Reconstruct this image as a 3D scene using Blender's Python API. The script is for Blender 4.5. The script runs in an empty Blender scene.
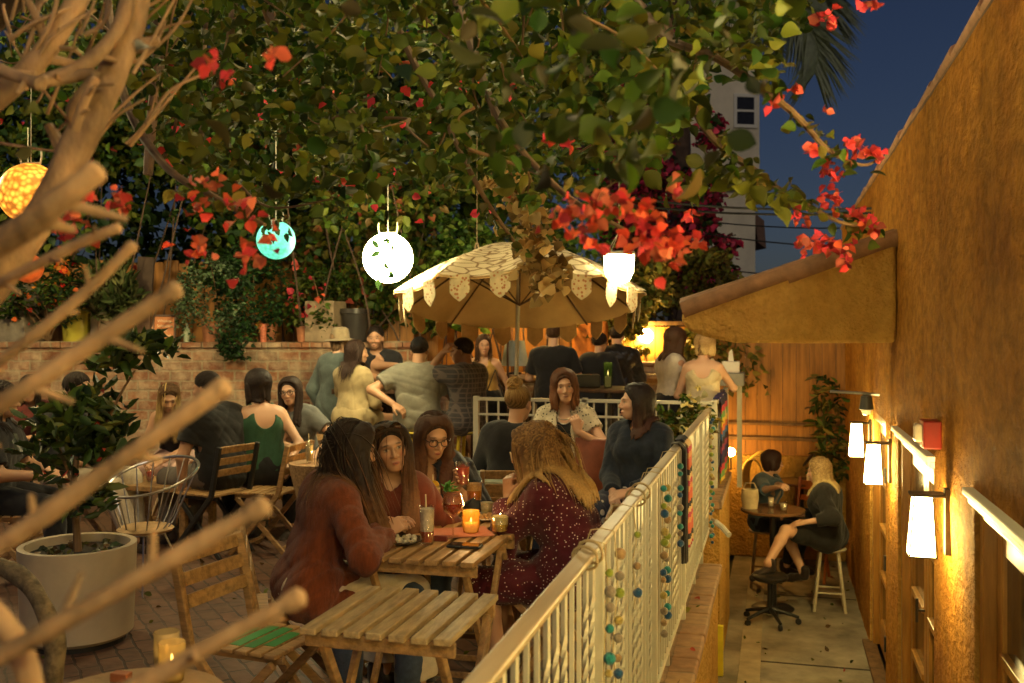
SKY_STRENGTH = 0.0042
EXPOSURE = 2.15
LAMP_COL = (1.0, 0.76, 0.26)
LAMP_STR = 28.0
LANT_COL = (1.0, 0.84, 0.42)
LANT_STR = 17.0
PATIO = 2.5
BAR = 1.5

import bpy, bmesh, math, random
import numpy as np
from mathutils import Vector, Matrix, noise as mnoise

random.seed(7)
RNG = np.random.default_rng(11)
SC = bpy.context.scene
COL = SC.collection
PI = math.pi
R = math.radians
TH = math.atan(265 / 995.0)
CT, ST = math.cos(TH), math.sin(TH)
F = 995.0
CZ = 2.75           # eye height above the alley
HP = 1.05           # patio level above the alley


def W(px, py, d):
    """point seen at pixel (px, py) of the photograph at depth d -> world"""
    xc = (px - 512) / F * d
    return Vector((xc * CT - d * ST, xc * ST + d * CT, CZ - (py - 328) / F * d))


def WZ(px, d, z):
    p = W(px, 328, d)
    return Vector((p.x, p.y, z))


# ------------------------------------------------------------------ objects
def tag(o, label=None, cat=None, group=None, kind=None):
    if label: o['label'] = label
    if cat: o['category'] = cat
    if group: o['group'] = group
    if kind: o['kind'] = kind
    return o


def empty(name, loc, label, cat, group=None, rz=0.0):
    o = bpy.data.objects.new(name, None)
    o.empty_display_size = 0.1
    COL.objects.link(o)
    o.location = loc
    o.rotation_euler = (0, 0, rz)
    return tag(o, label, cat, group)


def copy_tree(o, parent=None):
    c = o.copy()
    COL.objects.link(c)
    c.parent = parent
    for ch in o.children:
        copy_tree(ch, c)
    return c


class MB:
    def __init__(self):
        self.v, self.f, self.m = [], [], []
        self.mi = 0

    def add(self, vs, fs):
        n = len(self.v)
        self.v.extend([tuple(p) for p in vs])
        self.f.extend([tuple(i + n for i in f) for f in fs])
        self.m.extend([self.mi] * len(fs))
        return self

    def box(self, c, s, rot=None):
        hx, hy, hz = s[0] / 2, s[1] / 2, s[2] / 2
        vs = [Vector((x, y, z)) for x in (-hx, hx) for y in (-hy, hy) for z in (-hz, hz)]
        if rot is not None:
            vs = [rot @ p for p in vs]
        c = Vector(c)
        vs = [p + c for p in vs]
        return self.add(vs, [(0, 1, 3, 2), (4, 6, 7, 5), (0, 4, 5, 1), (2, 3, 7, 6), (0, 2, 6, 4), (1, 5, 7, 3)])

    def box2(self, a, b):
        return self.box([(a[i] + b[i]) / 2 for i in range(3)], [abs(b[i] - a[i]) for i in range(3)])

    def bar(self, a, b, w, h, up=(0, 0, 1)):
        """rectangular bar from a to b; w across, h along up"""
        a, b = Vector(a), Vector(b)
        d = (b - a)
        L = d.length
        y = d.normalized()
        u = Vector(up)
        x = y.cross(u)
        if x.length < 1e-5:
            x = y.cross(Vector((1, 0, 0)))
        x.normalize()
        z = x.cross(y)
        m = Matrix((x, y, z)).transposed()
        return self.box((a + b) / 2, (w, L, h), m)

    def tube(self, pts, r, n=8, cap=True, flat=1.0):
        pts = [Vector(p) for p in pts]
        rs = r if hasattr(r, '__len__') else [r] * len(pts)
        vs, fs = [], []
        x = None
        for i, p in enumerate(pts):
            t = (pts[min(i + 1, len(pts) - 1)] - pts[max(i - 1, 0)])
            if t.length < 1e-9: t = Vector((0, 0, 1))
            t.normalize()
            if x is None:
                x = t.cross(Vector((0.13, 0.21, 1)))
                if x.length < 1e-3: x = t.cross(Vector((1, 0, 0)))
            x = (x - t * x.dot(t)).normalized()
            y = t.cross(x)
            for k in range(n):
                a = 2 * PI * k / n
                vs.append(p + x * (math.cos(a) * rs[i]) + y * (math.sin(a) * rs[i] * flat))
        for i in range(len(pts) - 1):
            for k in range(n):
                a, b = i * n + k, i * n + (k + 1) % n
                fs.append((a, b, b + n, a + n))
        if cap:
            fs.append(tuple(range(n - 1, -1, -1)))
            fs.append(tuple((len(pts) - 1) * n + k for k in range(n)))
        return self.add(vs, fs)

    def lathe(self, prof, n=24, c=(0, 0, 0), sx=1.0, sy=1.0):
        vs, fs = [], []
        for r, z in prof:
            for k in range(n):
                a = 2 * PI * k / n
                vs.append((c[0] + r * sx * math.cos(a), c[1] + r * sy * math.sin(a), c[2] + z))
        for i in range(len(prof) - 1):
            for k in range(n):
                a, b = i * n + k, i * n + (k + 1) % n
                fs.append((a, b, b + n, a + n))
        if prof[0][0] > 1e-4: fs.append(tuple(range(n - 1, -1, -1)))
        if prof[-1][0] > 1e-4: fs.append(tuple((len(prof) - 1) * n + k for k in range(n)))
        return self.add(vs, fs)

    def ball(self, c, r, n=12, m=8, sz=1.0):
        prof = [(max(1e-5, r * math.sin(PI * i / m)), -r * sz * math.cos(PI * i / m)) for i in range(m + 1)]
        return self.lathe(prof, n, c)

    def prism(self, pts, depth):
        """polygon pts (3D, planar) extruded by vector depth"""
        n = len(pts)
        d = Vector(depth)
        vs = [Vector(p) for p in pts] + [Vector(p) + d for p in pts]
        fs = [tuple(range(n - 1, -1, -1)), tuple(range(n, 2 * n))]
        for i in range(n):
            j = (i + 1) % n
            fs.append((i, j, j + n, i + n))
        return self.add(vs, fs)

    def build(self, name, mat, parent=None, smooth=False, bevel=0.0, off=None, seg=2):
        me = bpy.data.meshes.new(name)
        v = self.v
        if off is not None:
            v = [(p[0] - off[0], p[1] - off[1], p[2] - off[2]) for p in v]
        me.from_pydata(v, [], self.f)
        for m in (mat if isinstance(mat, (list, tuple)) else [mat]):
            me.materials.append(m)
        if any(self.m):
            me.polygons.foreach_set('material_index', self.m)
        bm = bmesh.new(); bm.from_mesh(me)
        bmesh.ops.recalc_face_normals(bm, faces=bm.faces)
        bm.to_mesh(me); bm.free()
        if smooth:
            me.polygons.foreach_set('use_smooth', [True] * len(me.polygons))
            if smooth != 'all':
                try:
                    me.set_sharp_from_angle(angle=R(40))
                except Exception:
                    pass
        o = bpy.data.objects.new(name, me)
        COL.objects.link(o)
        if parent is not None:
            o.parent = parent
        if bevel:
            b = o.modifiers.new('bevel', 'BEVEL')
            b.width = bevel; b.segments = seg; b.limit_method = 'ANGLE'; b.angle_limit = R(35)
            b.harden_normals = False
        return o


def np_mesh(name, V, Fq, mat, parent=None, smooth=True, attrs=None, mats=None):
    """V (n,3) array, Fq (m,k) array of equal-size faces"""
    me = bpy.data.meshes.new(name)
    V = np.asarray(V, np.float32); Fq = np.asarray(Fq, np.int32)
    me.vertices.add(len(V)); me.vertices.foreach_set('co', V.ravel())
    k = Fq.shape[1]
    me.loops.add(Fq.size); me.loops.foreach_set('vertex_index', Fq.ravel())
    me.polygons.add(len(Fq)); me.polygons.foreach_set('loop_start', np.arange(len(Fq), dtype=np.int32) * k)
    if smooth: me.polygons.foreach_set('use_smooth', np.ones(len(Fq), bool))
    if mats is not None: me.polygons.foreach_set('material_index', np.asarray(mats, np.int32))
    me.update(calc_edges=True)
    if attrs:
        for nm, arr in attrs.items():
            a = me.attributes.new(nm, 'FLOAT_COLOR', 'POINT')
            c = np.ones((len(V), 4), np.float32); c[:, :3] = arr
            a.data.foreach_set('color', c.ravel())
    for m in (mat if isinstance(mat, (list, tuple)) else [mat]):
        me.materials.append(m)
    o = bpy.data.objects.new(name, me)
    COL.objects.link(o)
    if parent is not None: o.parent = parent
    return o


# ------------------------------------------------------------------ materials
MATS = {}


def mat(name, col, rough=0.6, var=0.25, scale=8.0, bump=0.0, bscale=40.0, metal=0.0, stretch=None, spec=0.5,
        col2=None, detail=5.0, coat=0.0, trans=0.0, sheen=0.0, ior=1.45, sub=0.0):
    if name in MATS: return MATS[name]
    m = bpy.data.materials.new(name); m.use_nodes = True
    nt = m.node_tree; N = nt.nodes; L = nt.links
    b = N['Principled BSDF']
    b.inputs['Roughness'].default_value = rough
    b.inputs['Metallic'].default_value = metal
    b.inputs['Specular IOR Level'].default_value = spec
    b.inputs['IOR'].default_value = ior
    if coat: b.inputs['Coat Weight'].default_value = coat
    if trans: b.inputs['Transmission Weight'].default_value = trans
    if sheen: b.inputs['Sheen Weight'].default_value = sheen
    if sub:
        b.inputs['Subsurface Weight'].default_value = sub
        b.inputs['Subsurface Radius'].default_value = (0.012, 0.005, 0.003)
    tc = N.new('ShaderNodeTexCoord')
    mp = N.new('ShaderNodeMapping')
    if stretch: mp.inputs['Scale'].default_value = stretch
    L.new(tc.outputs['Object'], mp.inputs['Vector'])
    nz = N.new('ShaderNodeTexNoise'); nz.inputs['Scale'].default_value = scale; nz.inputs['Detail'].default_value = detail
    nz.inputs['Roughness'].default_value = 0.62
    L.new(mp.outputs['Vector'], nz.inputs['Vector'])
    cr = N.new('ShaderNodeValToRGB')
    c2 = col2 if col2 else tuple(c * (1 - var) for c in col)
    c1 = tuple(min(1, c * (1 + var * 0.6)) for c in col) if not col2 else col
    cr.color_ramp.elements[0].position = 0.33; cr.color_ramp.elements[0].color = (*c2, 1)
    cr.color_ramp.elements[1].position = 0.67; cr.color_ramp.elements[1].color = (*c1, 1)
    L.new(nz.outputs['Fac'], cr.inputs['Fac'])
    L.new(cr.outputs['Color'], b.inputs['Base Color'])
    if bump:
        n2 = N.new('ShaderNodeTexNoise'); n2.inputs['Scale'].default_value = bscale; n2.inputs['Detail'].default_value = 6
        L.new(mp.outputs['Vector'], n2.inputs['Vector'])
        bp = N.new('ShaderNodeBump'); bp.inputs['Strength'].default_value = bump; bp.inputs['Distance'].default_value = 0.01
        L.new(n2.outputs['Fac'], bp.inputs['Height']); L.new(bp.outputs['Normal'], b.inputs['Normal'])
    MATS[name] = m
    return m


def nodes(m):
    return m.node_tree.nodes, m.node_tree.links, m.node_tree.nodes['Principled BSDF']


def emit(name, col, strength, var=0.0, scale=20):
    if name in MATS: return MATS[name]
    m = bpy.data.materials.new(name); m.use_nodes = True
    N, L, b = nodes(m)
    b.inputs['Base Color'].default_value = (*[min(c, 0.6) for c in col], 1)
    b.inputs['Emission Color'].default_value = (*col, 1)
    b.inputs['Emission Strength'].default_value = strength
    if var:
        tc = N.new('ShaderNodeTexCoord'); nz = N.new('ShaderNodeTexVoronoi'); nz.inputs['Scale'].default_value = scale
        L.new(tc.outputs['Object'], nz.inputs['Vector'])
        mr = N.new('ShaderNodeMapRange'); mr.inputs['To Min'].default_value = strength * (1 + var); mr.inputs['To Max'].default_value = strength * (1 - var)
        mr.inputs['From Max'].default_value = 0.7
        L.new(nz.outputs['Distance'], mr.inputs['Value']); L.new(mr.outputs['Result'], b.inputs['Emission Strength'])
    MATS[name] = m
    return m


def glass(name, col=(1, 1, 1), rough=0.02, ior=1.45):
    if name in MATS: return MATS[name]
    m = bpy.data.materials.new(name); m.use_nodes = True
    # thin vessel glass: see-through with a reflecting skin, stronger at the edges
    N, L, b = nodes(m)
    b.inputs['Base Color'].default_value = (*col, 1); b.inputs['Roughness'].default_value = max(rough, .04)
    b.inputs['Metallic'].default_value = 0.0
    tr = N.new('ShaderNodeBsdfTransparent'); tr.inputs['Color'].default_value = (*[.25 + .75 * c for c in col], 1)
    gl = N.new('ShaderNodeBsdfGlossy'); gl.inputs['Roughness'].default_value = max(rough, .04); gl.inputs['Color'].default_value = (.95, .93, .88, 1)
    lw = N.new('ShaderNodeLayerWeight'); lw.inputs['Blend'].default_value = .35
    mr = N.new('ShaderNodeMapRange'); mr.inputs['To Min'].default_value = .06; mr.inputs['To Max'].default_value = .75
    mx = N.new('ShaderNodeMixShader'); L.new(lw.outputs['Facing'], mr.inputs['Value']); L.new(mr.outputs[0], mx.inputs[0])
    L.new(tr.outputs[0], mx.inputs[1]); L.new(gl.outputs[0], mx.inputs[2]); L.new(mx.outputs[0], N['Material Output'].inputs['Surface'])
    MATS[name] = m
    return m


def frosted(name, col, clear=.6):
    if name in MATS: return MATS[name]
    m = bpy.data.materials.new(name); m.use_nodes = True
    N, L, b = nodes(m)
    b.inputs['Base Color'].default_value = (*col, 1); b.inputs['Roughness'].default_value = .15
    tl = N.new('ShaderNodeBsdfTranslucent'); tl.inputs['Color'].default_value = (*col, 1)
    tr = N.new('ShaderNodeBsdfTransparent'); tr.inputs['Color'].default_value = (*[.4 + .6 * c for c in col], 1)
    m1 = N.new('ShaderNodeMixShader'); m1.inputs[0].default_value = .6; m2 = N.new('ShaderNodeMixShader'); m2.inputs[0].default_value = clear
    L.new(b.outputs[0], m1.inputs[1]); L.new(tl.outputs[0], m1.inputs[2]); L.new(m1.outputs[0], m2.inputs[1]); L.new(tr.outputs[0], m2.inputs[2])
    L.new(m2.outputs[0], N['Material Output'].inputs['Surface'])
    MATS[name] = m
    return m


def attr_mat(name, attr='col', rough=0.5, spec=0.5, bump=0.0, bscale=60, sub=0.0, sheen=0.0, aniso=0.0, trans=0.0):
    if name in MATS: return MATS[name]
    m = bpy.data.materials.new(name); m.use_nodes = True
    N, L, b = nodes(m)
    a = N.new('ShaderNodeAttribute'); a.attribute_name = attr
    L.new(a.outputs['Color'], b.inputs['Base Color'])
    b.inputs['Roughness'].default_value = rough; b.inputs['Specular IOR Level'].default_value = spec
    if sub:
        b.inputs['Subsurface Weight'].default_value = sub
        b.inputs['Subsurface Radius'].default_value = (0.012, 0.005, 0.003)
        b.inputs['Subsurface Scale'].default_value = 1.0
    if sheen: b.inputs['Sheen Weight'].default_value = sheen
    if aniso: b.inputs['Anisotropic'].default_value = aniso
    if bump:
        tc = N.new('ShaderNodeTexCoord'); n2 = N.new('ShaderNodeTexNoise'); n2.inputs['Scale'].default_value = bscale
        L.new(tc.outputs['Object'], n2.inputs['Vector'])
        bp = N.new('ShaderNodeBump'); bp.inputs['Strength'].default_value = bump; bp.inputs['Distance'].default_value = 0.004
        L.new(n2.outputs['Fac'], bp.inputs['Height']); L.new(bp.outputs['Normal'], b.inputs['Normal'])
    if trans:   # thin leaf: some light comes through
        tr = N.new('ShaderNodeBsdfTranslucent'); mx = N.new('ShaderNodeMixShader'); mx.inputs[0].default_value = trans
        L.new(a.outputs['Color'], tr.inputs['Color'])
        out = N['Material Output']
        L.new(b.outputs[0], mx.inputs[1]); L.new(tr.outputs[0], mx.inputs[2]); L.new(mx.outputs[0], out.inputs['Surface'])
    MATS[name] = m
    return m


WOOD = mat('acacia wood', (0.36, 0.21, 0.085), 0.45, 0.45, 6, 0.25, 30, stretch=(6, 1, 6))
WOODX = mat('acacia wood cross', (0.34, 0.19, 0.08), 0.45, 0.45, 6, 0.25, 30, stretch=(1, 6, 6))
WOODGREY = mat('weathered wood slats', (0.40, 0.29, 0.15), 0.55, 0.4, 7, 0.3, 30, stretch=(6, 1, 6))
WOODDARK = mat('dark stained wood', (0.10, 0.05, 0.024), 0.5, 0.4, 6, 0.2, 30, stretch=(5, 5, 1))
METALW = mat('cream painted iron', (0.52, 0.49, 0.385), 0.4, 0.10, 10, 0.06, 80)
METALB = mat('black metal', (0.02, 0.02, 0.02), 0.4, 0.2, 20)
BRONZE = mat('bronzed metal', (0.06, 0.045, 0.03), 0.45, 0.3, 20, metal=0.6)
CERAMW = mat('white ceramic', (0.72, 0.68, 0.6), 0.35, 0.08, 8)
GLASSM = glass('clear glass', (0.97, 0.97, 0.94))
STEEL = mat('steel', (0.5, 0.48, 0.45), 0.3, 0.2, 30, metal=1.0)
# ------------------------------------------------------------------ camera, world, render
cam = bpy.data.cameras.new('camera')
camo = bpy.data.objects.new('camera', cam)
COL.objects.link(camo)
camo.location = (0, 0, CZ)
camo.rotation_euler = (R(90), 0, TH)
cam.sensor_width = 36.0
cam.lens = F / 1024 * 36.0
cam.shift_y = -13.5 / 1024
cam.clip_start = 0.05; cam.clip_end = 1000
cam.dof.use_dof = True; cam.dof.focus_distance = 4.9; cam.dof.aperture_fstop = 3.6
SC.camera = camo

wd = bpy.data.worlds.new('World'); SC.world = wd; wd.use_nodes = True
N, L = wd.node_tree.nodes, wd.node_tree.links
bg = N['Background']
sky = N.new('ShaderNodeTexSky'); sky.sky_type = 'NISHITA'; sky.sun_disc = False
sky.sun_elevation = R(12); sky.sun_rotation = R(200)
mixn = N.new('ShaderNodeMix'); mixn.data_type = 'RGBA'; mixn.blend_type = 'MULTIPLY'
mixn.inputs['Factor'].default_value = 1.0
mixn.inputs[7].default_value = (0.43, 0.48, 0.76, 1)
L.new(sky.outputs[0], mixn.inputs[6]); L.new(mixn.outputs[2], bg.inputs['Color'])
bg.inputs['Strength'].default_value = SKY_STRENGTH
sun = bpy.data.lights.new('sun', 'SUN'); sun.energy = 0.10; sun.angle = R(6); sun.color = (1.0, 0.84, 0.66)
suno = bpy.data.objects.new('tower_fill_sun', sun); COL.objects.link(suno)  # dim warm sun added to light the far tower; no moon is modelled
suno.rotation_euler = (R(52), 0, R(28))

SC.render.engine = 'CYCLES'
cy = SC.cycles
cy.use_denoising = True
try: cy.denoiser = 'OPENIMAGEDENOISE'
except Exception: pass
cy.max_bounces = 7; cy.diffuse_bounces = 4; cy.glossy_bounces = 3; cy.transmission_bounces = 6; cy.transparent_max_bounces = 8
cy.caustics_reflective = False; cy.caustics_refractive = False
cy.sample_clamp_indirect = 4.0; cy.blur_glossy = 1.0
cy.use_light_tree = True
SC.view_settings.view_transform = 'Standard'; SC.view_settings.look = 'None'
SC.view_settings.exposure = EXPOSURE; SC.view_settings.gamma = 1.0
SC.view_settings.use_curve_mapping = False


def brick_mat(name, c1, c2, mortar, bw, bh, plane='xz', rot=0.0, ms=0.012, bump=0.6, rough=0.8, white=None, gap=0.5):
    m = bpy.data.materials.new(name); m.use_nodes = True
    N, L, b = nodes(m)
    tc = N.new('ShaderNodeTexCoord'); sx = N.new('ShaderNodeSeparateXYZ'); cx = N.new('ShaderNodeCombineXYZ')
    L.new(tc.outputs['Object'], sx.inputs[0])
    L.new(sx.outputs['X'], cx.inputs[0]); L.new(sx.outputs['Z' if plane == 'xz' else 'Y'], cx.inputs[1])
    mp = N.new('ShaderNodeMapping'); mp.inputs['Rotation'].default_value = (0, 0, rot)
    L.new(cx.outputs[0], mp.inputs['Vector'])
    # irregular edges
    nz = N.new('ShaderNodeTexNoise'); nz.inputs['Scale'].default_value = 9; nz.inputs['Detail'].default_value = 3
    L.new(tc.outputs['Object'], nz.inputs['Vector'])
    vm = N.new('ShaderNodeVectorMath'); vm.operation = 'SCALE'; vm.inputs['Scale'].default_value = 0.034
    va = N.new('ShaderNodeVectorMath'); va.operation = 'ADD'
    L.new(nz.outputs['Color'], vm.inputs[0]); L.new(vm.outputs[0], va.inputs[1]); L.new(mp.outputs[0], va.inputs[0])
    bt = N.new('ShaderNodeTexBrick')
    bt.inputs['Color1'].default_value = (*c1, 1); bt.inputs['Color2'].default_value = (*c2, 1); bt.inputs['Mortar'].default_value = (*mortar, 1)
    bt.inputs['Scale'].default_value = 1.0; bt.inputs['Brick Width'].default_value = bw; bt.inputs['Row Height'].default_value = bh
    bt.inputs['Mortar Size'].default_value = ms; bt.inputs['Mortar Smooth'].default_value = 0.3; bt.inputs['Bias'].default_value = -0.1
    bt.offset = gap
    L.new(va.outputs[0], bt.inputs['Vector'])
    n2 = N.new('ShaderNodeTexNoise'); n2.inputs['Scale'].default_value = 2.6; n2.inputs['Detail'].default_value = 8; n2.inputs['Roughness'].default_value = 0.7
    L.new(tc.outputs['Object'], n2.inputs['Vector'])
    cr = N.new('ShaderNodeValToRGB'); cr.color_ramp.elements[0].position = 0.43; cr.color_ramp.elements[1].position = 0.60
    L.new(n2.outputs['Fac'], cr.inputs['Fac'])
    mx = N.new('ShaderNodeMix'); mx.data_type = 'RGBA'; mx.blend_type = 'MIX'
    mx.inputs[7].default_value = (*(white or mortar), 1)
    ml = N.new('ShaderNodeMath'); ml.operation = 'MULTIPLY'; ml.inputs[1].default_value = 0.65
    L.new(cr.outputs['Color'], ml.inputs[0]); L.new(ml.outputs[0], mx.inputs[0]); L.new(bt.outputs['Color'], mx.inputs[6])
    n3 = N.new('ShaderNodeTexNoise'); n3.inputs['Scale'].default_value = 14; n3.inputs['Detail'].default_value = 5
    L.new(tc.outputs['Object'], n3.inputs['Vector'])
    m2 = N.new('ShaderNodeMix'); m2.data_type = 'RGBA'; m2.blend_type = 'MULTIPLY'; m2.inputs[0].default_value = 0.75
    L.new(mx.outputs[2], m2.inputs[6]); L.new(n3.outputs['Fac'], m2.inputs[7])
    hs = N.new('ShaderNodeHueSaturation'); hs.inputs['Value'].default_value = 1.5
    L.new(m2.outputs[2], hs.inputs['Color']); L.new(hs.outputs[0], b.inputs['Base Color'])
    b.inputs['Roughness'].default_value = rough
    sb = N.new('ShaderNodeMath'); sb.operation = 'SUBTRACT'
    m3 = N.new('ShaderNodeMath'); m3.operation = 'MULTIPLY'; m3.inputs[1].default_value = 0.5
    L.new(n3.outputs['Fac'], m3.inputs[0]); L.new(m3.outputs[0], sb.inputs[0]); L.new(bt.outputs['Fac'], sb.inputs[1])
    bp = N.new('ShaderNodeBump'); bp.inputs['Strength'].default_value = bump; bp.inputs['Distance'].default_value = 0.02
    L.new(sb.outputs[0], bp.inputs['Height']); L.new(bp.outputs[0], b.inputs['Normal'])
    MATS[name] = m
    return m


def stucco_mat(name, c1, c2, dark, streak=2.2, bump=0.9, hollow_dark=.42):
    m = bpy.data.materials.new(name); m.use_nodes = True
    N, L, b = nodes(m)
    tc = N.new('ShaderNodeTexCoord')
    mp = N.new('ShaderNodeMapping'); mp.inputs['Scale'].default_value = (streak, streak * .45, streak * .55)
    L.new(tc.outputs['Object'], mp.inputs['Vector'])
    n1 = N.new('ShaderNodeTexNoise'); n1.inputs['Scale'].default_value = 1.3; n1.inputs['Detail'].default_value = 10; n1.inputs['Roughness'].default_value = 0.68
    L.new(mp.outputs[0], n1.inputs['Vector'])
    cr = N.new('ShaderNodeValToRGB'); e = cr.color_ramp.elements
    e[0].position = 0.30; e[0].color = (*dark, 1); e[1].position = 0.68; e[1].color = (*c1, 1)
    e2 = e.new(0.47); e2.color = (*c2, 1)
    L.new(n1.outputs['Fac'], cr.inputs['Fac']); 
    vo = N.new('ShaderNodeTexNoise'); vo.inputs['Scale'].default_value = 15; vo.inputs['Detail'].default_value = 9; vo.inputs['Roughness'].default_value = .66; vo.inputs['Distortion'].default_value = 0.25
    mq = N.new('ShaderNodeMapping'); mq.inputs['Scale'].default_value = (1, .5, .85)
    L.new(tc.outputs['Object'], mq.inputs['Vector']); L.new(mq.outputs[0], vo.inputs['Vector'])
    cr2 = N.new('ShaderNodeValToRGB'); cr2.color_ramp.elements[0].position = 0.36; cr2.color_ramp.elements[1].position = 0.60
    L.new(vo.outputs['Fac'], cr2.inputs['Fac'])
    n3 = N.new('ShaderNodeTexNoise'); n3.inputs['Scale'].default_value = 44; n3.inputs['Detail'].default_value = 4
    L.new(mq.outputs[0], n3.inputs['Vector'])
    ad = N.new('ShaderNodeMath'); ad.operation = 'MULTIPLY_ADD'; ad.inputs[1].default_value = 0.55
    L.new(n3.outputs['Fac'], ad.inputs[0]); L.new(vo.outputs['Fac'], ad.inputs[2])
    # darker in the hollows of the trowelled finish
    mx = N.new('ShaderNodeMix'); mx.data_type = 'RGBA'; mx.blend_type = 'MULTIPLY'; mx.inputs[0].default_value = hollow_dark
    L.new(cr.outputs['Color'], mx.inputs[6]); L.new(cr2.outputs['Color'], mx.inputs[7])
    L.new(mx.outputs[2], b.inputs['Base Color'])
    bp = N.new('ShaderNodeBump'); bp.inputs['Strength'].default_value = bump; bp.inputs['Distance'].default_value = 0.085
    L.new(ad.outputs[0], bp.inputs['Height']); L.new(bp.outputs[0], b.inputs['Normal'])
    b.inputs['Roughness'].default_value = 0.85; b.inputs['Specular IOR Level'].default_value = .12
    MATS[name] = m
    return m


STUCCO = stucco_mat('ochre trowelled stucco', (0.62, 0.29, 0.042), (0.53, 0.225, 0.03), (0.32, 0.11, 0.016), 1.7, 1.0, .38)
STUCCO2 = stucco_mat('smooth ochre stucco', (0.68, 0.40, 0.10), (0.60, 0.33, 0.075), (0.48, 0.23, 0.05), 1.6, 1.0, .18)
PAVER = brick_mat('brick paving', (0.15, 0.07, 0.04), (0.10, 0.048, 0.028), (0.03, 0.02, 0.014), 0.21, 0.105, 'xy', R(45), 0.008, 0.5, 0.62, (0.12, 0.07, 0.045))
BRICK = brick_mat('old red brick', (0.27, 0.11, 0.045), (0.16, 0.062, 0.03), (0.27, 0.195, 0.11), 0.23, 0.105, 'xz', 0, 0.012, 1.0, 0.85, (0.50, 0.39, 0.24))
COPING = brick_mat('brick coping', (0.30, 0.17, 0.08), (0.24, 0.12, 0.06), (0.16, 0.10, 0.055), 0.4, 0.20, 'xy', R(90), 0.010, 0.5, 0.7, (0.32, 0.2, 0.1), 0.0)
CONCRETE = mat('stained concrete', (0.29, 0.25, 0.18), 0.7, 0.55, 2.2, 0.3, 60, detail=9)
TERRA = mat('terracotta', (0.42, 0.17, 0.08), 0.7, 0.35, 6, 0.2, 40)
TILE = mat('clay roof tile', (0.40, 0.22, 0.12), 0.75, 0.4, 5, 0.3, 50)
EARTH = mat('dark soil', (0.03, 0.022, 0.015), 0.9, 0.4, 20, 0.6, 60)
FENCEW = mat('fence boards', (0.36, 0.155, 0.028), 0.6, 0.5, 2.5, 0.3, 24, stretch=(5, 5, 0.5))
FENCED = mat('dark fence boards', (0.16, 0.085, 0.035), 0.7, 0.5, 2.5, 0.3, 24, stretch=(5, 5, 0.5))
DOORW = mat('varnished door wood', (0.38, 0.18, 0.035), 0.35, 0.35, 4, 0.1, 24, stretch=(5, 5, 0.6))
WHITE = mat('white trim paint', (0.75, 0.72, 0.62), 0.4, 0.06, 8)


def structure(name, mb, m, **k):
    o = mb.build(name, m, **k)
    o['kind'] = 'structure'
    return o


# ground sheet, patio, alley
g = MB(); g.add([(-300, -300, -0.06), (300, -300, -0.06), (300, 300, -0.06), (-300, 300, -0.06)], [(0, 1, 2, 3)])
structure('ground', g, mat('earth ground', (0.05, 0.045, 0.035), 0.9))
g = MB(); g.box2((-16, -4, 0.0), (-0.62, 14, HP)); structure('patio_floor', g, PAVER)
g = MB(); g.box2((-0.50, -4, -0.05), (0.80, 12.6, 0.0)); structure('alley_floor', g, CONCRETE)
g = MB(); g.box2((-0.30, -2, 0.0), (-0.13, 12.0, 0.008)); g2 = MB()
for yj in (4.2, 6.3, 8.45, 10.6): g2.box2((-0.128, yj, 0.0), (0.775, yj + .022, 0.004))
structure('floor_joint', g2, mat('dark joint', (.05, .04, .03), .9))
structure('drain_strip', g, mat('pale concrete strip', (0.36, 0.29, 0.18), 0.7, 0.3, 5, 0.2, 60), bevel=0.003)

# retaining wall between patio and alley, with brick coping
rw = empty('retaining_wall', (-0.5, 4, 0), 'ochre stucco retaining wall with brick coping under the cream railing', 'wall')
m = MB(); m.box2((-0.617, -3, 0), (-0.40, 7.1, 1.04)); m.build('stucco_face', STUCCO2, rw, off=(-0.5, 4, 0))
m = MB()
y = -3.0
while y < 7.08:
    y2 = min(y + 0.398, 7.12)
    m.box2((-0.64, y + 0.004, 1.041), (-0.375 + random.uniform(-.004, .004), y2, 1.10 + random.uniform(-.003, .003))); y += 0.402
m.build('brick_coping', COPING, rw, bevel=0.012, off=(-0.5, 4, 0))

pier = empty('brick_pier', (-0.62, 8.9, 0), 'ochre pier with stepped brick top at the far end of the railing', 'pier')
m = MB(); m.box2((-0.95, 8.05, 0), (-0.44, 9.75, 1.31)); m.build('stucco_face', STUCCO2, pier, off=(-0.62, 8.9, 0))
m = MB()
for k in range(5):
    m.box2((-0.97, 8.03 + k * 0.35, 1.312), (-0.42, 8.03 + k * 0.35 + 0.342, 1.375))
m.build('brick_coping', COPING, pier, bevel=0.01, off=(-0.62, 8.9, 0))
st = empty('brick_steps', (-0.65, 7.55, 0), 'short flight of brick steps between retaining wall and pier', 'steps')
m = MB()
for k in range(5):
    m.box2((-1.2, 7.13, 0), (-0.46 - 0.15 * k, 8.02, 0.21 * (k + 1) - 0.001 * k)) if k == 0 else m.box2((-1.2, 7.131, 0.21 * k), (-0.46 - 0.13 * k, 8.019, 0.21 * (k + 1)))
m.build('tread', COPING, st, bevel=0.01, off=(-0.65, 7.55, 0))
m = MB(); m.box2((-0.47, 8.0, 0.005), (-0.41, 8.045, 0.40))
tag(m.build('yellow_marker', mat('yellow paint', (0.75, 0.60, 0.03), 0.5, 0.15), bevel=0.004), 'yellow painted corner marker low on the pier', 'marker')
m = MB()
m.tube([W(716, 522, 7.7), W(722, 527, 7.55), W(729, 535, 7.45)], 0.022, 8)
ho = m.build('stub_handrail', METALW, smooth=True)
tag(ho, 'short cream pipe handrail sloping down from the steps', 'handrail')

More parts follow.
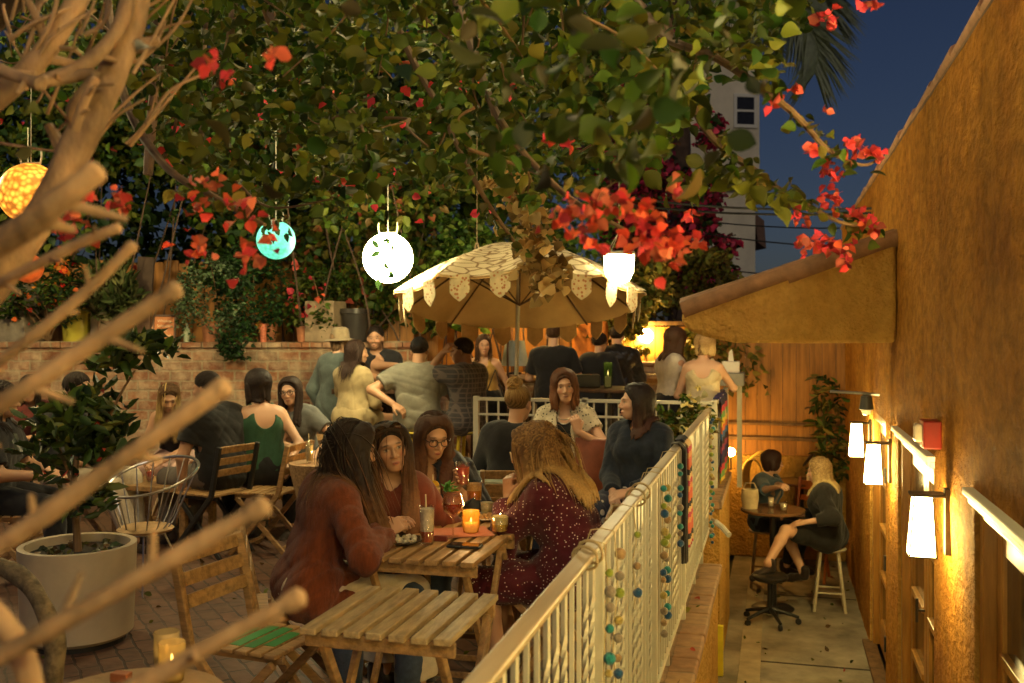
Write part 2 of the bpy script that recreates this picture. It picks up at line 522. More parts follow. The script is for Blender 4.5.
# ------------------------------------------------------------------ the ochre building on the right
XW = 0.78
bld = empty('stucco_building', (XW, 6, 0), 'tall ochre stucco building with wooden doors lining the alley', 'building')
BO = (XW, 6, 0)
openings = [(-0.6, 1.6, 0.0, 2.06), (2.3, 4.42, 0.0, 2.06), (5.5, 7.08, 0.0, 2.06), (7.85, 9.15, 0.03, 2.06)]
EAVE = CZ + 1.22
step = 0.06
ys = set(); zs = set()
y = -4.0
while y < 13.0: ys.add(round(y, 3)); y += step if y > 1.5 else 0.25
for a, b_, z0, z1 in openings: ys.update((a, b_)); zs.update((z0, z1))
ys = sorted(ys)
z = 0.0
while z < EAVE: zs.add(round(z, 3)); z += step
zs.add(round(EAVE, 3)); zs = sorted(zs)
vid = {}; V = []; FQ = []


def wdisp(y, z):
    a = mnoise.noise(Vector((y * 1.5, z * 2.0, 3.1))) * 0.010 + mnoise.noise(Vector((y * 5, z * 8, 8.0))) * 0.007
    for o in openings:
        dy = max(o[0] - y, y - o[1], 0); dz = max(z - o[3], 0)
        a *= min(1, (dy + dz) / 0.15)
    return a


def vert(i, j):
    k = (i, j)
    if k not in vid:
        vid[k] = len(V); V.append((wdisp(ys[i], zs[j]), ys[i] - 6, zs[j]))
    return vid[k]


for i in range(len(ys) - 1):
    for j in range(len(zs) - 1):
        yc, zc = (ys[i] + ys[i + 1]) / 2, (zs[j] + zs[j + 1]) / 2
        if any(o[0] < yc < o[1] and o[2] < zc < o[3] for o in openings): continue
        FQ.append((vert(i, j), vert(i, j + 1), vert(i + 1, j + 1), vert(i + 1, j)))
np_mesh('wall', V, FQ, STUCCO, bld)
m = MB()
m.box2((XW + 0.26, -4, 0), (XW + 4, 13, EAVE - 0.01))
m.build('core', STUCCO2, bld, off=BO)
for a, b_, z0, z1 in openings:   # reveals
    m = MB()
    for yy in (a, b_):
        m.add([(XW, yy, z0), (XW + .26, yy, z0), (XW + .26, yy, z1), (XW, yy, z1)], [(0, 1, 2, 3)])
    m.add([(XW, a, z1), (XW + .26, a, z1), (XW + .26, b_, z1), (XW, b_, z1)], [(0, 1, 2, 3)])
    m.build('reveal', STUCCO2, bld, off=BO)
# roof edge: clay tiles along the eave
m = MB()
m.bar((XW + 0.05, -4, EAVE + 0.012), (XW + 0.05, 13, EAVE + 0.012), 0.10, 0.024)
m.build('eave_board', FENCED, bld, off=BO)
m = MB()
y = -3.9
while y < 12.9:
    t = random.uniform(-.012, .012)
    m.tube([(XW + 0.018 + t * .5, y, EAVE + 0.050), (XW + 0.018 + t * .5, y + .74, EAVE + 0.034)], [0.036, 0.028], 10)
    y += 0.68
m.build('roof_tiles', TILE, bld, smooth=True, off=BO)
m = MB(); m.add([(XW + .05, -4, EAVE + .03), (XW + 4, -4, EAVE + .9), (XW + 4, 13, EAVE + .9), (XW + .05, 13, EAVE + .03)], [(0, 1, 2, 3)]); m.build('roof', TILE, bld, off=BO)


def door_unit(a, b_, z0, z1, nleaf, casing=True):
    """joinery in an opening: frame, leaves with stiles, rails and panes"""
    x = XW + 0.07
    fr = MB()
    fr.box2((x - .05, a, z0), (x + .08, a + .07, z1)); fr.box2((x - .05, b_ - .07, z0), (x + .08, b_, z1))
    fr.box2((x - .05, a + .07, z1 - .08), (x + .08, b_ - .07, z1))
    fo = fr.build('door_frame', DOORW, bld, bevel=0.006, off=BO)
    w = (b_ - a - .14) / nleaf
    for k in range(nleaf):
        y0 = a + .07 + k * w + .004; y1 = y0 + w - .008
        d = MB(); zb = z0 + .01; zt = z1 - .085
        d.box2((x, y0, zb), (x + .045, y0 + .10, zt)); d.box2((x, y1 - .10, zb), (x + .045, y1, zt))
        d.box2((x + .001, y0 + .10, zb), (x + .044, y1 - .10, zb + .24)); d.box2((x + .001, y0 + .10, zt - .11), (x + .044, y1 - .10, zt))
        n = 4; h = (zt - .11 - zb - .24) / n
        for q in range(1, n):
            d.box2((x - .012, y0 + .10, zb + .24 + q * h - .02), (x + .046, y1 - .10, zb + .24 + q * h + .02))
        do = d.build('door_leaf', DOORW, bld, bevel=0.005, off=BO)
        gmb = MB(); gmb.box2((x + .018, y0 + .10, zb + .24), (x + .026, y1 - .10, zt - .11))
        gmb.build('pane', mat('dark window glass', (0.05, 0.035, 0.02), 0.08, 0.2, 3, spec=0.7), do, off=BO)
        hb = MB(); hb.tube([(x - .045, y0 + .05, 1.0), (x - .045, y0 + .05, 1.14)], 0.009, 8); hb.bar((x, y0 + .05, 1.07), (x - .045, y0 + .05, 1.07), .012, .012)
        hb.build('handle', BRONZE, do, off=BO)
    if casing:
        cb = MB(); cb.box2((XW - .042, a - .03, z1 + .004), (XW + .03, b_ + .03, z1 + .034)); cb.box2((XW - .022, a - .02, z1 - .03), (XW + .02, b_ + .02, z1 + .003))
        cb.build('drip_cap', WHITE, bld, bevel=0.006, off=BO)


for k, (a, b_, z0, z1) in enumerate(openings):
    door_unit(a, b_, z0, z1, 1 if k == 3 else 2, k != 3)
m = MB(); m.box2((XW - .06, 7.8, 0), (XW + .05, 9.2, .035)); m.build('door_sill', FENCED, bld, bevel=.006, off=BO)
m = MB()
for zz in (.35, .95, 1.6): m.box2((XW - .012, 7.83, zz), (XW + .06, 7.87, zz + .11))
m.build('hinge', METALB, bld, off=BO)

# stucco gable beam over the alley
beam = empty('gable_beam', (0, 7.2, CZ), 'thick ochre stucco gable wall spanning above the alley', 'wall')
P = [W(888, 241, 7.13), W(888, 343, 7.13), W(812, 343.5, 7.2), W(735, 343, 7.3), W(706, 337, 7.3), W(690, 331, 7.35), W(681, 322, 7.35), W(682, 311, 7.35), W(740, 291, 7.3)]
y0 = 7.12
# project on the vertical plane y = y0, keep outline heights
Q = []
for p in P:
    t = y0 / p.y
    Q.append(Vector((p.x * t, y0, CZ + (p.z - CZ) * t)))
Q[0].x = Q[1].x = XW - 0.002
bm = bmesh.new()
vs = [bm.verts.new(p) for p in Q]
f = bm.faces.new(vs)
bmesh.ops.recalc_face_normals(bm, faces=bm.faces)
me = bpy.data.meshes.new('stucco_body')
ext = bmesh.ops.extrude_face_region(bm, geom=[f])
bmesh.ops.translate(bm, verts=[v for v in ext['geom'] if isinstance(v, bmesh.types.BMVert)], vec=(0, 0.45, 0))
bmesh.ops.recalc_face_normals(bm, faces=bm.faces)
for v in bm.verts: v.co -= Vector((0, 7.2, CZ))
bm.to_mesh(me); bm.free(); me.materials.append(STUCCO2)
o = bpy.data.objects.new('stucco_body', me); COL.objects.link(o); o.parent = beam
bv = o.modifiers.new('bevel', 'BEVEL'); bv.width = 0.08; bv.segments = 4; bv.limit_method = 'ANGLE'
m = MB()
a, b_ = Q[7], Q[0]
nt_ = 2
for k in range(nt_):
    p = a.lerp(b_, k / nt_); q = a.lerp(b_, (k + 1.08) / nt_)
    m.tube([p + Vector((0, .04, .005)), q + Vector((0, .04, .02))], [.07, .06], 10)
    m.tube([p + Vector((0, .40, .005)), q + Vector((0, .40, .02))], [.07, .06], 10)
    m.tube([p + Vector((0, .2, .0)), q + Vector((0, .2, .012))], [.10, .085], 10)
m.build('ridge_tiles', mat('sooty clay tile', (.22, .11, .05), .8, .4, 6, .3, 40), beam, smooth=True, off=(0, 7.2, CZ))

# ------------------------------------------------------------------ wall lamps (lit)
LAMPM = emit('lit lamp glass', LAMP_COL, LAMP_STR)


LAMPM2 = emit('lit lamp glass of the added upper lamps', LAMP_COL, LAMP_STR * 1.45)  # stronger glass for the unseen lamps added high on the near wall


def wall_lamp(y, z, label):
    o = empty('wall_lamp', (XW - 0.01, y, z), label, 'wall lamp', 'box lamps along the alley wall')
    m = MB(); m.box2((-.015, -.03, -.14), (.012, .03, .17)); m.build('backplate', BRONZE, o, bevel=.004)
    m = MB(); c_ = []
    for zz, hw, x0, x1 in ((-.148, .056, -.172, -.055), (.130, .042, -.150, -.068)): c_ += [(x0, -hw, zz), (x0, hw, zz), (x1, hw, zz), (x1, -hw, zz)]
    m.add(c_, [(0, 3, 2, 1), (4, 5, 6, 7), (0, 1, 5, 4), (1, 2, 6, 5), (2, 3, 7, 6), (3, 0, 4, 7)]); m.build('shade', LAMPM2 if z > 3 else LAMPM, o, bevel=.005)
    m = MB()
    for i in range(4): m.tube([c_[i], c_[i + 4]], .0045, 5); m.tube([c_[i], c_[(i + 1) % 4]], .0045, 5)
    m.build('cage', BRONZE, o)
    m = MB(); m.box2((-.166, -.056, .132), (-.012, .056, .146)); m.build('cap', BRONZE, o, bevel=.003)
    return o


wall_lamp(5.02, 1.83, 'lit white box lamp between the two nearest wooden door openings')
wall_lamp(7.45, 1.80, 'lit white box lamp on the wall just past the second door')
wall_lamp(9.0, 1.80, 'lit white box lamp deepest in the alley beside the last door')
wall_lamp(1.95, 1.83, 'added lit box lamp on the near stretch of alley wall, unseen')  # added outside the view to light railing and tables
wall_lamp(2.15, 3.35, 'added lit box lamp high on the near wall ahead of the viewer, unseen')  # added outside the view to brighten the upper wall
wall_lamp(0.3, 3.35, 'added lit box lamp high on the near wall beside the viewer, unseen')  # added outside the view to throw light over the railing onto the patio
wall_lamp(-0.9, 3.35, 'added lit box lamp high on the wall behind the viewer, unseen')  # added behind the viewer as extra light

al = empty('fire_alarm', (XW - .01, 5.35, 2.22), 'red fire alarm box with clear strobe on the stucco wall', 'fire alarm')
m = MB(); m.box2((-.07, -.075, -.07), (.015, .075, .07)); m.build('housing', mat('alarm red', (0.26, 0.02, 0.012), .35), al, bevel=.008)
m = MB(); m.box2((-.105, -.05, -.04), (-.071, .04, .05)); m.build('strobe_lens', mat('milky lens', (.7, .6, .45), .2), al, bevel=.012)
fl = empty('security_light', (XW - .01, 8.2, 2.17), 'small dark floodlight on a steel arm above the second lamp', 'floodlight')
m = MB(); m.tube([(0, 0, .06), (-.12, .02, .07), (-.36, .1, .075)], .012, 8); m.build('arm', STEEL, fl, smooth=True)
m = MB(); m.lathe([(.02, .06), (.04, .05), (.05, -.02), (.055, -.05), (.045, -.055)], 14, (-.10, -.02, 0)); m.build('head', METALB, fl, smooth=True)
m = MB(); m.lathe([(.0, -.10), (.03, -.09), (.042, -.055)], 14, (-.10, -.02, 0)); m.build('bulb', mat('frosted bulb glass', (.8, .75, .6), .2), fl, smooth=True)

# ------------------------------------------------------------------ end of the alley
ef = empty('alley_fence', (0, 12.4, 0), 'tall brown board fence closing the end of the alley', 'fence')
m = MB(); x = -0.95
while x < 0.95:
    w = random.uniform(.13, .16)
    m.box2((x, 12.4 + random.uniform(-.004, .004), 1.22), (x + w - .004, 12.43, 2.92)); x += w
m.build('boards', FENCEW, ef, off=(0, 12.4, 0))
m = MB(); m.box2((-.95, 12.34, 1.40), (.95, 12.395, 1.44)); m.box2((-.95, 12.35, 1.58), (.95, 12.396, 1.61))
m.build('rail', FENCED, ef, bevel=.004, off=(0, 12.4, 0))
lw = MB(); lw.box2((-.95, 12.30, 0), (.95, 12.6, 1.22))
tag(lw.build('low_wall', STUCCO2, bevel=.02), 'low glowing ochre wall below the alley fence', 'wall')
ub = MB(); p = WZ(745, 12.2, 1.82); ub.box(p, (.10, .08, .15)); ub.box(p + Vector((0, -.045, 0)), (.07, .012, .11))
tag(ub.build('junction_box', mat('grey plastic', (.35, .33, .28), .5), bevel=.006), 'small grey junction box on the alley fence', 'junction box')
hs = MB()
for k in range(5):
    c = WZ(752 + k * 2.5, 11.6, 1.02); rr = .20 + .02 * k
    hs.tube([c + Vector((math.cos(t) * rr * .55, .02 * k, math.sin(t) * rr)) for t in np.linspace(0, 2 * PI, 24)], .014, 6, cap=False)
tag(hs.build('hose_coil', mat('ochre hose', (.42, .27, .06), .5), smooth=True), 'coiled garden hose hanging at the alley end', 'hose')

# ------------------------------------------------------------------ brick wall at the back left of the patio, fence behind it
A0 = WZ(-260, 10.6, HP); A1 = WZ(424, 10.6, HP)
wl = (A1 - A0).length; wang = math.atan2(A1.y - A0.y, A1.x - A0.x)
WALL_TOP = CZ - 0.15
bw_ = empty('brick_wall', A0, 'weathered red brick wall behind the seated guests', 'wall', rz=wang)
m = MB(); m.box2((0, 0, 0), (wl, .45, WALL_TOP - HP - .06)); m.build('brickwork', BRICK, bw_, bevel=.01)
m = MB(); x = 0
while x < wl:
    m.box2((x + .004, -.03, WALL_TOP - HP - .058), (min(x + .21, wl), .47, WALL_TOP - HP + random.uniform(-.004, .006))); x += .214
m.build('coping', BRICK, bw_, bevel=.01)


def wallpt(px, off=0.0, z=WALL_TOP):
    """point on the brick wall's line seen at column px, pushed back by off"""
    p = WZ(px, 10.6, z); n = Vector((-math.sin(wang), math.cos(wang), 0))
    q = p + n * off
    return q


B0 = wallpt(-300, 0.75, HP); B1 = wallpt(425, 0.75, HP)
bf = empty('board_fence', B0, 'tall weathered board fence behind the planted wall', 'fence', rz=math.atan2(B1.y - B0.y, B1.x - B0.x))
m = MB(); x = 0; L_ = (B1 - B0).length
while x < L_:
    w = random.uniform(.12, .17); m.box2((x, random.uniform(0, .02), 0), (x + w - .01, .04, 2.45 + random.uniform(-.03, .03))); x += w
m.build('boards', FENCEW, bf)
m = MB()
for zz in (.6, 2.1): m.box2((0, .041, zz), (L_, .09, zz + .1))
m.build('rail', FENCED, bf)
B0 = WZ(405, 12.7, HP); B1 = WZ(735, 12.7, HP)
bf = empty('bar_back_wall', B0, 'warm lit board wall behind the bar counter', 'fence', rz=math.atan2(B1.y - B0.y, B1.x - B0.x))
m = MB(); x = 0; L_ = (B1 - B0).length
while x < L_:
    w = random.uniform(.12, .17); m.box2((x, random.uniform(0, .02), 0), (x + w - .01, .04, 1.72 + random.uniform(-.01, .01))); x += w
m.build('boards', FENCEW, bf)
m = MB(); m.box2((0, -.03, 1.735), (L_, .08, 1.79)); m.build('cap_rail', FENCED, bf, bevel=.006)

# ------------------------------------------------------------------ far white house, wires
D = 34
tw = empty('white_tower', WZ(725, D, 0), 'pale stucco tower house with small window beyond the trees', 'house', rz=TH + R(8))
PALE = mat('pale tower plaster', (.78, .70, .52), .8, .18, .8, .1, 10)
k = D / F
m = MB(); m.box2((-1.2, 0, 0), (1.05, 3, CZ + 50 * k)); m.box2((-1.3, -.25, CZ + 138 * k), (1.13, 3.2, CZ + 330 * k)); m.build('walls', PALE, tw)
m = MB(); m.prism([(1.05, .0, CZ + 116 * k), (1.40, .0, CZ + 108 * k), (1.48, .0, CZ + 80 * k), (1.18, .0, CZ + 86 * k)], (0, 2, 0)); m.build('awning', mat('brown awning', (.16, .09, .06), .7), tw)
m = MB(); m.box2((-1.25, -.1, CZ + 40 * k), (1.04, 3, CZ + 137 * k)); m.build('bay', PALE, tw)
m = MB(); x0, x1, z0, z1 = .20, 1.05, CZ + 199 * k, CZ + 233 * k
for (a, b_) in (((x0, -.30, z0), (x1, -.251, z0 + .12)), ((x0, -.30, z1 - .12), (x1, -.251, z1)), ((x0, -.30, z0 + .12), (x0 + .12, -.251, z1 - .12)), ((x1 - .12, -.30, z0 + .12), (x1, -.251, z1 - .12)), ((x0 + .12, -.30, (z0 + z1) / 2 - .04), (x1 - .12, -.251, (z0 + z1) / 2 + .04))): m.box2(a, b_)
wf = m.build('window', WHITE, tw, bevel=.01)
m = MB(); m.box2((x0 + .12, -.262, z0 + .12), (x1 - .12, -.2515, z1 - .12)); m.build('pane', mat('tower glass', (.03, .03, .035), .15), wf)
m = MB(); m.box2((-1.5, -.4, CZ + 330 * k), (1.3, 3.4, CZ + 337 * k)); m.build('roof', TERRA, tw)
wires = [((400, 128), (1100, 158), 14), ((400, 140), (1100, 152), 15), ((560, 196), (1000, 215), 16), ((560, 200), (1000, 240), 15), ((640, 246), (900, 262), 17)]
for i, (a, b_, d) in enumerate(wires):
    p, q = W(a[0], a[1], d), W(b_[0], b_[1], d)
    if i < 2: q = Vector((XW + .05, 9.0, CZ + 1.02 - i * .04))
    pts = [p.lerp(q, t) + Vector((0, 0, -.35 * 4 * t * (1 - t))) for t in np.linspace(0, 1, 16)]
    m = MB(); m.tube(pts, .012, 5)
    tag(m.build('power_line', METALB, smooth=True), ['upper thin power line reaching the ochre wall', 'second thin power line reaching the ochre wall', 'thin cable sagging past the purple bougainvillea', 'cable sagging below the tower awning', 'lowest cable with vine near the gable beam'][i], 'cable', 'cables across the sky')
# ------------------------------------------------------------------ people: one continuous skin surface grown from joints
def rotx(a): c, s = math.cos(a), math.sin(a); return np.array([[1, 0, 0], [0, c, -s], [0, s, c]])
def roty(a): c, s = math.cos(a), math.sin(a); return np.array([[c, 0, s], [0, 1, 0], [-s, 0, c]])
def rotz(a): c, s = math.cos(a), math.sin(a); return np.array([[c, -s, 0], [s, c, 0], [0, 0, 1]])
def A(*p): return np.array(p, float)
def nrm(v): return v / (np.linalg.norm(v) + 1e-9)


class Prim:
    __slots__ = ('t', 'a', 'b', 'ra', 'rb', 'k', 'R', 'tag')

    def __init__(s, t, a, b=None, ra=0, rb=0, k=.02, R=None, tag=''):
        s.t, s.a, s.b, s.ra, s.rb, s.k, s.R, s.tag = t, np.asarray(a, float), b, ra, rb, k, R, tag

    def bounds(s, inf=0):
        if s.t == 'cone':
            r = max(s.ra, s.rb) + inf
            return np.minimum(s.a, s.b) - r, np.maximum(s.a, s.b) + r
        r = np.max(s.ra) + inf
        return s.a - r, s.a + r

    def d(s, X, Y, Z, inf=0):
        if s.t == 'cone':
            ba = s.b - s.a; L2 = ba @ ba + 1e-12
            h = ((X - s.a[0]) * ba[0] + (Y - s.a[1]) * ba[1] + (Z - s.a[2]) * ba[2]) / L2
            h = np.clip(h, 0, 1)
            dx = X - s.a[0] - ba[0] * h; dy = Y - s.a[1] - ba[1] * h; dz = Z - s.a[2] - ba[2] * h
            return np.sqrt(dx * dx + dy * dy + dz * dz) - (s.ra + (s.rb - s.ra) * h + inf)
        x, y, z = X - s.a[0], Y - s.a[1], Z - s.a[2]
        if s.R is not None:
            M = s.R
            x, y, z = (M[0, 0] * x + M[1, 0] * y + M[2, 0] * z, M[0, 1] * x + M[1, 1] * y + M[2, 1] * z, M[0, 2] * x + M[1, 2] * y + M[2, 2] * z)
        r = np.asarray(s.ra) + inf
        k0 = np.sqrt((x / r[0]) ** 2 + (y / r[1]) ** 2 + (z / r[2]) ** 2)
        k1 = np.sqrt((x / r[0] ** 2) ** 2 + (y / r[1] ** 2) ** 2 + (z / r[2] ** 2) ** 2) + 1e-9
        return k0 * (k0 - 1) / k1


def smin(a, b, k):
    h = np.maximum(k - np.abs(a - b), 0) / k
    return np.minimum(a, b) - h * h * k * .25


class Grid:
    def __init__(s, prims, h, inf=0.0, pad=0.03):
        lo = np.min([p.bounds(inf)[0] for p in prims], 0) - pad
        hi = np.max([p.bounds(inf)[1] for p in prims], 0) + pad
        s.h, s.o = h, lo
        s.n = np.ceil((hi - lo) / h).astype(int) + 1
        s.F = np.full(s.n, 1.0, np.float32)
        s.ax = [(lo[i] + h * np.arange(s.n[i])).astype(np.float32) for i in range(3)]

    def sl(s, lo, hi):
        i0 = np.clip(np.floor((lo - s.o) / s.h).astype(int), 0, s.n - 1); i1 = np.clip(np.ceil((hi - s.o) / s.h).astype(int) + 1, 1, s.n)
        S = tuple(slice(i0[i], i1[i]) for i in range(3))
        return S, s.ax[0][S[0]][:, None, None], s.ax[1][S[1]][None, :, None], s.ax[2][S[2]][None, None, :]

    def union(s, p, inf=0, k=None):
        k = p.k if k is None else k
        lo, hi = p.bounds(inf); S, X, Y, Z = s.sl(lo - k - .02, hi + k + .02)
        s.F[S] = smin(s.F[S], p.d(X, Y, Z, inf), max(k, 1e-3))

    def sub(s, p, inf=0, k=.01):
        lo, hi = p.bounds(inf); S, X, Y, Z = s.sl(lo - k - .02, hi + k + .02)
        s.F[S] = -smin(-s.F[S], p.d(X, Y, Z, inf), k)

    def cut(s, pt, n):
        """remove everything on the side the normal n points to"""
        n = nrm(np.asarray(n, float))
        d = (s.ax[0][:, None, None] - pt[0]) * n[0] + (s.ax[1][None, :, None] - pt[1]) * n[1] + (s.ax[2][None, None, :] - pt[2]) * n[2]
        s.F = np.maximum(s.F, d.astype(np.float32))

    def noise(s, amp, fr, seed=0):
        # cloth folds: warped ridges, denser where the cloth bunches
        rg = np.random.default_rng(seed); f = 0
        X, Y, Z = s.ax[0][:, None, None], s.ax[1][None, :, None], s.ax[2][None, None, :]
        for i in range(5):
            v = rg.normal(size=3); v[2] *= .7; v = v / np.linalg.norm(v) * fr * (0.55 + .45 * i)
            u = rg.normal(size=3); u = u / np.linalg.norm(u) * fr * .45
            w = np.sin(X * u[0] + Y * u[1] + Z * u[2] + rg.uniform(0, 6))
            g = np.sin(X * v[0] + Y * v[1] + Z * v[2] + 2.2 * w + rg.uniform(0, 6))
            f = f + (1 - 2 * np.sqrt(np.abs(g))) * (.35 + .65 * (w * .5 + .5)) / (1 + .45 * i)
        s.F += (amp * f).astype(np.float32)

    def mesh(s):
        F, h = s.F, s.h
        I = F < 0
        c = I[:-1, :-1, :-1].astype(np.int8)
        tot = np.zeros_like(c)
        for dx in (0, 1):
            for dy in (0, 1):
                for dz in (0, 1):
                    tot += I[dx:I.shape[0] - 1 + dx, dy:I.shape[1] - 1 + dy, dz:I.shape[2] - 1 + dz]
        act = np.argwhere((tot > 0) & (tot < 8))
        idx = np.full(tot.shape, -1, np.int32)
        idx[act[:, 0], act[:, 1], act[:, 2]] = np.arange(len(act))
        cor = [(0, 0, 0), (1, 0, 0), (0, 1, 0), (1, 1, 0), (0, 0, 1), (1, 0, 1), (0, 1, 1), (1, 1, 1)]
        vals = [F[act[:, 0] + a, act[:, 1] + b, act[:, 2] + c_] for a, b, c_ in cor]
        edges = [(0, 1), (2, 3), (4, 5), (6, 7), (0, 2), (1, 3), (4, 6), (5, 7), (0, 4), (1, 5), (2, 6), (3, 7)]
        P = np.zeros((len(act), 3)); cnt = np.zeros(len(act))
        for a, b in edges:
            fa, fb = vals[a], vals[b]
            m = (fa < 0) != (fb < 0)
            t = np.where(m, fa / np.where(m, fa - fb, 1), 0)
            ca, cb = np.array(cor[a], float), np.array(cor[b], float)
            P += np.where(m[:, None], ca + (cb - ca) * t[:, None], 0); cnt += m
        V = s.o + h * (act + P / np.maximum(cnt, 1)[:, None])
        Q = []
        for ax in range(3):
            A_ = np.take(I, range(I.shape[ax] - 1), ax); B_ = np.take(I, range(1, I.shape[ax]), ax)
            e = np.argwhere(A_ != B_)
            u, v = [(1, 2), (2, 0), (0, 1)][ax]
            ok = (e[:, u] > 0) & (e[:, v] > 0) & (e[:, u] < I.shape[u] - 1) & (e[:, v] < I.shape[v] - 1)
            e = e[ok]
            sgn = I[e[:, 0], e[:, 1], e[:, 2]]

            def cell(du, dv):
                q = e.copy(); q[:, u] -= du; q[:, v] -= dv
                return idx[q[:, 0], q[:, 1], q[:, 2]]
            q = np.stack([cell(1, 1), cell(0, 1), cell(0, 0), cell(1, 0)], 1)
            q[~sgn] = q[~sgn][:, ::-1]
            Q.append(q)
        Q = np.concatenate(Q); Q = Q[(Q >= 0).all(1)]
        return V, Q


def ik(a, b, l1, l2, pole):
    d = b - a; L = np.linalg.norm(d)
    if L > (l1 + l2) * .995:
        b = a + d / L * (l1 + l2) * .995; d = b - a; L = np.linalg.norm(d)
    u = d / L
    x = (l1 * l1 - l2 * l2 + L * L) / (2 * L)
    hgt = math.sqrt(max(l1 * l1 - x * x, 1e-6))
    p = pole - u * (pole @ u)
    return a + u * x + nrm(p) * hgt, b


SKIN = attr_mat('skin', 'col', .48, .4, .08, 90)
HAIRM = attr_mat('hair', 'col', .62, .28)
TONES = {'light': A(.56, .33, .21), 'tan': A(.47, .26, .15), 'olive': A(.42, .23, .125), 'brown': A(.27, .14, .075)}


def fabric(name, col, rough=.85, var=.2, scale=12, bump=.25, bscale=220, sheen=.15, **k):
    return mat('cloth ' + name, col, rough, var, scale, bump, bscale, sheen=sheen, spec=.25, **k)


def dots_mat(name, base, dot, sc=38, thr=.22):
    m = fabric(name, base)
    N, L, b = nodes(m)
    tc = N.new('ShaderNodeTexCoord'); vo = N.new('ShaderNodeTexVoronoi'); vo.inputs['Scale'].default_value = sc; vo.inputs['Randomness'].default_value = .75
    L.new(tc.outputs['Object'], vo.inputs['Vector'])
    cr = N.new('ShaderNodeValToRGB'); cr.color_ramp.elements[0].position = thr; cr.color_ramp.elements[0].color = (1, 1, 1, 1)
    cr.color_ramp.elements[1].position = thr + .04; cr.color_ramp.elements[1].color = (0, 0, 0, 1)
    L.new(vo.outputs['Distance'], cr.inputs['Fac'])
    mx = N.new('ShaderNodeMix'); mx.data_type = 'RGBA'
    old = b.inputs['Base Color'].links[0].from_socket
    L.new(cr.outputs['Color'], mx.inputs[0]); L.new(old, mx.inputs[6]); mx.inputs[7].default_value = (*dot, 1)
    L.new(mx.outputs[2], b.inputs['Base Color'])
    return m


def plaid_mat(name, base, line):
    m = fabric(name, base)
    N, L, b = nodes(m)
    tc = N.new('ShaderNodeTexCoord'); acc = None
    for ax in ('X', 'Z'):
        w = N.new('ShaderNodeTexWave'); w.wave_type = 'BANDS'; w.bands_direction = ax; w.inputs['Scale'].default_value = 7
        L.new(tc.outputs['Object'], w.inputs['Vector'])
        cr = N.new('ShaderNodeValToRGB'); cr.color_ramp.elements[0].position = .82; cr.color_ramp.elements[1].position = .92
        L.new(w.outputs['Fac'], cr.inputs['Fac'])
        if acc is None: acc = cr
        else:
            mm = N.new('ShaderNodeMath'); mm.operation = 'MAXIMUM'; L.new(acc.outputs['Color'], mm.inputs[0]); L.new(cr.outputs['Color'], mm.inputs[1])
            m5 = N.new('ShaderNodeMath'); m5.operation = 'MULTIPLY'; m5.inputs[1].default_value = .5; L.new(mm.outputs[0], m5.inputs[0]); acc = m5
    mx = N.new('ShaderNodeMix'); mx.data_type = 'RGBA'; old = b.inputs['Base Color'].links[0].from_socket
    L.new(acc.outputs[0], mx.inputs[0]); L.new(old, mx.inputs[6]); mx.inputs[7].default_value = (*line, 1)
    L.new(mx.outputs[2], b.inputs['Base Color'])
    return m


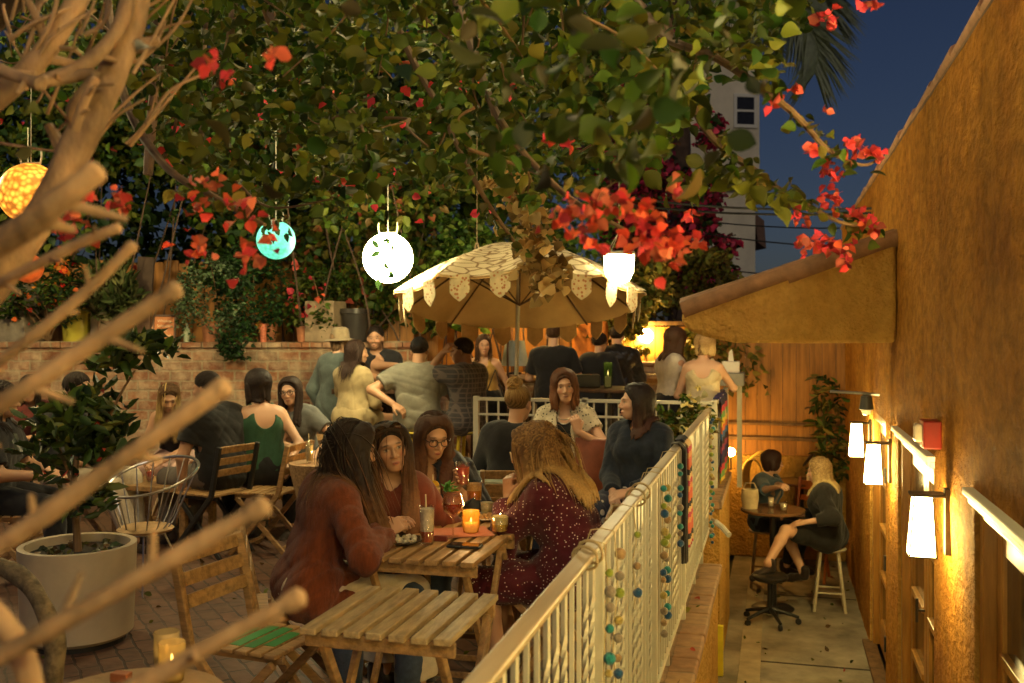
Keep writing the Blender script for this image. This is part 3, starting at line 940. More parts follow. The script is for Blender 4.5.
def person(label, base, face, sp, group=None):
    """base: point on the ground below the pelvis, face: world heading in degrees (0 = +Y, positive turns left)"""
    S = sp.get('s', 1.0); male = sp.get('male', False)
    res = sp.get('res', .008)
    cols = TONES[sp.get('tone', 'tan')]
    pel = A(0, 0, sp['pel'])
    ln = R(sp.get('lean', 5)); sd = R(sp.get('side', 0)); tw = R(sp.get('twist', 0))

    def RR(f): return roty(sd * f) @ rotx(-ln * f)
    up = lambda f, v: RR(f) @ (np.array(v) * S)
    waist = pel + up(.35, (0, 0, .16)); chest = waist + up(.9, (0, .0, .175)); nb = chest + up(1.05, (0, -.012, .13))
    T = RR(1.0) @ rotz(tw)
    shw = (.182 if male else .152) * S
    shR, shL = nb + T @ A(shw, 0, -.05 * S), nb + T @ A(-shw, 0, -.05 * S)
    hb = nb + RR(.6) @ (A(0, .022, .08) * S)
    hy, hp, hr = [R(v) for v in sp.get('head', (0, 0, 0))]
    H = rotz(hy) @ rotx(-hp) @ roty(hr)
    hs = .98 * S
    hc = hb + H @ (A(0, .022, .088) * S)
    hp_ = lambda v: hc + H @ (np.array(v) * hs)
    fat = sp.get('fat', 1.0)
    P = []
    add = lambda *a, **k: P.append(Prim(*a, **k))
    hipw = (.083 if male else .09) * S
    hR, hL = pel + A(hipw, 0, 0), pel + A(-hipw, 0, 0)
    add('cone', pel + A(hipw * .85, -.01, .01), pel + A(-hipw * .85, -.01, .01), .108 * S * fat, .108 * S * fat, .05, tag='torso')
    wr = (.105 if male else .092) * S * fat; wx = (.06 if male else .045) * S
    add('cone', waist + T @ A(wx, 0, 0), waist + T @ A(-wx, 0, 0), wr, wr, .08, tag='torso')
    cr_ = (.118 if male else .104) * S * fat; cx = (.075 if male else .055) * S
    add('cone', chest + T @ A(cx, 0, 0), chest + T @ A(-cx, 0, 0), cr_, cr_, .08, tag='torso')
    if not male:
        for sx in (1, -1): add('ell', chest + T @ (A(sx * .066, .066, -.005) * S), ra=A(.056, .056, .054) * S, k=.04, R=T, tag='torso')
    add('cone', nb + T @ A(shw * .72, -.012, -.052 * S), nb + T @ A(-shw * .72, -.012, -.052 * S), .058 * S, .058 * S, .07, tag='torso')
    add('cone', nb + T @ A(shw * .5, -.01, -.02), nb + T @ A(-shw * .5, -.01, -.02), .035 * S, .035 * S, .06, tag='torso')
    add('cone', nb - T @ A(0, 0, .03), hb + H @ A(0, -.005, .03), (.058 if male else .049) * S, (.056 if male else .046) * S, .04, tag='neck')
    # arms
    ul, fl_ = (.285 * S, .245 * S)
    jt = {}
    for nm, sh, sx in (('r', shR, 1), ('l', shL, -1)):
        tgt = sp.get(nm + 'h'); pole = A(*sp.get(nm + 'e', (sx * .6, -.5, -.7)))
        if tgt is None:
            tgt = A(sx * .12, .22, sp['pel'] + .10 * S) if sp.get('sit', True) else A(sx * .27, .05, sp['pel'] - .06)
        el, wrst = ik(sh, A(*tgt), ul, fl_, pole)
        jt[nm] = (sh, el, wrst)
        r0 = (.052 if male else .043) * S
        add('cone', sh, el, r0, r0 * .80, .05, tag='up' + nm)
        add('cone', el, wrst, r0 * .82, r0 * .55, .02, tag='fo' + nm)
        # hand
        fd = nrm(wrst - el)
        hd = sp.get(nm + 'd'); hd = nrm(A(*hd)) if hd is not None else fd
        pn = sp.get(nm + 'n'); pn = A(*pn) if pn is not None else A(-sx * .5, .1, -.8)
        pn = nrm(pn - hd * (pn @ hd)); side = np.cross(hd, pn) * sx       # thumb side
        curl = sp.get(nm + 'c', .5); hsz = S * (1.06 if male else .98)
        k0 = wrst + hd * .02
        palm_e = wrst + hd * .088 * hsz
        for o_ in (-.026, -.009, .009, .026):
            add('cone', k0 + side * o_ * .7 * hsz, palm_e + side * o_ * hsz, .0145 * hsz, .0115 * hsz, .008, tag='hand')
        fr = max(.0085 * hsz, res * .95)
        for q, (o_, l_) in enumerate(((.028, .066), (.0095, .074), (-.0095, .069), (-.027, .054))):
            b0 = palm_e + side * o_ * hsz; dirv = hd; pnt = b0
            for seg, (f_, cc) in enumerate(((.46, .75), (.32, 1.1), (.26, .8))):
                ang = curl * cc * (1 + .08 * q); dirv = nrm(dirv * math.cos(ang) + nrm(pn - dirv * (pn @ dirv)) * math.sin(ang))
                nx = pnt + dirv * l_ * f_ * hsz * 1.08
                add('cone', pnt, nx, fr * (1.02 - .08 * seg), fr * (.96 - .1 * seg), .003, tag='hand'); pnt = nx
        t0 = wrst + hd * .028 * hsz + side * .024 * hsz; t1 = t0 + nrm(side * .75 + hd * .7 + pn * .35) * .042 * hsz; t2 = t1 + nrm(hd * .9 + side * (.25 - .6 * curl) + pn * (.25 + .7 * curl)) * .036 * hsz
        add('cone', t0, t1, .0135 * hsz, .0105 * hsz, .008, tag='hand'); add('cone', t1, t2, .0105 * hsz, .0085 * hsz, .003, tag='hand')
    # legs
    tl, sl_ = .425 * S, .40 * S
    for nm, hp0, sx in (('r', hR, 1), ('l', hL, -1)):
        tgt = sp.get(nm + 'f')
        if tgt is None:
            tgt = A(sx * .13, .44 * S, .09) if sp.get('sit', True) else A(sx * .09, -.02 + sx * .03, .09)
        pole = A(*sp.get(nm + 'k', (sx * .15, 1, .75 if sp.get('sit', True) else .0)))
        kn, an = ik(hp0, A(*tgt), tl, sl_, pole)
        jt['leg' + nm] = (hp0, kn, an)
        t_ = (1.08 if not male else 1.0) * fat
        add('cone', hp0, kn, .088 * S * t_, .056 * S, .05, tag='th' + nm)
        md = kn + (an - kn) * .3 + nrm(np.cross(A(1, 0, 0), an - kn)) * -.0
        add('cone', kn, md, .054 * S, .053 * S, .02, tag='sh' + nm); add('cone', md, an, .053 * S, .034 * S, .02, tag='sh' + nm)
        ft = sp.get(nm + 't'); ft = nrm(A(*ft)) if ft is not None else nrm(A(sx * .15, 1, -.30))
        heel = an + A(0, 0, -.05) - A(ft[0], ft[1], 0) * .035
        ball = heel + ft * .15 * S; toe = ball + ft * .06 * S
        jt['foot' + nm] = (heel, ball, toe)
        add('cone', an, heel, .036 * S, .030, .02, tag='foot'); add('cone', heel, ball, .030, .030, .02, tag='foot'); add('cone', ball, toe, .030, .022, .015, tag='foot')
    # head
    m_ = 1.05 if male else 1.0
    vr = np.random.default_rng(sum(map(ord, label))); f1_, f2_, f3_, f4_ = vr.uniform(.93, 1.07, 4)
    add('ell', hp_((0, -.016, .034)), ra=A(.074, .095, .083) * hs, k=.02, R=H, tag='head')
    add('ell', hp_((0, .03, -.03)), ra=A(.057 * m_ * f1_, .062, .083 * f2_) * hs, k=.03, R=H, tag='head')
    add('ell', hp_((0, .056, -.088)), ra=A(.030 * m_ * f3_, .028, .024) * hs, k=.03, R=H, tag='head')
    for sx in (1, -1):
        add('ell', hp_((sx * .036, .062, -.028)), ra=A(.022, .022, .02) * hs, k=.02, R=H, tag='head')
        add('ell', hp_((sx * .074, -.004, -.012)), ra=A(.011, .02, .031) * hs, k=.006, R=H @ rotz(sx * -.35), tag='head')
    add('ell', hp_((0, .078, .018)), ra=A(.048, .02, .012) * hs, k=.015, R=H, tag='head')
    add('cone', hp_((0, .090, .004)), hp_((0, .102 + .005 * f4_ ** 4, -.034)), .0075 * hs, .0115 * f3_ * hs, .012, tag='head')
    for sx in (1, -1): add('ell', hp_((sx * .012, .096, -.038)), ra=A(.009, .009, .007) * hs, k=.006, R=H, tag='head')
    add('ell', hp_((0, .088, -.064)), ra=A(.023, .0125, .0058) * hs, k=.005, R=H, tag='head')
    add('ell', hp_((0, .087, -.0745)), ra=A(.019, .0125, .0065) * hs, k=.005, R=H, tag='head')
    G = Grid(P, res)
    for p in P: G.union(p)
    for sx in (1, -1):
        G.sub(Prim('ell', hp_((sx * .031, .100, -.001)), ra=A(.017, .015, .011) * hs, R=H), k=.012)
        G.union(Prim('ell', hp_((sx * .031, .0755, -.002)), ra=A(.0135, .0135, .0115) * hs, R=H, k=.003))
    V, Q = G.mesh()
    # paint: lips, eyes, brows
    q = (V - hc) @ H / hs
    col = np.tile(cols, (len(V), 1))
    front = (q[:, 1] > .06) & (np.abs(q[:, 2]) < .11) & (np.abs(q[:, 0]) < .07)

    def blend(w, c): 
        w = np.clip(w, 0, 1)[:, None] * front[:, None]
        col[:] = col * (1 - w) + np.asarray(c) * w
    sm = lambda d, e: np.clip((1 - d) / e, 0, 1)
    ax_ = np.abs(q[:, 0])
    blend(.35 * sm(np.hypot((ax_ - .04) / .025, (q[:, 2] + .03) / .02), .6), cols * A(1.15, .72, .68))
    blend(.8 * sm(np.hypot(q[:, 0] / .022, (q[:, 2] + .069) / .0105), .45), A(*sp.get('lip', (.36, .13, .09))))
    blend(.8 * sm(np.hypot(q[:, 0] / .02, (q[:, 2] + .0695) / .0026), .5), A(.08, .02, .02))
    hcol = A(*sp.get('hair', {}).get('col', (.03, .018, .012)))
    blend(.9 * sm(np.hypot((ax_ - .031) / .020, (q[:, 2] - .0230 + ax_ * .06) / .0058), .6), hcol * .8 + A(.012, .008, .005))
    if not sp.get('eyes_closed'):
        blend(.5 * sm(np.hypot((ax_ - .031) / .0185, (q[:, 2] - .003) / .008), .4), cols * .25)
        blend(sm(np.hypot((ax_ - .031) / .0135, (q[:, 2] + .0015) / .0052), .3), A(.46, .40, .33))
        gx = sp.get('gaze', 0.0)
        blend(sm(np.hypot((q[:, 0] * np.sign(q[:, 0]) - .031 - np.sign(q[:, 0]) * gx * .006) / .0062, (q[:, 2] + .001) / .0070), .3), A(.02, .011, .008))
        blend(.85 * sm(np.hypot((ax_ - .032) / .0165, (q[:, 2] - .0052 + (ax_ - .031) ** 2 * 14) / .0028), .6), A(.02, .011, .008))
    if sp.get('beard'):
        bm_ = (q[:, 2] < -.035) & (q[:, 2] > -.125) & (q[:, 1] > -.02)
        w = np.where(bm_, .55, 0) * (np.hypot(q[:, 0] / .026, (q[:, 2] + .069) / .015) > 1)
        col[:] = col * (1 - w[:, None]) + hcol * w[:, None]
    root = np_mesh('person', V, Q, SKIN, None, True, {'col': col})
    root.location = base; root.rotation_euler = (0, 0, R(face))
    tag(root, label, 'person', group)

    byt = lambda *ts: [p for p in P if any(p.tag.startswith(t) for t in ts)]

    # ---- clothes
    cres = max(res, .008) if not sp.get('fine') else res
    wear_ = []
    for c in sp.get('wear', []):
        wear_ += [dict(c, only='r', name='shoe'), dict(c, only='l', name='shoe')] if c['k'] == 'shoes' else [c]
    for ci, c in enumerate(wear_):
        kind = c['k']; inf = c.get('loose', .012); m = c['m']; prs = []
        cuts = []
        extra = []
        if kind in ('top', 'dress', 'jacket'):
            tors = byt('torso')
            if c.get('crop'): tors = tors[1:]
            if c.get('tank'): tors = [p for p in tors if not (p.t == 'cone' and p.ra < .06 * S + 1e-6)]
            prs += [(p, inf, p.k + .015) for p in tors]
            if c.get('tank'):
                for sx in (1, -1):
                    a_ = chest + T @ (A(sx * .085, .09, .05) * S); b_ = nb + T @ (A(sx * .085, .0, .02) * S); d_ = chest + T @ (A(sx * .085, -.10, .03) * S)
                    w_ = c.get('strap', .012)
                    extra += [Prim('cone', a_, b_, w_ * 1.2, w_, .01), Prim('cone', b_, d_, w_, w_ * 1.2, .01)]
            sl = c.get('sleeve', .5)
            for nm in 'rl':
                sh, el, wr_ = jt[nm]
                if sl > 0 and not c.get('tank'):
                    f1 = min(sl, 1.0); e1 = sh + (el - sh) * f1
                    r0 = (.052 if male else .043) * S + inf * c.get('sl_loose', 1.3)
                    extra.append(Prim('cone', sh, e1, r0 * 1.03, r0 * (1 - .14 * f1), .045, tag='slv'))
                    if sl > 1:
                        e2 = el + (wr_ - el) * (sl - 1)
                        extra.append(Prim('cone', el, e2, r0 * .88, r0 * c.get('cuff', .72), .03, tag='slv'))
                        cuts.append((e2, wr_ - el, .09))
                    else: cuts.append((e1, el - sh, .12))
            if c.get('collar'):
                extra.append(Prim('cone', nb + T @ A(0, -.005, .0), nb + RR(.6) @ A(0, .012, .045), .062 * S, .060 * S, .02))
            if kind == 'dress' or c.get('hem', 0) > 0:
                hm = c.get('hem', .3)
                if sp.get('sit', True):
                    for nm in 'rl':
                        hp0, kn, an = jt['leg' + nm]
                        f_ = min(1, hm / tl)
                        extra.append(Prim('cone', hp0, hp0 + (kn - hp0) * f_, .105 * S, .085 * S, .09))
                else:
                    extra.append(Prim('cone', pel + A(.05, 0, 0), pel + A(.07, 0, -hm), .115 * S, .12 * S, .1)); extra.append(Prim('cone', pel + A(-.05, 0, 0), pel + A(-.07, 0, -hm), .115 * S, .12 * S, .1))
                    cuts.append((pel + A(0, 0, -hm), A(0, 0, -1), 9))
        elif kind in ('pants', 'shorts', 'tights'):
            prs += [(p, inf, p.k + .01) for p in byt('torso')[:1]]
            if c.get('high'): extra.append(Prim('cone', pel, pel + (waist - pel) * .8, .11 * S * fat, .10 * S * fat, .06))
            lf = c.get('len', 1.95)
            for nm in 'rl':
                hp0, kn, an = jt['leg' + nm]
                f1 = min(1, lf); e1 = hp0 + (kn - hp0) * f1
                extra.append(Prim('cone', hp0, e1, .092 * S * fat + inf, (.092 * (1 - f1) + .058 * f1) * S + inf, .04))
                if lf > 1:
                    e2 = kn + (an - kn) * (lf - 1); extra.append(Prim('cone', kn, e2, .060 * S + inf, (.043 + c.get('flare', 0)) * S + inf, .03)); cuts.append((e2, an - kn, .12))
                else: cuts.append((e1, kn - hp0, .16))
        elif kind == 'skirt':
            hm = c.get('hem', .4)
            prs += [(p, inf + .004, p.k + .02) for p in byt('torso')[:1]]
            if sp.get('sit', True):
                for nm in 'rl':
                    hp0, kn, an = jt['leg' + nm]
                    f_ = min(1, hm / tl); extra.append(Prim('cone', hp0, hp0 + (kn - hp0) * f_, .108 * S, .085 * S, .10))
                    if hm > tl:
                        e2 = kn + (an - kn) * ((hm - tl) / sl_); extra.append(Prim('cone', hp0 + (kn - hp0) * f_, e2, .09 * S, .085 * S, .10))
            else:
                for sx in (1, -1): extra.append(Prim('cone', pel + A(sx * .05, 0, .05), pel + A(sx * .06, 0, -hm), .11 * S, .11 * S, .1))
                cuts.append((pel + A(0, 0, -hm), A(0, 0, -1), 9))
        elif kind == 'shoes':
            for nm in c['only']:
                heel, ball, toe = jt['foot' + nm]
                extra += [Prim('cone', heel, ball, .036, .037, .02), Prim('cone', ball, toe, .037, .029, .02), Prim('cone', heel + A(0, 0, .02), heel + A(0, 0, .055), .037, .04, .02)]
        g = Grid([p for p, _, _ in prs] + extra, cres, inf)
        for p, i_, k_ in prs: g.union(p, i_, k_)
        for p in extra: g.union(p)
        if c.get('wr', 1): g.noise(.0042 * c.get('wr', 1), 24, ci + 3 + int(abs(face) * 7) % 50)
        for pt, n_, rad in cuts:
            n_ = nrm(np.asarray(n_, float))
            if rad > 5: g.cut(pt, n_)
            else:
                S_, X, Y, Z = g.sl(pt - rad - .03, pt + rad + .03)
                d = (X - pt[0]) * n_[0] + (Y - pt[1]) * n_[1] + (Z - pt[2]) * n_[2]
                rr = np.sqrt((X - pt[0]) ** 2 + (Y - pt[1]) ** 2 + (Z - pt[2]) ** 2)
                g.F[S_] = np.where(rr < rad, np.maximum(g.F[S_], d), g.F[S_])
        if kind in ('top', 'dress', 'jacket'):
            nk = c.get('neck', 'crew')
            if c.get('tank'):
                g.cut(nb + T @ A(0, 0, -.0) * S, T @ A(0, 0, 1)) if False else None
                # scoop above the bust, leaving the straps
                for cy_, cz_, rr_ in ((.10, .10, .085), (-.12, .13 if not c.get('lowback') else .06, .10 if not c.get('lowback') else .15)):
                    g.sub(Prim('ell', chest + T @ (A(0, cy_, cz_) * S), ra=A(.075, rr_, .085) * S, R=T), k=.008)
            elif nk == 'v':
                g.sub(Prim('cone', nb + T @ (A(0, .02, .06) * S), nb + T @ (A(0, .10, -.13) * S), .068 * S, .012, .01), k=.006)
            elif nk == 'scoop':
                g.sub(Prim('ell', nb + T @ (A(0, .075, -.01) * S), ra=A(.085, .075, .085) * S, R=T), k=.006)
            elif not c.get('collar'):
                g.sub(Prim('cone', nb + T @ (A(0, .012, .02) * S), hb + H @ A(0, 0, .08), .060 * S, .075 * S), k=.006)
            if c.get('open'):   # open jacket front
                g.sub(Prim('cone', nb + T @ (A(0, .10, -.02) * S), pel + A(0, .16, -.05), .055 * S, .06 * S), k=.006)
            if c.get('collar'):
                g.sub(Prim('cone', nb + T @ (A(0, .01, .0) * S), hb + H @ A(0, .01, .08), .050 * S, .058 * S), k=.004)
                g.sub(Prim('cone', nb + T @ (A(0, .08, .05) * S), nb + T @ (A(0, .09, -.10) * S), .03, .010), k=.004)
            if c.get('band'):   # bandeau
                g.cut(chest + T @ A(0, 0, .05 * S), T @ A(0, 0, 1))
            if c.get('crop'): g.cut(waist + T @ A(0, 0, c['crop'] * S), T @ A(0, 0, -1))
            if c.get('backcut') is not None: pass
        if kind == 'skirt' or kind == 'pants' or kind == 'shorts':
            top = waist + A(0, 0, -.02) if not c.get('high') else waist + A(0, 0, .06)
            S_, X, Y, Z = g.sl(top - .3, top + .3)
            n_ = nrm(waist - pel); d = (X - top[0]) * n_[0] + (Y - top[1]) * n_[1] + (Z - top[2]) * n_[2]
            nt = ((X - pel[0]) ** 2 + (Y - pel[1]) ** 2) < (.19 * S) ** 2
            g.F[S_] = np.where(nt, np.maximum(g.F[S_], d), g.F[S_])
        v, q_ = g.mesh()
        if len(v):
            nmz = c.get('name', {'top': 'shirt', 'dress': 'dress', 'jacket': 'jacket', 'pants': 'trousers', 'shorts': 'shorts', 'skirt': 'skirt', 'shoes': 'shoes', 'tights': 'tights'}[kind])
            np_mesh(nmz, v, q_, m, root)
    # ---- hair
    hd_ = sp.get('hair')
    if hd_:
        make_hair(root, hd_, P, hc, H, hs, nb, T, S, res)
    if sp.get('glasses'):
        gm = MB()
        for sx in (1, -1):
            c_ = [hp_((sx * .033 + .024 * math.cos(t), .106 - .006 * abs(math.cos(t)) * (1 if math.cos(t) * sx > 0 else 0), -.004 + .020 * math.sin(t))) for t in np.linspace(0, 2 * PI, 17)]
            gm.tube(c_, .0026, 6, cap=False)
            gm.tube([hp_((sx * .057, .098, .002)), hp_((sx * .076, .06, .004)), hp_((sx * .079, .0, .004))], .0024, 5)
        gm.tube([hp_((-.010, .108, .0)), hp_((0, .111, .003)), hp_((.010, .108, .0))], .0024, 5)
        gm.build('glasses', mat('spectacle frame ' + sp['glasses'], (.55, .45, .30) if sp['glasses'] == 'pale' else (.03, .02, .018), .3), root, smooth=True)
    if sp.get('cap'):
        cm = Grid([Prim('ell', hp_((0, -.016, .04)), ra=A(.085, .108, .09) * hs, R=H)], res)
        cm.union(Prim('ell', hp_((0, -.016, .04)), ra=A(.083, .105, .088) * hs, R=H, k=.01))
        by = sp['cap']
        cm.cut(hp_((0, 0, .035)), H @ A(0, .15 * by, -1))
        cm.union(Prim('ell', hp_((0, by * .125, .045)), ra=A(.062, .065, .009) * hs, R=H, k=.012))
        v, q_ = cm.mesh(); np_mesh('cap', v, q_, fabric('black cap', (.018, .018, .02)), root)
    if sp.get('hat'):
        hm_ = MB(); hm_.lathe([(.001, .095), (.055, .092), (.085, .07), (.094, .02), (.096, -.02), (.15, -.035), (.155, -.04), (.152, -.045), (.09, -.03), (.085, -.03)], 24)
        hm_.v = [tuple(hc + H @ rotx(.1) @ (A(*p) * hs + A(0, -.01, .055))) for p in hm_.v]
        hm_.build('bucket_hat', fabric('pale hat', (.27, .21, .125)), root, smooth=True)
    info = dict(root=root, hc=hc, H=H, hs=hs, nb=nb, T=T, chest=chest, waist=waist, pel=pel, jt=jt, P=P, S=S)
    return info


def make_hair(root, d, P, hc, H, hs, nb, T, S, res):
    col = A(*d.get('col', (.03, .018, .012))); tip = A(*d.get('tip', tuple(col)))
    L = d.get('len', .3); n = int(d.get('n', 220) * (3.4 if res < .007 else 1.9)); style = d.get('style', 'long')
    rg = np.random.default_rng(d.get('seed', 1))
    hp_ = lambda v: hc + H @ (np.array(v) * hs)
    # scalp base
    inf = d.get('vol', .012) * .6
    sc_ = Prim('ell', hp_((0, -.018, .036)), ra=(A(.074, .094, .084) + inf) * hs, R=H, k=.02)
    pr = [sc_]
    if style in ('long', 'bob', 'pulled'):
        pr.append(Prim('ell', hp_((0, -.045, -.045)), ra=A(.068, .052, .075) * hs, R=H, k=.05))
    g = Grid(pr, max(res, .006), .0)
    for p in pr: g.union(p)
    fc = d.get('fringe', 0)
    g.sub(Prim('ell', hp_((0, .085, -.036 - .03 * fc)), ra=A(.069, .078, .101) * hs, R=H), k=.012)
    g.sub(Prim('ell', hp_((0, .045, -.09)), ra=A(.09, .075, .075) * hs, R=H), k=.015)
    if style == 'short': g.cut(hp_((0, -.08, -.045)), H @ A(0, .6, -1))
    v, q_ = g.mesh()
    qh = (v - hc) @ H / hs
    stc = .62 + .30 * np.sin(qh[:, 1] * 420 + 3 * np.sin(qh[:, 0] * 60) + 40 * qh[:, 2]) + .18 * np.sin(qh[:, 1] * 910 + qh[:, 0] * 130)
    me_parts = [(v, q_, np.tile(col, (len(v), 1)) * np.clip(stc, .3, 1.2)[:, None])]
    # locks
    colP = [p for p in P if p.tag in ('head', 'neck', 'torso', 'upr', 'upl')]
    pts0 = []
    part = d.get('part', 0.0)
    while len(pts0) < n:
        z = rg.uniform(-.45, 1); a = rg.uniform(-PI, PI)
        if len(pts0) % 4 == 0 and style != 'short': z = rg.uniform(.50 - .1 * d.get('fringe', 0), .80); a = rg.uniform(-1.3, 1.3)
        u = A(math.sqrt(max(0, 1 - z * z)) * math.sin(a), math.sqrt(max(0, 1 - z * z)) * math.cos(a), z)
        if u[1] > .30 and z < .60 - .15 * fc: continue
        if u[1] > .05 and z < .05: continue
        if style in ('short',) and z < -.25: continue
        pts0.append(u)
    U = np.array(pts0)
    rad = (A(.074, .094, .084) + inf * .8)
    p = (U * rad + A(0, -.018, .036))          # head frame
    steps = d.get('steps', 14)
    tw = d.get('target')
    if style == 'short':
        fl = np.stack([U[:, 0] * .3 + d.get('sweep', .4), U[:, 1] * .2 + d.get('fwd', .5), -.3 + 0 * U[:, 0]], 1)
    elif style in ('bun', 'pulled', 'updo'):
        tgt = A(*(tw or (0, -.12, .06))); fl = tgt[None] - p
    else:
        sx = np.sign(U[:, 0] - part); sx[sx == 0] = 1
        fl = np.stack([sx * .85, -.38 - .4 * (U[:, 1] < .2), -.15 + 0 * sx], 1)
    nrm_ = U / rad; nrm_ /= np.linalg.norm(nrm_, axis=1)[:, None]
    fl = fl - nrm_ * (fl * nrm_).sum(1)[:, None]; fl /= np.linalg.norm(fl, axis=1)[:, None] + 1e-6
    X = hc + (p * hs) @ H.T
    D = fl @ H.T
    if style in ('bun', 'pulled', 'updo'):
        Lk = np.linalg.norm(hp_(tw or (0, -.12, .06))[None] - X, axis=1) * 1.12
    elif style == 'short': Lk = np.full(n, L) * rg.uniform(.7, 1.2, n)
    else:
        Lk = (L + (U[:, 2] - 0) * .10) * rg.uniform(.82, 1.05, n)
    path = [X.copy()]
    grav = np.array([0, 0, -1.0])
    wave = d.get('wave', .15); ph = 2.5 * np.sin(6 * U[:, 0] + 1) + 2.5 * np.sin(7 * U[:, 1] + 5 * U[:, 2]) + rg.normal(0, .35, n)
    drift = A(*d.get('drift', (0, 0, 0)))
    # local drift is in body frame: front (+y) for hair brought over the shoulders
    clr = d.get('clear', .010); cl_t = d.get('over', .036)
    jit = rg.normal(size=(n, 3)) * .07
    tg = hp_(tw or (0, -.12, .06))
    for s_ in range(steps):
        st = (Lk / steps)[:, None]
        if style in ('bun', 'pulled', 'updo'):
            dv = tg[None] - X; dv /= np.linalg.norm(dv, axis=1)[:, None] + 1e-6; D = D * .5 + dv * .6
        elif style == 'short': D = D + grav * .10 + jit * .3
        else:
            side = np.sign((X - hc) @ H[:, 0])[:, None]
            w_ = np.sin(ph + s_ * 1.1)[:, None] * wave
            D = D * .72 + grav * min(.42, .22 + .05 * s_) + jit * (.25 if s_ > 3 else .05) + (H[:, 0][None] * side * .0) + np.stack([w_[:, 0] * .5, np.cos(ph + s_ * .9) * wave * .5, 0 * w_[:, 0]], 1) + drift * (.30 if s_ > 2 else 0)
        if style not in ('bun', 'pulled', 'updo', 'short'):
            hv = (X - (hc + H @ A(0, -.018, .036) * hs)) @ H / (A(.074, .094, .084) * hs)
            nn = (hv / (A(.074, .094, .084) * hs)) @ H.T; nn /= np.linalg.norm(nn, axis=1)[:, None] + 1e-6
            near_ = (np.clip((1.45 - np.linalg.norm(hv, axis=1)) / .3, 0, 1) * np.clip((hv[:, 2] + .75) / .5, 0, 1))[:, None]
            out_ = np.maximum((D * nn).sum(1)[:, None] + .06, 0)
            D = D - nn * out_ * near_
        D /= np.linalg.norm(D, axis=1)[:, None] + 1e-6
        X = X + D * st
        for it in range(2):
            f = np.full(n, 1.0)
            e = .004
            def fld(Y):
                r_ = np.full(len(Y), 1.0)
                for pp in colP: r_ = np.minimum(r_, pp.d(Y[:, 0], Y[:, 1], Y[:, 2], 0 if pp.tag in ('head', 'neck') else cl_t))
                return r_
            f = fld(X); bad = f < clr
            if not bad.any(): break
            Xb = X[bad]; gr = np.stack([fld(Xb + A(e, 0, 0)) - fld(Xb - A(e, 0, 0)), fld(Xb + A(0, e, 0)) - fld(Xb - A(0, e, 0)), fld(Xb + A(0, 0, e)) - fld(Xb - A(0, 0, e))], 1)
            gr /= np.linalg.norm(gr, axis=1)[:, None] + 1e-6
            X[bad] = Xb + gr * (clr - f[bad])[:, None] * 1.05
        path.append(X.copy())
    Pth = np.stack(path, 1)                    # n, steps+1, 3
    m_ = steps + 1
    tang = np.gradient(Pth, axis=1); tang /= np.linalg.norm(tang, axis=2)[:, :, None] + 1e-9
    outv = Pth - (hc + A(0, -.0, -.05))[None, None]; outv = outv - tang * (outv * tang).sum(2)[:, :, None]; outv /= np.linalg.norm(outv, axis=2)[:, :, None] + 1e-9
    sdv = np.cross(tang, outv)
    t = np.linspace(0, 1, m_)
    wdt = d.get('w', .010) * (.26 if res < .007 else .46) * (1 - t ** 3 * .75) * (rg.uniform(.6, 1.3, n)[:, None]); wdt = wdt[:, :, None]
    k = 4
    lc = rg.uniform(.82, 1.18, n)[:, None, None]
    tt = np.clip((t - d.get('tipat', .35)) / .4, 0, 1)[None, :, None]
    cc = (col[None, None] * (1 - tt) + tip[None, None] * tt) * lc
    if d.get('streak') is not None:
        msk = (rg.uniform(size=n) < .35)[:, None, None]; cc = np.where(msk, cc * .4 + A(*d['streak']) * .6, cc)
    if style in ('long', 'bob') and res < .0075:
        # the body of the hair: one smooth sheet grown along the locks, its colour taken from the nearest lock
        from mathutils.kdtree import KDTree
        idx = np.arange(0, n, max(1, n // 300)); segs = []
        for i in idx:
            for s_ in range(0, m_ - 1):
                r0 = .0088 - .0045 * (s_ / m_); r1 = .0088 - .0045 * ((s_ + 1) / m_)
                segs.append(Prim('cone', Pth[i, s_], Pth[i, s_ + 1], r0, r1, .012))
        gh = Grid(segs, .0065, 0, .02)
        for p_ in segs: gh.union(p_)
        # fine combed grooves
        gv, gq = gh.mesh()
        kd = KDTree(n * m_ // 2 + n)
        flat = Pth.reshape(-1, 3); fc_ = cc.reshape(-1, 3)
        for j in range(0, len(flat), 2): kd.insert(flat[j], j)
        kd.balance()
        ang = np.arctan2(U[:, 0], U[:, 1] + .25); gvn = np.zeros_like(gv); near_c = np.zeros_like(gv)
        tip_t = np.clip((t - d.get('tipat', .35)) / .4, 0, 1)
        for q_i, v_ in enumerate(gv):
            nb_ = kd.find_n(v_, 6); ws = np.array([1 / (b_[2] + .002) for b_ in nb_]); ws /= ws.sum()
            li = [b_[1] // m_ for b_ in nb_]; a_ = (ang[li] * ws).sum(); z_ = (U[li, 2] * ws).sum(); tt_ = (tip_t[[b_[1] % m_ for b_ in nb_]] * ws).sum()
            st_ = np.sin(46 * a_ + 9 * z_) * .5 + np.sin(97 * a_ + 23 * z_ + 1) * .35 + np.sin(21 * a_ - 14 * z_) * .4
            o_ = v_ - np.array(nb_[0][0]); gvn[q_i] = o_ / (np.linalg.norm(o_) + 1e-6) * .0016 * st_
            cb = col * (1 - tt_) + tip * tt_
            if d.get('streak') is not None: w_ = np.clip(st_ * .35 + .22, 0, .6); cb = cb * (1 - w_) + A(*d['streak']) * w_
            near_c[q_i] = cb * (1 + .20 * st_)
        me_parts.append((gv + gvn, gq, near_c))
        Pth = Pth + outv * .0035
    k = 4
    ring = [sdv * wdt, outv * wdt * .4, -sdv * wdt, -outv * wdt * .4]
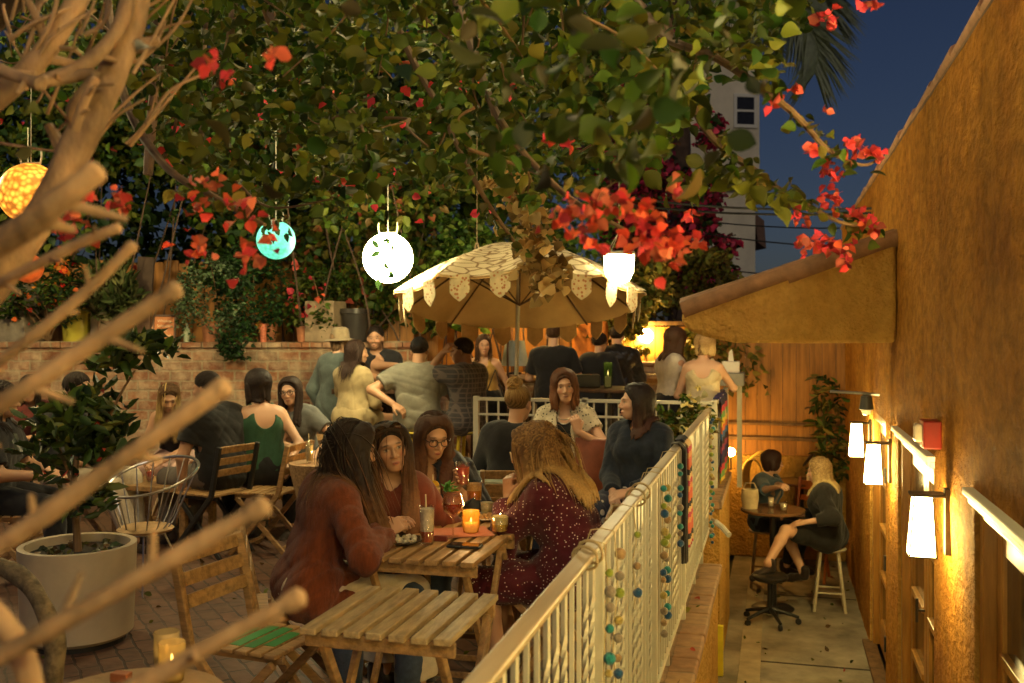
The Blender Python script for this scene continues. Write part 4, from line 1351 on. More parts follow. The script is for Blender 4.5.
    Vv = np.stack([Pth + r_ for r_ in ring], 2).reshape(-1, 3)
    base = (np.arange(n)[:, None] * m_ + np.arange(m_ - 1)[None]).ravel() * k
    F_ = np.concatenate([np.stack([base + j, base + (j + 1) % k, base + (j + 1) % k + k, base + j + k], 1) for j in range(k)])
    cc = np.repeat(cc[:, :, None, :], k, 2).reshape(-1, 3)
    me_parts.append((Vv, F_, cc))
    if style in ('bun', 'updo'):
        bc = tg; br = d.get('bun', .045) * hs
        for q in range(60):
            ax = rg.normal(size=3); ax /= np.linalg.norm(ax); b1 = nrm(np.cross(ax, A(.3, .5, .8))); b2 = np.cross(ax, b1)
            th = np.linspace(0, rg.uniform(2, 4.5), 10) + rg.uniform(0, 6)
            rr = br * rg.uniform(.8, 1.15)
            pts = [bc + (b1 * math.cos(x) + b2 * math.sin(x)) * rr + ax * rr * .25 for x in th]
            mb = MB(); mb.tube(pts, [.007 * (1 - abs(i - 4.5) / 7) for i in range(10)], 4, cap=False)
            me_parts.append((np.array(mb.v, float), np.array(mb.f), np.tile(cc[0:1] * 0 + (col * .5 + tip * .5) * rg.uniform(.7, 1.4), (len(mb.v), 1))))
    Vs, Fs, Cs, o = [], [], [], 0
    for v, f_, c_ in me_parts:
        Vs.append(v); Fs.append(np.asarray(f_) + o); Cs.append(c_); o += len(v)
    np_mesh('hair', np.concatenate(Vs), np.concatenate(Fs), HAIRM, root, True, {'col': np.clip(np.concatenate(Cs), 0, 1)})
# ------------------------------------------------------------------ furniture makers (local frame: +y is the front)
CF = lambda a: math.degrees(TH) + a       # heading relative to the view: 0 away, 90 to the left, 180 towards us, -90 to the right


def slat_chair(base, face, label, wood=None, frame=None, h=.45, group='folding slatted chairs'):
    w = wood or WOOD; w2 = frame or w
    o = empty('folding_chair', base, label, 'chair', group, R(face))
    hw = .20
    for sx in (1, -1):
        m = MB(); m.bar((sx * hw, -.27, .83), (sx * hw, -.19, .46), .028, .036, (0, 1, 0)); m.bar((sx * hw, -.19, .462), (sx * hw, .21, 0), .028, .036, (0, 1, .5)); m.build('post', w2, o, bevel=.005)
        m = MB(); m.bar((sx * (hw - .032), .17, .425), (sx * (hw - .032), -.25, 0), .026, .034, (0, 1, .5)); m.build('leg', w2, o, bevel=.004)
        m = MB(); m.bar((sx * (hw - .066), -.18, .435), (sx * (hw - .066), .20, .435), .022, .03); m.build('seat_rail', w2, o, bevel=.004)
    m = MB()
    for k in range(3):
        z = .80 - k * .085; y = -.262 + k * .018
        m.box((0, y + .012, z), (2 * hw - .03, .014, .055), Matrix.Rotation(R(12), 3, 'X'))
    m.build('backrest', w, o, bevel=.004)
    m = MB()
    for k in range(6): m.box((0, -.165 + k * .066, .458), (2 * hw - .035, .052, .016))
    m.build('seat', w, o, bevel=.004)
    m = MB(); m.bar((-hw + .03, -.20, .06), (hw - .03, -.20, .06), .018, .022); m.build('stretcher', w2, o, bevel=.003)
    m = MB(); m.bar((-hw, .16, .055), (hw, .16, .055), .018, .022); m.build('stretcher', w2, o, bevel=.003)
    return o


def slat_table(base, label, sx=.53, sy=.55, n=7, wood=None, rz=0.0, h=.74):
    w = wood or WOODGREY
    o = empty('folding_table', base, label, 'table', 'folding slatted tables', rz)
    m = MB(); p = sx / n
    for k in range(n): m.box((-sx / 2 + p * (k + .5), 0, h - .011 + random.uniform(-.001, .001)), (p - .021, sy, .022))
    m.build('tabletop', w, o, bevel=.004)
    for s in (1, -1):
        m = MB(); m.box((0, s * (sy / 2 - .05), h - .047), (sx - .02, .022, .048)); m.build('apron', WOOD, o, bevel=.003)
    for s in (1, -1):
        for q in (1, -1):
            m = MB(); xx = s * (sx / 2 - .035 - (.03 if q < 0 else 0)); m.bar((xx, q * (sy / 2 - .06), h - .06), (xx, -q * (sy / 2 - .06), 0), .024, .036, (0, 1, .3)); m.build('leg', WOOD, o, bevel=.004)
    for q in (1, -1): m = MB(); m.bar((-sx / 2 + .06, q * (sy / 2 - .11), .12), (sx / 2 - .06, q * (sy / 2 - .11), .12), .02, .026); m.build('stretcher', WOOD, o, bevel=.003)
    return o


def bar_stool(base, face, label, h=.74, m_=None, cat='stool', group=None, splay=.06):
    o = empty('bar_stool', base, label, cat, group, R(face))
    m_ = m_ or mat('yellow stool paint', (.55, .40, .03), .4, .15)
    m = MB(); m.lathe([(.0, h - .02), (.155, h - .02), (.165, h - .01), (.160, h), (.0, h + .002)], 20); m.build('seat', m_, o, smooth=True)
    r0, r1 = .115, .115 + splay
    for k in range(4):
        a = PI / 4 + k * PI / 2
        m = MB(); m.tube([(r0 * math.cos(a), r0 * math.sin(a), h - .02), (r1 * math.cos(a), r1 * math.sin(a), 0)], [.017, .016], 10); m.build('leg', m_, o, smooth=True)
    m = MB()
    for k in range(4):
        a, b = PI / 4 + k * PI / 2, PI / 4 + (k + 1) * PI / 2
        for zz in ((.38,) if k % 2 else (.30,)):
            t = 1 - zz * h / h / 1; rr = r0 + (r1 - r0) * (1 - zz)
            m.tube([(rr * math.cos(a), rr * math.sin(a), zz * h), (rr * math.cos(b), rr * math.sin(b), zz * h)], .010, 8)
    m.build('rung', m_, o, smooth=True)
    return o


def round_table(base, label, r=.3, h=.74, top=None, foot=None, cat='table'):
    o = empty('round_table', base, label, cat)
    m = MB(); m.lathe([(.0, h - .03), (r - .01, h - .03), (r, h - .022), (r, h - .008), (r - .008, h), (.0, h)], 40); m.build('tabletop', top or WOODDARK, o, smooth=True)
    m = MB(); m.lathe([(.035, .03), (.032, h - .03)], 14); m.build('column', foot or METALB, o, smooth=True)
    m = MB(); m.lathe([(.0, 0), (.20, 0), (.205, .01), (.19, .022), (.05, .035), (.0, .036)], 28); m.build('foot', foot or METALB, o, smooth=True)
    return o


def tumbler(base, label, r=.032, h=.15, liq=(.6, .1, .03), fill=.6, straw=True, top=None, liq2=None, cat='glass', name='cocktail_glass', group='drinks on the tables', fruit=None, mint=False):
    o = empty(name, base, label, cat, group)
    m = MB(); m.lathe([(0, 0), (r * .86, 0), (r * .88, .004), (r, h), (r - .0018, h), (r * .86, .012), (0, .010)], 24); m.build('glass', GLASSM, o, smooth='all')
    f = h * fill
    lm = mat('drink %.2f %.2f %.2f' % liq, liq, .1, .15, 30, spec=.5)
    m = MB(); m.lathe([(0, .012), (r * .84, .0125), (r * (.84 + .14 * fill), f), (0, f)], 20); m.build('drink', lm, o, smooth=True)
    if liq2:
        m = MB(); m.lathe([(0, f + .001), (r * (.84 + .14 * fill), f + .001), (r * .965, h * .93), (0, h * .94)], 20); m.build('ice', mat('drink %.2f %.2f %.2f' % liq2, liq2, .25, .25, 60, .3, 60), o, smooth=True)
    if straw:
        m = MB(); m.tube([(0, 0, f * .5), (-.008, .004, h + .05)], .0032, 6); m.build('straw', mat('paper straw', (.7, .6, .4), .6), o)
    if fruit:
        m = MB(); m.prism([(.0 + .028 * math.cos(t), .0, h - .008 + .03 * math.sin(t)) for t in np.linspace(0, 2 * PI, 14)[:-1]], (0, .006, 0)); m.build('fruit_slice', mat('fruit %.2f %.2f %.2f' % fruit, fruit, .4), o)
    if mint:
        vs, fs = [], []
        m = MB()
        for k in range(14):
            leaf(m, Vector((random.uniform(-.02, .02), random.uniform(-.02, .02), h + random.uniform(.0, .035))), random.uniform(0, 6), random.uniform(-.6, 1), .03, .02)
        m.build('mint_sprig', mat('mint', (.08, .26, .03), .5), o)
    return o


def leaf(mb, p, az, el, L, Wd):
    d = Vector((math.cos(az) * math.cos(el), math.sin(az) * math.cos(el), math.sin(el)))
    s = d.cross(Vector((0, 0, 1)))
    if s.length < .05: s = Vector((1, 0, 0))
    s.normalize(); u = s.cross(d)
    a = p; b = p + d * L * .45 + s * Wd * .5 + u * .12 * L; c = p + d * L; e = p + d * L * .45 - s * Wd * .5 + u * .12 * L
    k = p + d * L * .5 - u * .05 * L
    mb.add([a, b, c, e, k], [(0, 1, 4), (1, 2, 4), (2, 3, 4), (3, 0, 4)])


FLAME = emit('candle flame', (1.0, .62, .20), 9.0)


def candle(base, label, r=.035, h=.11, col=(.75, .42, .06), name='candle_glass', strength=5.0, body=None, light=0.35):
    o = empty(name, base, label, 'candle', 'candles on the tables')
    key = 'candle glass %.2f %.2f %.2f %.1f' % (*col, strength)
    m = MB(); m.lathe([(0, 0), (r * .85, 0), (r, h * .35), (r, h), (r - .003, h), (r * .8, .006), (0, .006)], 20); m.build('glass', frosted('candle holder %.2f %.2f' % (col[0], col[1]), col), o, smooth='all')
    m = MB(); m.lathe([(0, .008), (r * .7, .008), (r * .75, h * .45), (0, h * .46)], 16); m.build('wax', emit(key, (1.0, .60, .18), strength * .06), o, smooth=True)
    m = MB(); m.lathe([(.0001, h * .48), (.0045, h * .54), (.003, h * .62), (.0001, h * .70)], 8); m.build('flame', FLAME, o, smooth=True)
    if light:
        l = bpy.data.lights.new('candle_light', 'POINT'); l.energy = light * .5; l.color = (1, .60, .22); l.shadow_soft_size = .015
        lo = bpy.data.objects.new('candle_light', l); COL.objects.link(lo); lo.parent = o; lo.location = (0, 0, h + .03)
    return o


def plate(base, label, r=.11, food=None, rim=None):
    o = empty('plate', base, label, 'plate', 'plates on the main table')
    m = MB(); m.lathe([(0, 0), (r * .6, 0), (r, .016), (r, .019), (r * .62, .006), (0, .005)], 30); m.build('dish', rim or CERAMW, o, smooth=True)
    if food:
        m = MB()
        for k in range(26):
            a, q = random.uniform(0, 6.3), r * .62 * math.sqrt(random.random())
            m.ball((q * math.cos(a), q * math.sin(a), .012 + random.uniform(0, .008)), random.uniform(.008, .016), 6, 4)
        m.build('food', food, o, smooth=True)
    return o


def planter(base, label, r=.12, h=.25, m_=None, cat='pot', square=False, name='plant_pot', taper=.8, group='pots along the wall top'):
    o = empty(name, base, label, cat, group)
    m = MB()
    if square:
        m.box2((-r, -r, 0), (r, r, h)); m.build('pot_body', m_ or TERRA, o, bevel=.01)
    else:
        m.lathe([(0, 0), (r * taper, 0), (r * .97, h * .84), (r * 1.06, h * .85), (r * 1.06, h), (r * .94, h), (r * .9, h * .9), (0, h * .9)], 28); m.build('pot_body', m_ or TERRA, o, smooth=True)
    return o
# ------------------------------------------------------------------ foliage
LEAFM = attr_mat('leaf', 'col', .58, .3, trans=.28)
LEAFD = attr_mat('leathery leaf', 'col', .5, .4, trans=.10)
BRACT = attr_mat('bract', 'col', .6, .25, trans=.35)
BARK = mat('pale grey brown bark', (.34, .22, .135), .75, .55, 9, 1.0, 30, stretch=(1, 1, .5))
BARKD = mat('dark bark', (.09, .055, .035), .85, .4, 8, .5, 40)
TWIG = mat('thin brown twig', (.20, .12, .06), .8, .3, 9)


def leaves_mesh(name, pts, size, parent, m, cols, seed=0, aspect=.7, droop=.35, var=.35, up=None, off=None, fold=.16, dirs=None, fine=False):
    """pts (n,3): a folded six-point leaf at each point; one mesh for one crown"""
    rg = np.random.default_rng(seed); n = len(pts)
    if n == 0: return None
    az = rg.uniform(0, 2 * PI, n); el = rg.normal(-droop, .5, n)
    d = np.stack([np.cos(az) * np.cos(el), np.sin(az) * np.cos(el), np.sin(el)], 1)
    if dirs is not None:
        d = d * .55 + dirs; d /= np.linalg.norm(d, axis=1)[:, None] + 1e-6
    rv = rg.normal(size=(n, 3)); rv[:, 2] += .8
    s = np.cross(d, rv); s /= np.linalg.norm(s, axis=1)[:, None] + 1e-6
    u = np.cross(s, d)
    sz = (size * rg.uniform(1 - var, 1 + var, n))[:, None]
    w = sz * aspect * .5
    p0 = np.asarray(pts)
    if fine:
        half = [(.10, .52), (.26, .90), (.44, 1.0), (.62, .84), (.80, .48)]
        tpl = [(0, 0, 0)] + [(x_, y_, 1 * y_) for x_, y_ in half] + [(1.0, 0, -.7)] + [(x_, -y_, 1 * y_) for x_, y_ in half[::-1]] + [(.30, 0, .12), (.66, 0, -.10)]
        tris = [(0, 1, 12), (1, 2, 12), (2, 3, 12), (3, 13, 12), (3, 4, 13), (4, 5, 13), (5, 6, 13), (6, 7, 13), (7, 8, 13), (8, 9, 13), (9, 12, 13), (9, 10, 12), (10, 11, 12), (11, 0, 12)]
    else:
        tpl = [(0, 0, 0), (.28, .85, 1), (.62, .80, 1), (1.0, 0, -.3), (.62, -.80, 1), (.28, -.85, 1), (.45, 0, -.3)]
        tris = [(0, 1, 6), (1, 2, 6), (2, 3, 6), (3, 4, 6), (4, 5, 6), (5, 0, 6)]
    nt = len(tpl)
    V = np.stack([p0 + d * sz * a + s * w * b + u * sz * fold * c for a, b, c in tpl], 1).reshape(-1, 3)
    b = np.arange(n)[:, None] * nt
    Fq = np.concatenate([b + np.array(q)[None] for q in tris])
    cols = np.asarray(cols); ci = rg.integers(0, len(cols), n)
    c = cols[ci] * rg.uniform(.40, 1.70, n)[:, None]
    if off is not None: V = V - np.asarray(off)
    return np_mesh(name, V, Fq, m, parent, fine, {'col': np.clip(np.repeat(c, nt, 0), 0, 1)})


def clumpy(n, lo, hi, rg, fr=1.2, thr=0.0, seed=0.0, edge=None):
    """random points in a box kept where a noise field is high: clumps with gaps"""
    out = []
    lo, hi = Vector(lo), Vector(hi)
    tries = 0
    while len(out) < n and tries < n * 8:
        tries += 1
        p = Vector((rg.uniform(lo.x, hi.x), rg.uniform(lo.y, hi.y), rg.uniform(lo.z, hi.z)))
        v = mnoise.noise(p * fr + Vector((seed, seed * 2, 0))) + .5 * mnoise.noise(p * fr * 2.7 + Vector((0, seed, 5)))
        if edge: v += edge(p)
        if v > thr: out.append(p)
    return np.array([tuple(p) for p in out]) if out else np.zeros((0, 3))


def blob_pts(n, c, r, rg, shell=.55, fr=2.5, thr=-.15, seed=0.0):
    out = []; t = 0
    c = Vector(c)
    while len(out) < n and t < n * 10:
        t += 1
        v = Vector(rg.normal(size=3)); v.normalize()
        k = shell + (1 - shell) * rg.random() ** .6
        k *= 1 + .25 * mnoise.noise(v * 2.2 + Vector((seed, 0, 0)))
        p = c + Vector((v.x * r[0] * k, v.y * r[1] * k, v.z * r[2] * k))
        if mnoise.noise(p * fr + Vector((seed, seed, seed))) > thr: out.append(p)
    return np.array([tuple(p) for p in out])


def flower_cluster(mb_pts, c, r, n, rg):
    for _ in range(n):
        v = rg.normal(size=3); v /= np.linalg.norm(v); mb_pts.append(Vector(c) + Vector(v) * r * rg.random() ** .5)


GREENS = [(.028, .066, .006), (.050, .092, .008), (.016, .045, .006), (.075, .095, .010), (.036, .056, .008)]
GREENSD = [(.02, .05, .014), (.03, .065, .018), (.015, .04, .012)]
OLIVES = [(.075, .095, .010), (.095, .105, .010), (.055, .080, .008), (.11, .10, .012)]
REDS = [(.56, .06, .035), (.52, .045, .045), (.62, .11, .05), (.46, .04, .06)]
PINKS = [(.62, .05, .09), (.55, .04, .06), (.65, .12, .10)]
PURPS = [(.20, .02, .06), (.30, .03, .09), (.14, .018, .04), (.08, .04, .02)]
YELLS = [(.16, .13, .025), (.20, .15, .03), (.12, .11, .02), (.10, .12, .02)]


def limb(mb, pts, r0, r1, n=10, wob=.0):
    k = len(pts)
    P = [Vector(p) for p in pts]
    # resample smooth
    out = []
    for i in range(k - 1):
        p0, p1, p2, p3 = P[max(i - 1, 0)], P[i], P[i + 1], P[min(i + 2, k - 1)]
        for t in np.linspace(0, 1, 6, endpoint=False):
            out.append(.5 * ((2 * p1) + (p2 - p0) * t + (2 * p0 - 5 * p1 + 4 * p2 - p3) * t * t + (3 * p1 - p0 - 3 * p2 + p3) * t ** 3))
    out.append(P[-1])
    L = len(out)
    rr = [(r0 + (r1 - r0) * i / (L - 1)) * (1 + wob * mnoise.noise(out[i] * 9)) for i in range(L)]
    mb.tube(out, rr, n)
    return out


# ---- near pruned tree on the left: cut limbs reaching across the view
rgf = np.random.default_rng(5)
TB = WZ(-330, 1.7, HP)
tree = empty('pruned_tree', TB, 'bare pruned bougainvillea tree with thick cut limbs closest to the viewer', 'tree')
m = MB()
limb(m, [TB, WZ(-330, 1.7, 1.6), W(-300, 560, 1.6), W(-260, 330, 1.6), W(-150, 200, 1.55), W(-40, 100, 1.6)], .085, .05, 12, .1)
m.build('trunk', BARK, tree, smooth=True, off=TB)


def cut_limb(pts, r0, r1, knob=True):
    m = MB(); o_ = limb(m, pts, r0, r1, 12, .26)
    if knob:
        d = (o_[-1] - o_[-3]).normalized(); e = o_[-1]
        m.tube([e - d * r1 * 1.6, e - d * r1 * .6, e + d * r1 * .3, e + d * r1 * .75], [r1 * .99, r1 * 1.22, r1 * 1.15, r1 * .6], 12)
    for q in range(3 if knob else 2):       # short spurs left by old pruning cuts
        i = int(len(o_) * (.35 + .2 * q) + rgf.integers(0, 3)); i = min(i, len(o_) - 4)
        t_ = (o_[i + 1] - o_[i - 1]).normalized(); sd = t_.cross(Vector(rgf.normal(size=3))).normalized()
        rr = r0 + (r1 - r0) * i / len(o_); L_ = rr * rgf.uniform(1.3, 3.2)
        m.tube([o_[i], o_[i] + sd * rr * .9 + t_ * rr * .4, o_[i] + sd * (rr + L_) + t_ * L_ * .9], [rr * .7, rr * .5, rr * .28], 8)
    return m.build('branch', BARK, tree, smooth=True, off=TB)


cut_limb([W(-260, 370, 1.45), W(-120, 300, 1.3), W(0, 243, 1.2), W(60, 200, 1.15), W(95, 172, 1.15)], 0.02262, 0.01218)
cut_limb([W(-200, 360, 1.5), W(-60, 312, 1.45), W(30, 268, 1.4), W(80, 243, 1.4), W(118, 228, 1.4)], 0.00957, 0.00652)
cut_limb([W(-200, 470, 1.35), W(-60, 400, 1.3), W(25, 342, 1.25), W(90, 288, 1.25), W(132, 246, 1.25)], 0.00870, 0.00652)
cut_limb([W(-260, 520, 1.2), W(-100, 455, 1.15), W(0, 404, 1.1), W(90, 345, 1.1), W(175, 290, 1.1)], 0.01175, 0.00914)
cut_limb([W(-240, 660, 1.15), W(-100, 600, 1.1), W(0, 545, 1.05), W(110, 468, 1.05), W(223, 387, 1.05)], 0.01044, 0.00914)
cut_limb([W(-240, 770, 1.1), W(-100, 710, 1.05), W(0, 657, 1.0), W(130, 583, 1.0), W(262, 507, 1.0)], 0.01044, 0.00957)
cut_limb([W(-150, 800, 1.1), W(0, 738, 1.08), W(140, 684, 1.05), W(230, 634, 1.05), W(298, 598, 1.05)], 0.01001, 0.00974)
cut_limb([W(-60, 560, 1.15), W(-10, 610, 1.1), W(20, 650, 1.1), W(40, 720, 1.1)], 0.01392, 0.01218, False)
# big forked limbs up the left
cut_limb([W(-40, 330, 1.9), W(35, 225, 1.9), W(85, 130, 1.9), W(118, 60, 1.95), W(140, -10, 2.0), W(160, -90, 2.0)], 0.03132, 0.02610, False)
cut_limb([W(85, 140, 1.9), W(72, 110, 1.85), W(95, 75, 1.85), W(60, 80, 1.85), W(42, 81, 1.8)], 0.01044, 0.00870)
cut_limb([W(42, 82, 1.85), W(80, 68, 1.86), W(112, 38, 1.9), W(128, 0, 1.95), W(132, -60, 2)], 0.01218, 0.01566, False)
cut_limb([W(-20, 110, 1.95), W(30, 68, 2.0), W(60, 30, 2.05), W(88, -20, 2.1)], 0.02436, 0.01914, False)
cut_limb([W(-60, 40, 1.9), W(-20, 60, 1.9), W(12, 75, 1.85), W(40, 84, 1.8)], 0.01392, 0.01131)
cut_limb([W(75, 130, 1.75), W(83, 105, 1.74), W(95, 80, 1.74)], 0.00870, 0.00696)
for (a, b_, c_) in (((20, 68), (30, 40), (40, 5)), ((30, 60), (52, 20), (60, -20)), ((10, 40), (30, 25), (70, 8)), ((85, 35), (105, 20), (112, -20)), ((60, 48), (75, 50), (85, 62)), ((128, 62), (140, 62), (145, 64)), ((120, 20), (140, 10), (155, -10)), ((25, 90), (50, 40), (95, 10))):
    cut_limb([W(*a, 2.0), W(*b_, 2.0), W(*c_, 2.05)], 0.00522, 0.00348, False)

rgt = random.Random(3); m = MB()
for k in range(34):
    px, py, d = rgt.uniform(-20, 150), rgt.uniform(-30, 150), rgt.uniform(1.9, 2.4)
    a_ = W(px, py, d); L_ = rgt.uniform(.08, .22); an = rgt.gauss(1.0, .5)
    b_ = a_ + Vector((math.cos(an) * L_ * CT, math.cos(an) * L_ * ST + rgt.gauss(0, .05), math.sin(an) * L_))
    limb(m, [a_, a_.lerp(b_, .5) + Vector((rgt.gauss(0, .015), 0, rgt.gauss(0, .015))), b_], .0045, .0022, 6)
m.build('twigs', BARK, tree, smooth=True, off=TB)['kind'] = 'stuff'

# ---- second, slimmer climbing stems behind (between the near tree and the wall)
T2 = WZ(160, 4.6, HP)
vt = empty('bougainvillea', T2, 'tall flowering bougainvillea whose leafy boughs roof the patio', 'tree')
m = MB()
# stems enter from above the frame and the left, as the boughs do in the picture
limb(m, [WZ(-160, 4.6, HP), W(-150, 500, 4.6), W(-120, 200, 4.6), W(-30, 40, 4.6), W(100, -60, 4.6), W(320, -110, 4.6), W(560, -100, 4.4), W(760, -60, 4.2)], .11, .03, 10, .1)
m.build('trunk', BARKD, vt, smooth=True, off=T2)


def bough(pts, r0, r1, m_=None):
    m = MB(); limb(m, pts, r0, r1, 8, .15); return m.build('branch', m_ or TWIG, vt, smooth=True, off=T2)


bough([W(148, 175, 4.4), W(152, 120, 4.4), W(158, 60, 4.4), W(160, -80, 4.6)], .020, .032, BARK)
bough([W(178, 175, 4.4), W(195, 145, 4.4), W(212, 100, 4.5), W(230, 40, 4.5), W(240, -90, 4.6)], .022, .016, BARK)
bough([W(160, 165, 4.3), W(172, 140, 4.3), W(178, 110, 4.3)], .010, .006)
bough([W(205, -70, 4.5), W(206, 10, 4.5), W(204, 60, 4.4)], .022, .006, BARK)
bough([W(262, -60, 4.5), W(268, 10, 4.5), W(285, 35, 4.5)], .04, .02, BARK)
bough([W(360, -110, 4.5), W(400, 30, 4.4), W(440, 110, 4.2), W(480, 190, 4.0), W(520, 250, 4.0)], .02, .006)
bough([W(420, -110, 4.5), W(470, 40, 3.6), W(500, 120, 3.2), W(560, 190, 2.9), W(625, 230, 2.7)], .02, .005)
bough([W(600, -100, 4.4), W(650, 20, 3.6), W(720, 60, 3.2), W(790, 110, 3.0), W(828, 150, 3.0), W(862, 165, 3.0), W(880, 158, 3.0)], .018, .003)
bough([W(640, -100, 4.4), W(690, 100, 3.7), W(760, 175, 3.4), W(800, 200, 3.3), W(840, 222, 3.2), W(878, 228, 3.2)], .018, .003)
bough([W(100, -60, 4.6), W(120, 80, 3.6), W(160, 160, 3.0), W(220, 200, 2.7), W(265, 225, 2.6)], .02, .005)


def canopy(px0, px1, py0, py1, d0, d1, n, thr, fr, size, cols, seed, low=None, m_=LEAFM, name='leaves', aspect=.75):
    pts = []; t = 0; rg = np.random.default_rng(seed)
    while len(pts) < n and t < n * 14:
        t += 1
        d = rg.uniform(d0, d1); px = rg.uniform(px0, px1); py = rg.uniform(py0, py1)
        if low is not None and py > low(px) + rg.normal() * 10: continue
        p = W(px, py, d)
        if mnoise.noise(p * fr + Vector((seed, 0, 0))) + .5 * mnoise.noise(p * fr * 2.3 + Vector((0, seed, 0))) > thr: pts.append(tuple(p))
    return leaves_mesh(name, np.array(pts), size, vt, m_, cols, seed, off=T2, aspect=aspect, fine=d0 < 3, var=.5)


def lowline(px):     # lower edge of the leafy roof, from the photograph
    xs = [0, 60, 130, 200, 270, 330, 380, 440, 500, 540, 600, 660, 690, 705, 760, 780, 830, 1000]
    yy = [60, 90, 120, 200, 215, 200, 190, 185, 180, 195, 200, 160, 120, 75, 65, 50, -10, -60]
    return float(np.interp(px, xs, yy))


canopy(-150, 840, -150, 230, 4.2, 6.6, 14500, .10, 1.5, .052, GREENS + OLIVES[:2], 3, low=lambda x: lowline(x) - 5)
canopy(130, 800, -120, 230, 2.8, 4.2, 3200, .10, 2.2, .050, GREENS + OLIVES, 4, low=lambda x: lowline(x) - 10)
canopy(480, 790, -80, 170, 1.7, 2.7, 170, .02, 3.0, .050, GREENS, 6, low=lambda x: lowline(x) - 10)
# a few large near leaves out of focus, silhouette shade put into their colours
near = [(440, 42, 1.35, (0.077, 0.050, 0.011)), (570, 110, 1.5, (0.039, 0.030, 0.011)), (545, 75, 1.5, (0.028, 0.025, 0.011)), (600, 150, 1.6, (0.028, 0.033, 0.011)), (690, 75, 1.6, (0.055, 0.066, 0.011)), (725, 140, 1.7, (0.028, 0.033, 0.011)), (655, 110, 1.6, (0.033, 0.033, 0.011)), (530, 130, 1.6, (0.066, 0.072, 0.011)), (590, 60, 1.5, (0.033, 0.028, 0.011)), (640, 40, 1.5, (0.028, 0.030, 0.011)), (500, 90, 1.5, (0.017, 0.025, 0.011)), (560, 30, 1.4, (0.055, 0.050, 0.011)), (700, 160, 1.8, (0.039, 0.050, 0.011)), (760, 85, 1.7, (0.066, 0.072, 0.011)), (620, 165, 1.7, (0.017, 0.033, 0.011)), (730, 45, 1.6, (0.028, 0.022, 0.011)), (200, 130, 1.6, (0.011, 0.039, 0.011)), (160, 60, 1.6, (0.014, 0.039, 0.011)), (205, 160, 1.6, (0.017, 0.039, 0.011)), (15, 110, 1.5, (0.011, 0.030, 0.017)), (15, 150, 1.7, (0.033, 0.039, 0.011)), (260, 180, 1.8, (0.017, 0.041, 0.011)), (370, 20, 1.5, (0.017, 0.019, 0.011)), (480, 20, 1.6, (0.017, 0.028, 0.011)), (395, 60, 1.7, (0.019, 0.028, 0.011)), (545, 165, 1.7, (0.028, 0.044, 0.011))]
P_, C_ = [], []
for px, py, d, c in near:
    for k in range(2): None if (px < 480 and k) else P_.append(tuple(W(px + random.uniform(-12, 12), py + random.uniform(-12, 12), d + random.uniform(-.1, .1)))); (None if (px < 480 and k) else C_.append(c))
leaves_mesh('leaves', np.array(P_), .056, vt, LEAFM, C_, 44, off=T2, aspect=.7, fine=True)
# leaves along the sprigs at right
sp_ = []
for line, d in (([(690, 30), (740, 60), (790, 110), (828, 150), (862, 165)], 3.0), ([(690, 100), (730, 150), (770, 185), (810, 205), (850, 225), (875, 230)], 3.25), ([(560, 170), (600, 200), (640, 225)], 2.75), ([(180, 190), (230, 200), (270, 215)], 2.65), ([(440, 180), (480, 200), (500, 230), (520, 250)], 4.0)):
    for i in range(len(line) - 1):
        for k in range(16):
            t = random.random(); sp_.append(tuple(W(line[i][0] + (line[i + 1][0] - line[i][0]) * t + random.gauss(0, 5), line[i][1] + (line[i + 1][1] - line[i][1]) * t + random.gauss(0, 5), d + random.uniform(-.08, .08))))
leaves_mesh('leaves', np.array(sp_), .042, vt, LEAFM, OLIVES + GREENS + YELLS, 12, off=T2, fine=True)
# thick leaf bunches at the ends of sprigs over the sky
sp_ = []
for px, py, r, d in ((688, 95, 20, 3.0), (760, 60, 16, 3.1), (738, 178, 14, 3.3), (660, 60, 30, 3.1), (720, 165, 24, 3.3), (690, 185, 16, 3.4), (755, 190, 11, 3.3), (770, 75, 10, 3.0), (610, 110, 30, 3.2), (640, 150, 24, 3.2), (560, 60, 30, 3.2), (530, 190, 16, 3.2), (785, 195, 12, 3.2)):
    for k in range(int(r * 1.3)): sp_.append(tuple(W(px + random.gauss(0, r * .55), py + random.gauss(0, r * .5), d + random.gauss(0, .12))))
leaves_mesh('leaves', np.array(sp_), .062, vt, LEAFM, GREENS + OLIVES + [(.12, .13, .015)] * 4, 13, off=T2, aspect=.7, fine=True)
